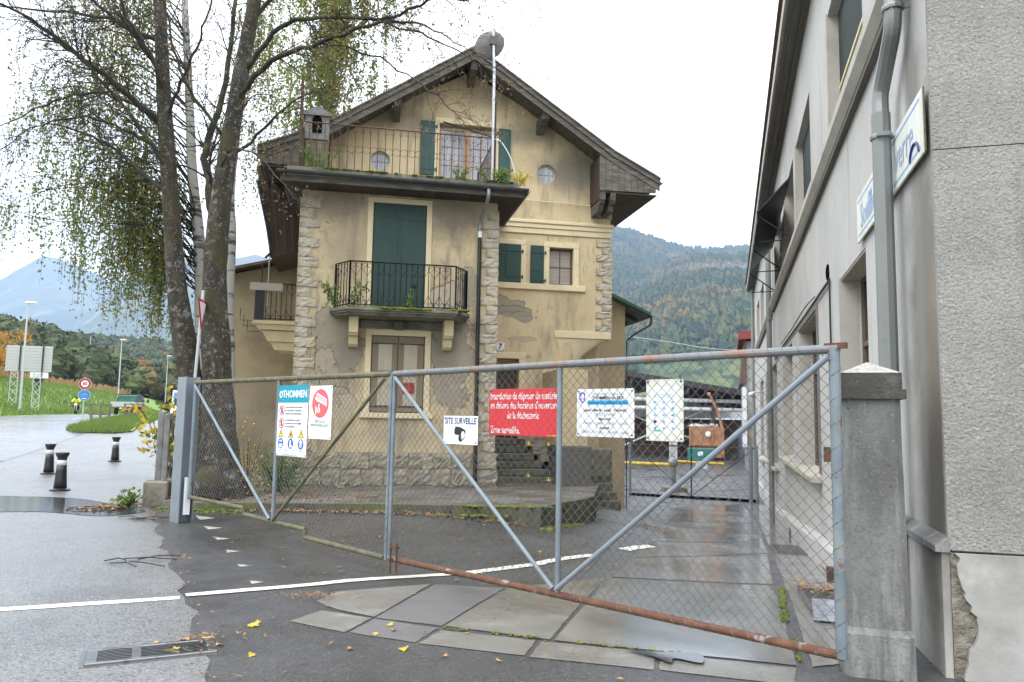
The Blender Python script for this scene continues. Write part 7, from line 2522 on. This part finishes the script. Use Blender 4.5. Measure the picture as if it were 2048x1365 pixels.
for s in (-1, 1):
    m_ = MB()
    m_.tube([(s * .34, .4, 1.06), (s * .4, .36, 1.22)], .01, 4)
    m_.ball((s * .42, .35, 1.25), (.06, .02, .04), 8, 5)
    m_.build("mirror", "dark_chassis", mc)
    MB().box(s * .2 - .08, s * .2 + .12, -.6, -.2, .45, .75).build("side_case", "white" if s > 0 else "dark_chassis", mc)

def skin(name, verts, edges, radii, m, parent, root=0, sub=1):
    me = bpy.data.meshes.new(name)
    me.from_pydata(verts, edges, [])
    o = bpy.data.objects.new(name, me)
    COL.objects.link(o)
    md = o.modifiers.new("s", 'SKIN')
    md.use_smooth_shade = True
    for i, r in enumerate(radii):
        sv = me.skin_vertices[0].data[i]
        sv.radius = (r, r)
        sv.use_root = i == root
    sb2 = o.modifiers.new("u", 'SUBSURF')
    sb2.levels = sub
    sb2.render_levels = sub
    bpy.context.view_layer.update()
    nm = bpy.data.meshes.new_from_object(o.evaluated_get(bpy.context.evaluated_depsgraph_get()))
    bpy.data.objects.remove(o)
    nm.name = name
    nm.materials.clear()
    nm.materials.append(MATS[m])
    for p in nm.polygons:
        p.use_smooth = True
    return link(name, nm, parent)
rd = thing("person", "motorcycle rider in a hi-vis yellow jacket and dark helmet, leaning to the handlebars", "person", tuple(mc.location), R(-155))
mat("rider_dark", (0.03, 0.035, 0.05), 0.7)
V_ = [(0, -.2, .92), (0, -.12, 1.15), (0, .02, 1.38), (0, .08, 1.5), (0, .12, 1.62),
      (.2, .0, 1.40), (.34, .14, 1.2), (.38, .36, 1.08), (-.2, .0, 1.40), (-.34, .14, 1.2), (-.38, .36, 1.08),
      (.14, -.15, .88), (.24, .22, .82), (.2, -.02, .45), (.2, .12, .38), (-.14, -.15, .88), (-.24, .22, .82), (-.2, -.02, .45), (-.2, .12, .38)]
E_ = [(0, 1), (1, 2), (2, 3), (3, 4), (2, 5), (5, 6), (6, 7), (2, 8), (8, 9), (9, 10), (0, 11), (11, 12), (12, 13), (13, 14), (0, 15), (15, 16), (16, 17), (17, 18)]
skin("body", V_, E_, [.16, .15, .16, .075, .09, .085, .06, .045, .085, .06, .045, .12, .085, .06, .05, .12, .085, .06, .05], "rider_dark", rd)
skin("jacket", V_[:4] + V_[5:7] + [(.365, .28, 1.13)] + V_[8:10] + [(-.365, .28, 1.13)], [(0, 1), (1, 2), (2, 3), (2, 4), (4, 5), (5, 6), (2, 7), (7, 8), (8, 9)], [.18, .185, .19, .085, .11, .085, .07, .11, .085, .07], "hi_vis", rd)
MB().ball((0, .13, 1.62), (.125, .15, .145), 14, 10).build("helmet", "dark_chassis", rd, smooth=True)
MB().ball((0, .17, 1.63), (.1, .125, .055), 12, 8).build("visor", "curtain_glass", rd, smooth=True)

# white van edge seen between the fence bars
vn = thing("white_van", "white van with a blue sign, just visible behind the fence posts at the tree trunk", "van", (-24.2, 57, g1(-24.2, 57)), R(18))
MB().hexa([(-.9, 0, .35), (.9, 0, .35), (.9, 4.2, .35), (-.9, 4.2, .35)], [(-.8, .15, 2.05), (.8, .15, 2.05), (.8, 3.6, 2.0), (-.8, 3.6, 2.0)]).build("body", "white", vn)
MB().hexa([(-.75, -.012, 1.25), (.75, -.012, 1.25), (.75, .06, 1.25), (-.75, .06, 1.25)], [(-.7, .09, 1.9), (.7, .09, 1.9), (.7, .16, 1.9), (-.7, .16, 1.9)]).build("rear_window", "cycle_blue", vn)
for s in (-1, 1):
    for y in (.8, 3.4):
        w = MB().lathe([(.15, -.1), (.31, -.1), (.31, .1), (.15, .1)], 16, (0, 0, 0), 'x').build("wheel", "tyre", vn)
        w.location = (s * .8, y, .31)
    MB().box(s * .82 - .06, s * .82 + .06, -.02, .03, .8, 1.2).build("tail_light", "signal_red", vn)

# autumn tree at the far left edge
yt = thing("autumn_tree", "golden autumn tree at the left edge behind the road board", "tree", (-56, 82, 5.0))
MB().tube([(0, 0, 0), (.1, 0, 2.2), (0, 0, 4)], [.25, .2, .1], 8).build("trunk", "branch_bark", yt)
yl = MB()
g_ = random.Random(5)
cl_ = [(g_.gauss(0, 1.4), g_.gauss(0, 1.2), 3 + g_.gauss(0, 1.0)) for k in range(26)]
for k in range(4200):
    c = g_.choice(cl_)
    add_leaf(yl, (c[0] + g_.gauss(0, .45), c[1] + g_.gauss(0, .45), c[2] + g_.gauss(0, .4)), .26, g_)
mat("gold_leaf", (0.5, 0.26, 0.03), 0.8, layers=[('n', (0.36, 0.15, 0.025), 0.8, 0.42, 0.6, 0.8)], transl=0.3)
yl.build("crown", "gold_leaf", yt, kind="stuff")

# ================================================================== LOWER YARD BEYOND THE HOUSE
def yz(x, y):
    return g1(x, y)
g2 = thing("yard_gate", "dark framed mesh gate closing the lower yard between the house and the grey building", "gate", (5.25, 33.9, 0), math.atan2(31.7 - 33.9, 10.1 - 5.25))
L2 = math.hypot(31.7 - 33.9, 10.1 - 5.25)
zb_ = -1.62
f = MB()
for n_, (p, q, r) in enumerate((((0, 0, zb_), (0, 0, .72), .06), ((L2, 0, zb_), (L2, 0, .72), .06), ((L2 - .25, 0, zb_), (L2 - .25, 0, .7), .09))):
    MB().tube([p, q], r, 8).build("post", "steel_post", g2)
for (p, q) in (((0, 0, .62), (L2, 0, .62)), ((L2 / 2, 0, zb_ + .1), (L2 / 2, 0, .62))):
    MB().tube([p, q], .03, 6).build("rail", "wrought_iron", g2)
for (p, q) in (((.1, 0, .6), (L2 / 2 - .05, 0, zb_ + .2)), ((L2 - .1, 0, .6), (L2 / 2 + .05, 0, zb_ + .2))):
    MB().tube([p, q], .018, 5).build("brace", "wrought_iron", g2)
MB().box(0, L2, -.04, .04, zb_ - .02, zb_ + .16).build("kick_rail", "shade_and_rail_black", g2)

br = thing("barrier_boom", "yellow barrier boom on a grey post with a concrete foot inside the yard gate", "barrier", (7.75, 36.6, yz(7.75, 36.6)))
MB().cbox(-.55, .55, -.4, .4, -.05, .22, .04).build("foot", "mossy_stone", br)
MB().tube([(-.05, 0, .2), (-.05, 0, 1.3)], .14, 10).build("post", "zinc", br)
MB().ball((-.05, 0, 1.32), (.24, .24, .22), 12, 8).build("cap", "zinc", br)
MB().tube([(-2.6, 0, 1.27), (-.2, 0, 1.22)], .085, 8).build("boom", "barrier_yellow", br)
MB().tube([(.1, 0, 1.38), (2.5, .6, 1.26)], .07, 8).build("boom", "barrier_yellow", br)
nt_ = MB().box(-.28, .1, -.26, -.25, 1.5, 2.65).build("notice", "panel_white", br)
flat(nt_, [(-.24, 2.3), (.06, 2.3), (-.09, 2.56)], "signal_red", -.262)
flat(nt_, [(-.18, 2.33), (.0, 2.33), (-.09, 2.49)], "white", -.264)
for k in range(7):
    rect(nt_, -.23, .0 + .01 * (k % 3), 1.6 + k * .09, 1.63 + k * .09, "print_grey", -.262)
MB().box(1.05, 1.6, .12, .14, 1.05, 1.42).build("notice", "panel_white", br)

cn_ = thing("canopy_shed", "long dark open shed roof on posts at the back of the yard", "shed", (10, 66, -1.1))
# roof falls to the right
MB().hexa([(-3, -4, 6.75), (12, -4, 4.45), (12, 12, 4.45), (-3, 12, 6.75)], [(-3, -4, 7.15), (12, -4, 4.95), (12, 12, 4.95), (-3, 12, 7.15)]).build("roof", "canopy_dark", cn_)
for k in range(7):
    x = -2.6 + k * 2.3
    zt = 6.75 - (x + 3) / 15 * 2.3
    MB().box(x - .1, x + .1, -3.9, 11.9, zt - .55, zt - .02).build("rafter", "canopy_dark", cn_)
for x in (-2.2, -.2, 6.5, 9.3):
    zt = 6.75 - (x + 3) / 15 * 2.3
    MB().box(x - .14, x + .14, -3.4, -3.1, 0, zt - .02).build("post", "canopy_dark", cn_)
for z in (3.9, 4.6):
    MB().tube([(-2.5, -3.2, z), (9.0, -3.2, z - .1)], .16, 8).build("rail", "pale_metal", cn_)
MB().tube([(-.5, -2.0, .8), (7.0, -2.0, 4.2)], .09, 6).build("stay", "pale_metal", cn_)
MB().tube([(6.6, -2.2, .8), (0.2, -2.2, 3.2)], .07, 6).build("stay", "pale_metal", cn_)
yw = thing("yard_wall", "dark brown yard wall with faded graffiti letters beneath the shed roof", "wall", (10, 70, -1.1))
for k in range(6):
    MB().cbox(-7 + k * 3.4, -7 + k * 3.4 + 3.37, 0, .25, -.3, 3.05, .02).build("panel", "yard_wall", yw)
MB().box(-7, 13.4, -.03, -.004, 1.0, 1.55).build("ledge", "yard_wall", yw)
words(yw, "BRANO", (-2.6, -.04, 1.3), .95, "graffiti", TXR, bold=.03)
words(yw, "SE", (3.2, -.04, 1.3), .95, "graffiti", TXR, bold=.03)
MB().box(-7, 13.4, 6, 6.1, 3.2, 4.9).build("pale_sheet", "pale_metal", yw)

sk = thing("container", "rusty orange scrap container with a bent metal arm rising from its corner", "container", (15.6, 61.5, yz(15.6, 61.5)), R(-12))
MB().hexa([(-1.3, -1, .15), (1.3, -1, .15), (1.3, 1.4, .15), (-1.3, 1.4, .15)], [(-1.32, -1.05, 2.55), (1.32, -1.05, 2.55), (1.32, 1.4, 2.55), (-1.32, 1.4, 2.55)]).build("body", "skip_orange", sk)
for x in (-1.25, -.4, .45, 1.25):
    MB().box(x - .06, x + .06, -1.13, -1.02, .2, 2.5).build("rib", "skip_orange", sk)
MB().box(-1.34, 1.34, -1.15, -1.02, 1.1, 1.3).build("rib", "skip_orange", sk)
arm = MB()
arm.tube([(1.2, -.6, 2.4), (.95, -.6, 3.6), (.3, -.6, 5.0)], [.13, .11, .09], 6)
arm.ball((.2, -.6, 5.1), (.17, .15, .17), 8, 6, .15, g_)
arm.build("arm", "skip_orange", sk)
scr = MB()
for k in range(24):
    scr.ball((g_.uniform(-1.2, 1.0), g_.uniform(-.9, 1), 2.55 + g_.uniform(0, .12)), (g_.uniform(.1, .3), .2, g_.uniform(.06, .2)), 6, 4, .4, g_)
scr.build("scrap", "alu", sk, kind="stuff")
lb = MB().lathe([(.22, -1.17), (.22, -1.155)], 14, (.1, 0, 2.0), 'y').build("plate", "white", sk)
tb = thing("tool_chest", "low teal ribbed box with a white label in front of the orange container", "box", (14.6, 59.4, yz(14.6, 59.4)), R(-12))
for k in range(6):
    MB().cbox(-.95, .95, -.4, .4, .03 + k * .15, .03 + k * .15 + .145, .02).build("rib_panel", "teal_box", tb)
MB().box(-.2, .18, -.415, -.401, .4, .7).build("label_plate", "white", tb)
bb_ = thing("refuse_bag", "blue-grey sack with a blue flap right of the orange container", "sack", (18.6, 60.5, yz(18.6, 60.5)))
MB().hexa([(-.6, -.5, 0), (.6, -.5, 0), (.6, .5, 0), (-.6, .5, 0)], [(-.65, -.55, 1.6), (.55, -.5, 1.55), (.6, .5, 1.6), (-.6, .5, 1.7)]).build("sack", "bag_grey", bb_)
MB().hexa([(-.7, -.6, 1.61), (.65, -.6, 1.56), (.65, .6, 1.61), (-.65, .6, 1.71)], [(-.66, -.55, 1.9), (.5, -.5, 1.75), (.55, .5, 1.8), (-.6, .5, 2.1)]).build("flap", "blue_bag", bb_)
rh = thing("red_roof_house", "pale building with a dark red roof at the far end of the grey building", "building", (15.35, 50, -1.2), -BA)
MB().box(0, 8, 0, 9, -1, 8.2).build("wall", "grey_render", rh)
MB().hexa([(-.5, -.6, 8.25), (8.4, -.6, 8.9), (8.4, 9.5, 8.9), (-.5, 9.5, 8.25)], [(-.5, -.6, 8.75), (8.4, -.6, 9.6), (8.4, 9.5, 9.6), (-.5, 9.5, 8.75)]).build("roof", "red_roof", rh)
MB().hexa([(-.45, -.3, 5.4), (-.02, -.3, 5.4), (-.02, 9, 5.4), (-.45, 9, 5.4)], [(-.15, -.3, 8.2), (-.02, -.3, 8.2), (-.02, 9, 8.2), (-.15, 9, 8.2)]).build("lean_sheet", "tiles", rh)
for k in range(5):
    MB().box(-.30 - .03 * (k % 2), -.02, -.2 + k * .4, .1 + k * .4, 1.2 + .2 * k, 5.2 - .2 * (k % 3)).build("sheet", "pale_metal" if k % 2 == 0 else "alu", rh)
MB().tube([(-.1, -.1, -1), (-.1, -.1, 8.1)], .07, 6).build("downpipe", "zinc", rh)
oc_ = thing("overhead_cable", "thin pale overhead cable crossing in front of the forested mountain", "cable", (0, 0, 0))
MB().tube(catmull([(6.6, 43, 6.4), (9.5, 45, 6.3), (12.5, 48, 6.28), (16.2, 50, 6.35)], 6), .02, 4).build("wire", "alu", oc_)

# ================================================================== FOREGROUND DRAIN
dr = thing("road_grate", "large wet cast-iron drain grate with curved slots and fallen leaves in the foreground", "drain grate", (-2.4, 5.40, .009), math.atan2(.32, .69))
w_, h_ = .80, .34
f = MB()
f.cbox(-w_ / 2, w_ / 2, -h_ / 2, -h_ / 2 + .035, -.01, .012, .004)
f.cbox(-w_ / 2, w_ / 2, h_ / 2 - .035, h_ / 2, -.01, .012, .004)
f.cbox(-w_ / 2, -w_ / 2 + .07, -h_ / 2 + .035, h_ / 2 - .035, -.01, .012, .004)
f.cbox(w_ / 2 - .06, w_ / 2, -h_ / 2 + .035, h_ / 2 - .035, -.01, .012, .004)
f.cbox(-.13, -.07, -h_ / 2 + .035, h_ / 2 - .035, -.01, .012, .004)
f.build("frame", "cast_iron", dr)
f = MB()
f.box(-w_ / 2 - .03, w_ / 2 + .03, -h_ / 2 - .03, -h_ / 2 - .004, -.03, -.001)
f.box(-w_ / 2 - .03, w_ / 2 + .03, h_ / 2 + .004, h_ / 2 + .03, -.03, -.001)
f.box(-w_ / 2 - .03, -w_ / 2 - .004, -h_ / 2 - .004, h_ / 2 + .004, -.03, -.001)
f.box(w_ / 2 + .004, w_ / 2 + .03, -h_ / 2 - .004, h_ / 2 + .004, -.03, -.001)
f.build("rim", "cast_iron", dr)
MB().poly([(-w_ / 2, -h_ / 2, -.003), (w_ / 2, -h_ / 2, -.003), (w_ / 2, h_ / 2, -.003), (-w_ / 2, h_ / 2, -.003)]).build("pit_shade", "shade_and_rail_black", dr)  # shallow black sheet on the lane, painted as the unlit depth under the slots
bm = {}
for (x0, x1) in ((-.33, -.13), (-.07, .34)):
    for k in range(8):
        y = -h_ / 2 + .05 + k * (h_ - .10) / 7
        if (x0, x1) not in bm:
            n = 10
            mb = MB()
            vs, fs = [], []
            for i in range(n + 1):
                x = x0 + (x1 - x0) * i / n
                dy = .012 * math.sin(math.pi * i / n) * (1 if x0 < -.1 else -1)
                vs += [(x, dy - .009, .0105), (x, dy + .006, .0105), (x, dy - .009, .009), (x, dy + .006, .009)]
            for i in range(n):
                a = i * 4
                fs += [(a, a + 4, a + 5, a + 1), (a + 2, a + 6, a + 4, a), (a + 1, a + 5, a + 7, a + 3)]
            mb.add(vs, fs)
            o = mb.build("bar", "cast_iron", dr)
            bm[(x0, x1)] = o.data
            o.location = (0, y, 0)
        else:
            link("bar", bm[(x0, x1)], dr, (0, y, 0))

# ================================================================== FALLEN LEAVES AND LITTER
FL = [maple_mesh("fallen_leaf", "fallen_leaf", .5) for k in range(1)]
FL.append(maple_mesh("fallen_leaf", "yellow_leaf", .35))
lg_ = random.Random(99)
def leaf_at(x, y, s, label, me, tilt=.25):
    o = link("fallen_leaf", me, None, (x, y, g1(x, y) + .010 + s * .03), (lg_.uniform(-tilt, tilt), lg_.uniform(-tilt, tilt), lg_.uniform(0, 6.28)), (s, s, s))
    tag(o, label, "leaf", "fallen leaves on the paving")
bl = leaf_at(-1.95, 6.1, .125, "big curled yellow maple leaf lying alone on the asphalt right of the drain", FL[1], .4)
for (x, y, s, lab) in ((-2.3, 5.66, .1, "largest yellow-brown leaf in the clump along the upper edge of the drain grate"), (-2.16, 5.74, .08, "yellow-brown leaf farthest behind the upper edge of the drain grate"),
                       (-2.46, 5.60, .07, "leftmost brown leaf along the upper edge of the drain grate"), (-2.02, 5.58, .08, "brown leaf at the upper right corner of the drain grate")):
    leaf_at(x, y, s, lab, FL[0])
leaf_at(-2.28, 5.42, .13, "yellow leaf lying on the bars of the drain grate", FL[1])
leaf_at(-2.18, 5.44, .11, "green leaf lying on the bars of the drain grate", LG)
for (x, y, s, j, lab) in (
        (-.72, 5.56, .085, 1, "bright yellow leaf on the dark asphalt just below the front row of slabs, bottom centre"),
        (-1.09, 5.55, .06, 0, "small yellow leaf on the asphalt left of the brightest yellow one at bottom centre"),
        (-.91, 6.18, .07, 1, "yellow leaf lying on the joint between the grey patch and the pale slab"),
        (-.86, 6.03, .055, 0, "brownish leaf just below the yellow leaf on the slab joint"),
        (-.98, 5.92, .05, 0, "small pale leaf at the front corner of the leftmost dark slab"),
        (-.86, 7.35, .05, 1, "yellow leaf on the pale slab right below the white line"),
        (.42, 10.5, .07, 1, "yellow-green leaf lying behind the gate mesh near the white line"),
        (-.42, 5.42, .05, 0, "orange leaf lowest on the asphalt right of centre"),
        (-1.72, 5.37, .06, 1, "pale yellow leaf on the asphalt right of the drain grate")):
    leaf_at(x, y, s, lab, FL[j])
lt = MB()
def litter(n, fx, s=(.025, .06)):
    for k in range(n):
        x, y, zo = fx()
        q = lg_.uniform(*s)
        a = lg_.uniform(0, 6.28)
        z = g1(x, y) + zo + .02
        ca_, sa_ = math.cos(a) * q, math.sin(a) * q
        o = len(lt.v)
        lt.v.extend([(x - ca_, y - sa_, z), (x + sa_ * .5, y - ca_ * .5, z + q * lg_.uniform(-.1, .5)), (x + ca_, y + sa_, z + q * lg_.uniform(0, .6)), (x - sa_ * .5, y + ca_ * .5, z + q * lg_.uniform(0, .3))])
        lt.f.append([o, o + 1, o + 2, o + 3])
        lt.mi.append(0)
litter(500, lambda: (lg_.uniform(-4.6, .3), 13.22 + lg_.gauss(0, .12), 0))
litter(450, lambda: (lg_.uniform(-6.6, -2.5), lg_.uniform(13.6, 15.4), .11))
litter(260, lambda: (lg_.gauss(-6.75, .25), lg_.gauss(13.4, .45), .02))
litter(120, lambda: (lg_.uniform(-4, 2.5), lg_.uniform(8, 13), .0), (.02, .04))
litter(26, lambda: (lg_.uniform(-2.2, 1.2), lg_.uniform(4.9, 7.5), -.005), (.015, .03))
litter(90, lambda: (lg_.gauss(2.9, .3), lg_.gauss(16.6, .15), .02))
litter(45, lambda: (lg_.gauss(-2.2, .22), lg_.gauss(5.73, .06), .012), (.012, .025))
litter(150, lambda: (lg_.gauss(-1.72, .16), lg_.gauss(7.05, .1), .015), (.01, .02))
litter(120, lambda: (lg_.gauss(3.35, .15), lg_.gauss(8.5, .35), .03), (.02, .05))
def seamlit():
    y = lg_.uniform(4.5, 14)
    return (float(seam(y)) + lg_.gauss(0, .06), y, .012)
litter(200, seamlit, (.008, .025))
o = lt.build("leaf_litter", "brown_leaf", None, kind="stuff")
o["label"] = "brown and yellow leaf litter gathered along the kerb, tree foot and seams"
# twigs on the lane
for k, (x, y, n) in enumerate(((-6.9, 13.0, 9), (-5.6, 11.9, 6), (-3.9, 8.6, 6))):
    m = MB()
    for j in range(n):
        a = lg_.uniform(-.5, .9)
        p = Vector((x + lg_.uniform(-.5, .3), y + lg_.uniform(-.2, .2), 0))
        q = p + Vector((math.cos(a), math.sin(a), 0)) * lg_.uniform(.2, .6)
        pts = [p, p.lerp(q, .5) + Vector((lg_.uniform(-.05, .05), lg_.uniform(-.05, .05), .02)), q]
        m.tube([(v.x, v.y, g1(v.x, v.y) + .02 + v.z) for v in pts], .006, 4)
    m.build("twig", "twig", tag_p := thing("fallen_twigs", ("heap of dead twigs at the end of the low fence wall", "bent dead twigs on the edge of the puddle", "dead twigs lying across the lane seam nearer the camera")[k], "twigs"), kind="stuff")
# moss lines in the paving joints
ms = MB()
def mossline(p, q, n, r=.010, w=.014):
    for k in range(n):
        t = lg_.random()
        x, y = p[0] + (q[0] - p[0]) * t + lg_.gauss(0, w), p[1] + (q[1] - p[1]) * t + lg_.gauss(0, w)
        s = r * lg_.uniform(.5, 1.4)
        ms.ball((x, y, g1(x, y) + .012), (s, s, s * .5), 5, 3, .3, lg_)
mossline((-.5, 6.13), (-.3, 6.07), 25)
mossline((-.1, 6.02), (.3, 5.87), 60)
mossline((.5, 5.8), (1.3, 5.55), 60)
mossline((2.0, 5.4), (2.2, 6.1), 50, .01)
mossline((2.35, 6.7), (3.0, 8.6), 120, .02)
mossline((0.6, 13.0), (1.3, 14.6), 120, .03, .06)
mossline((-5.9, 13.75), (-4.7, 13.1), 200, .035, .25)
o = ms.build("joint_moss", "moss", None, kind="stuff")
o["label"] = "green moss growing in the joints of the paving"
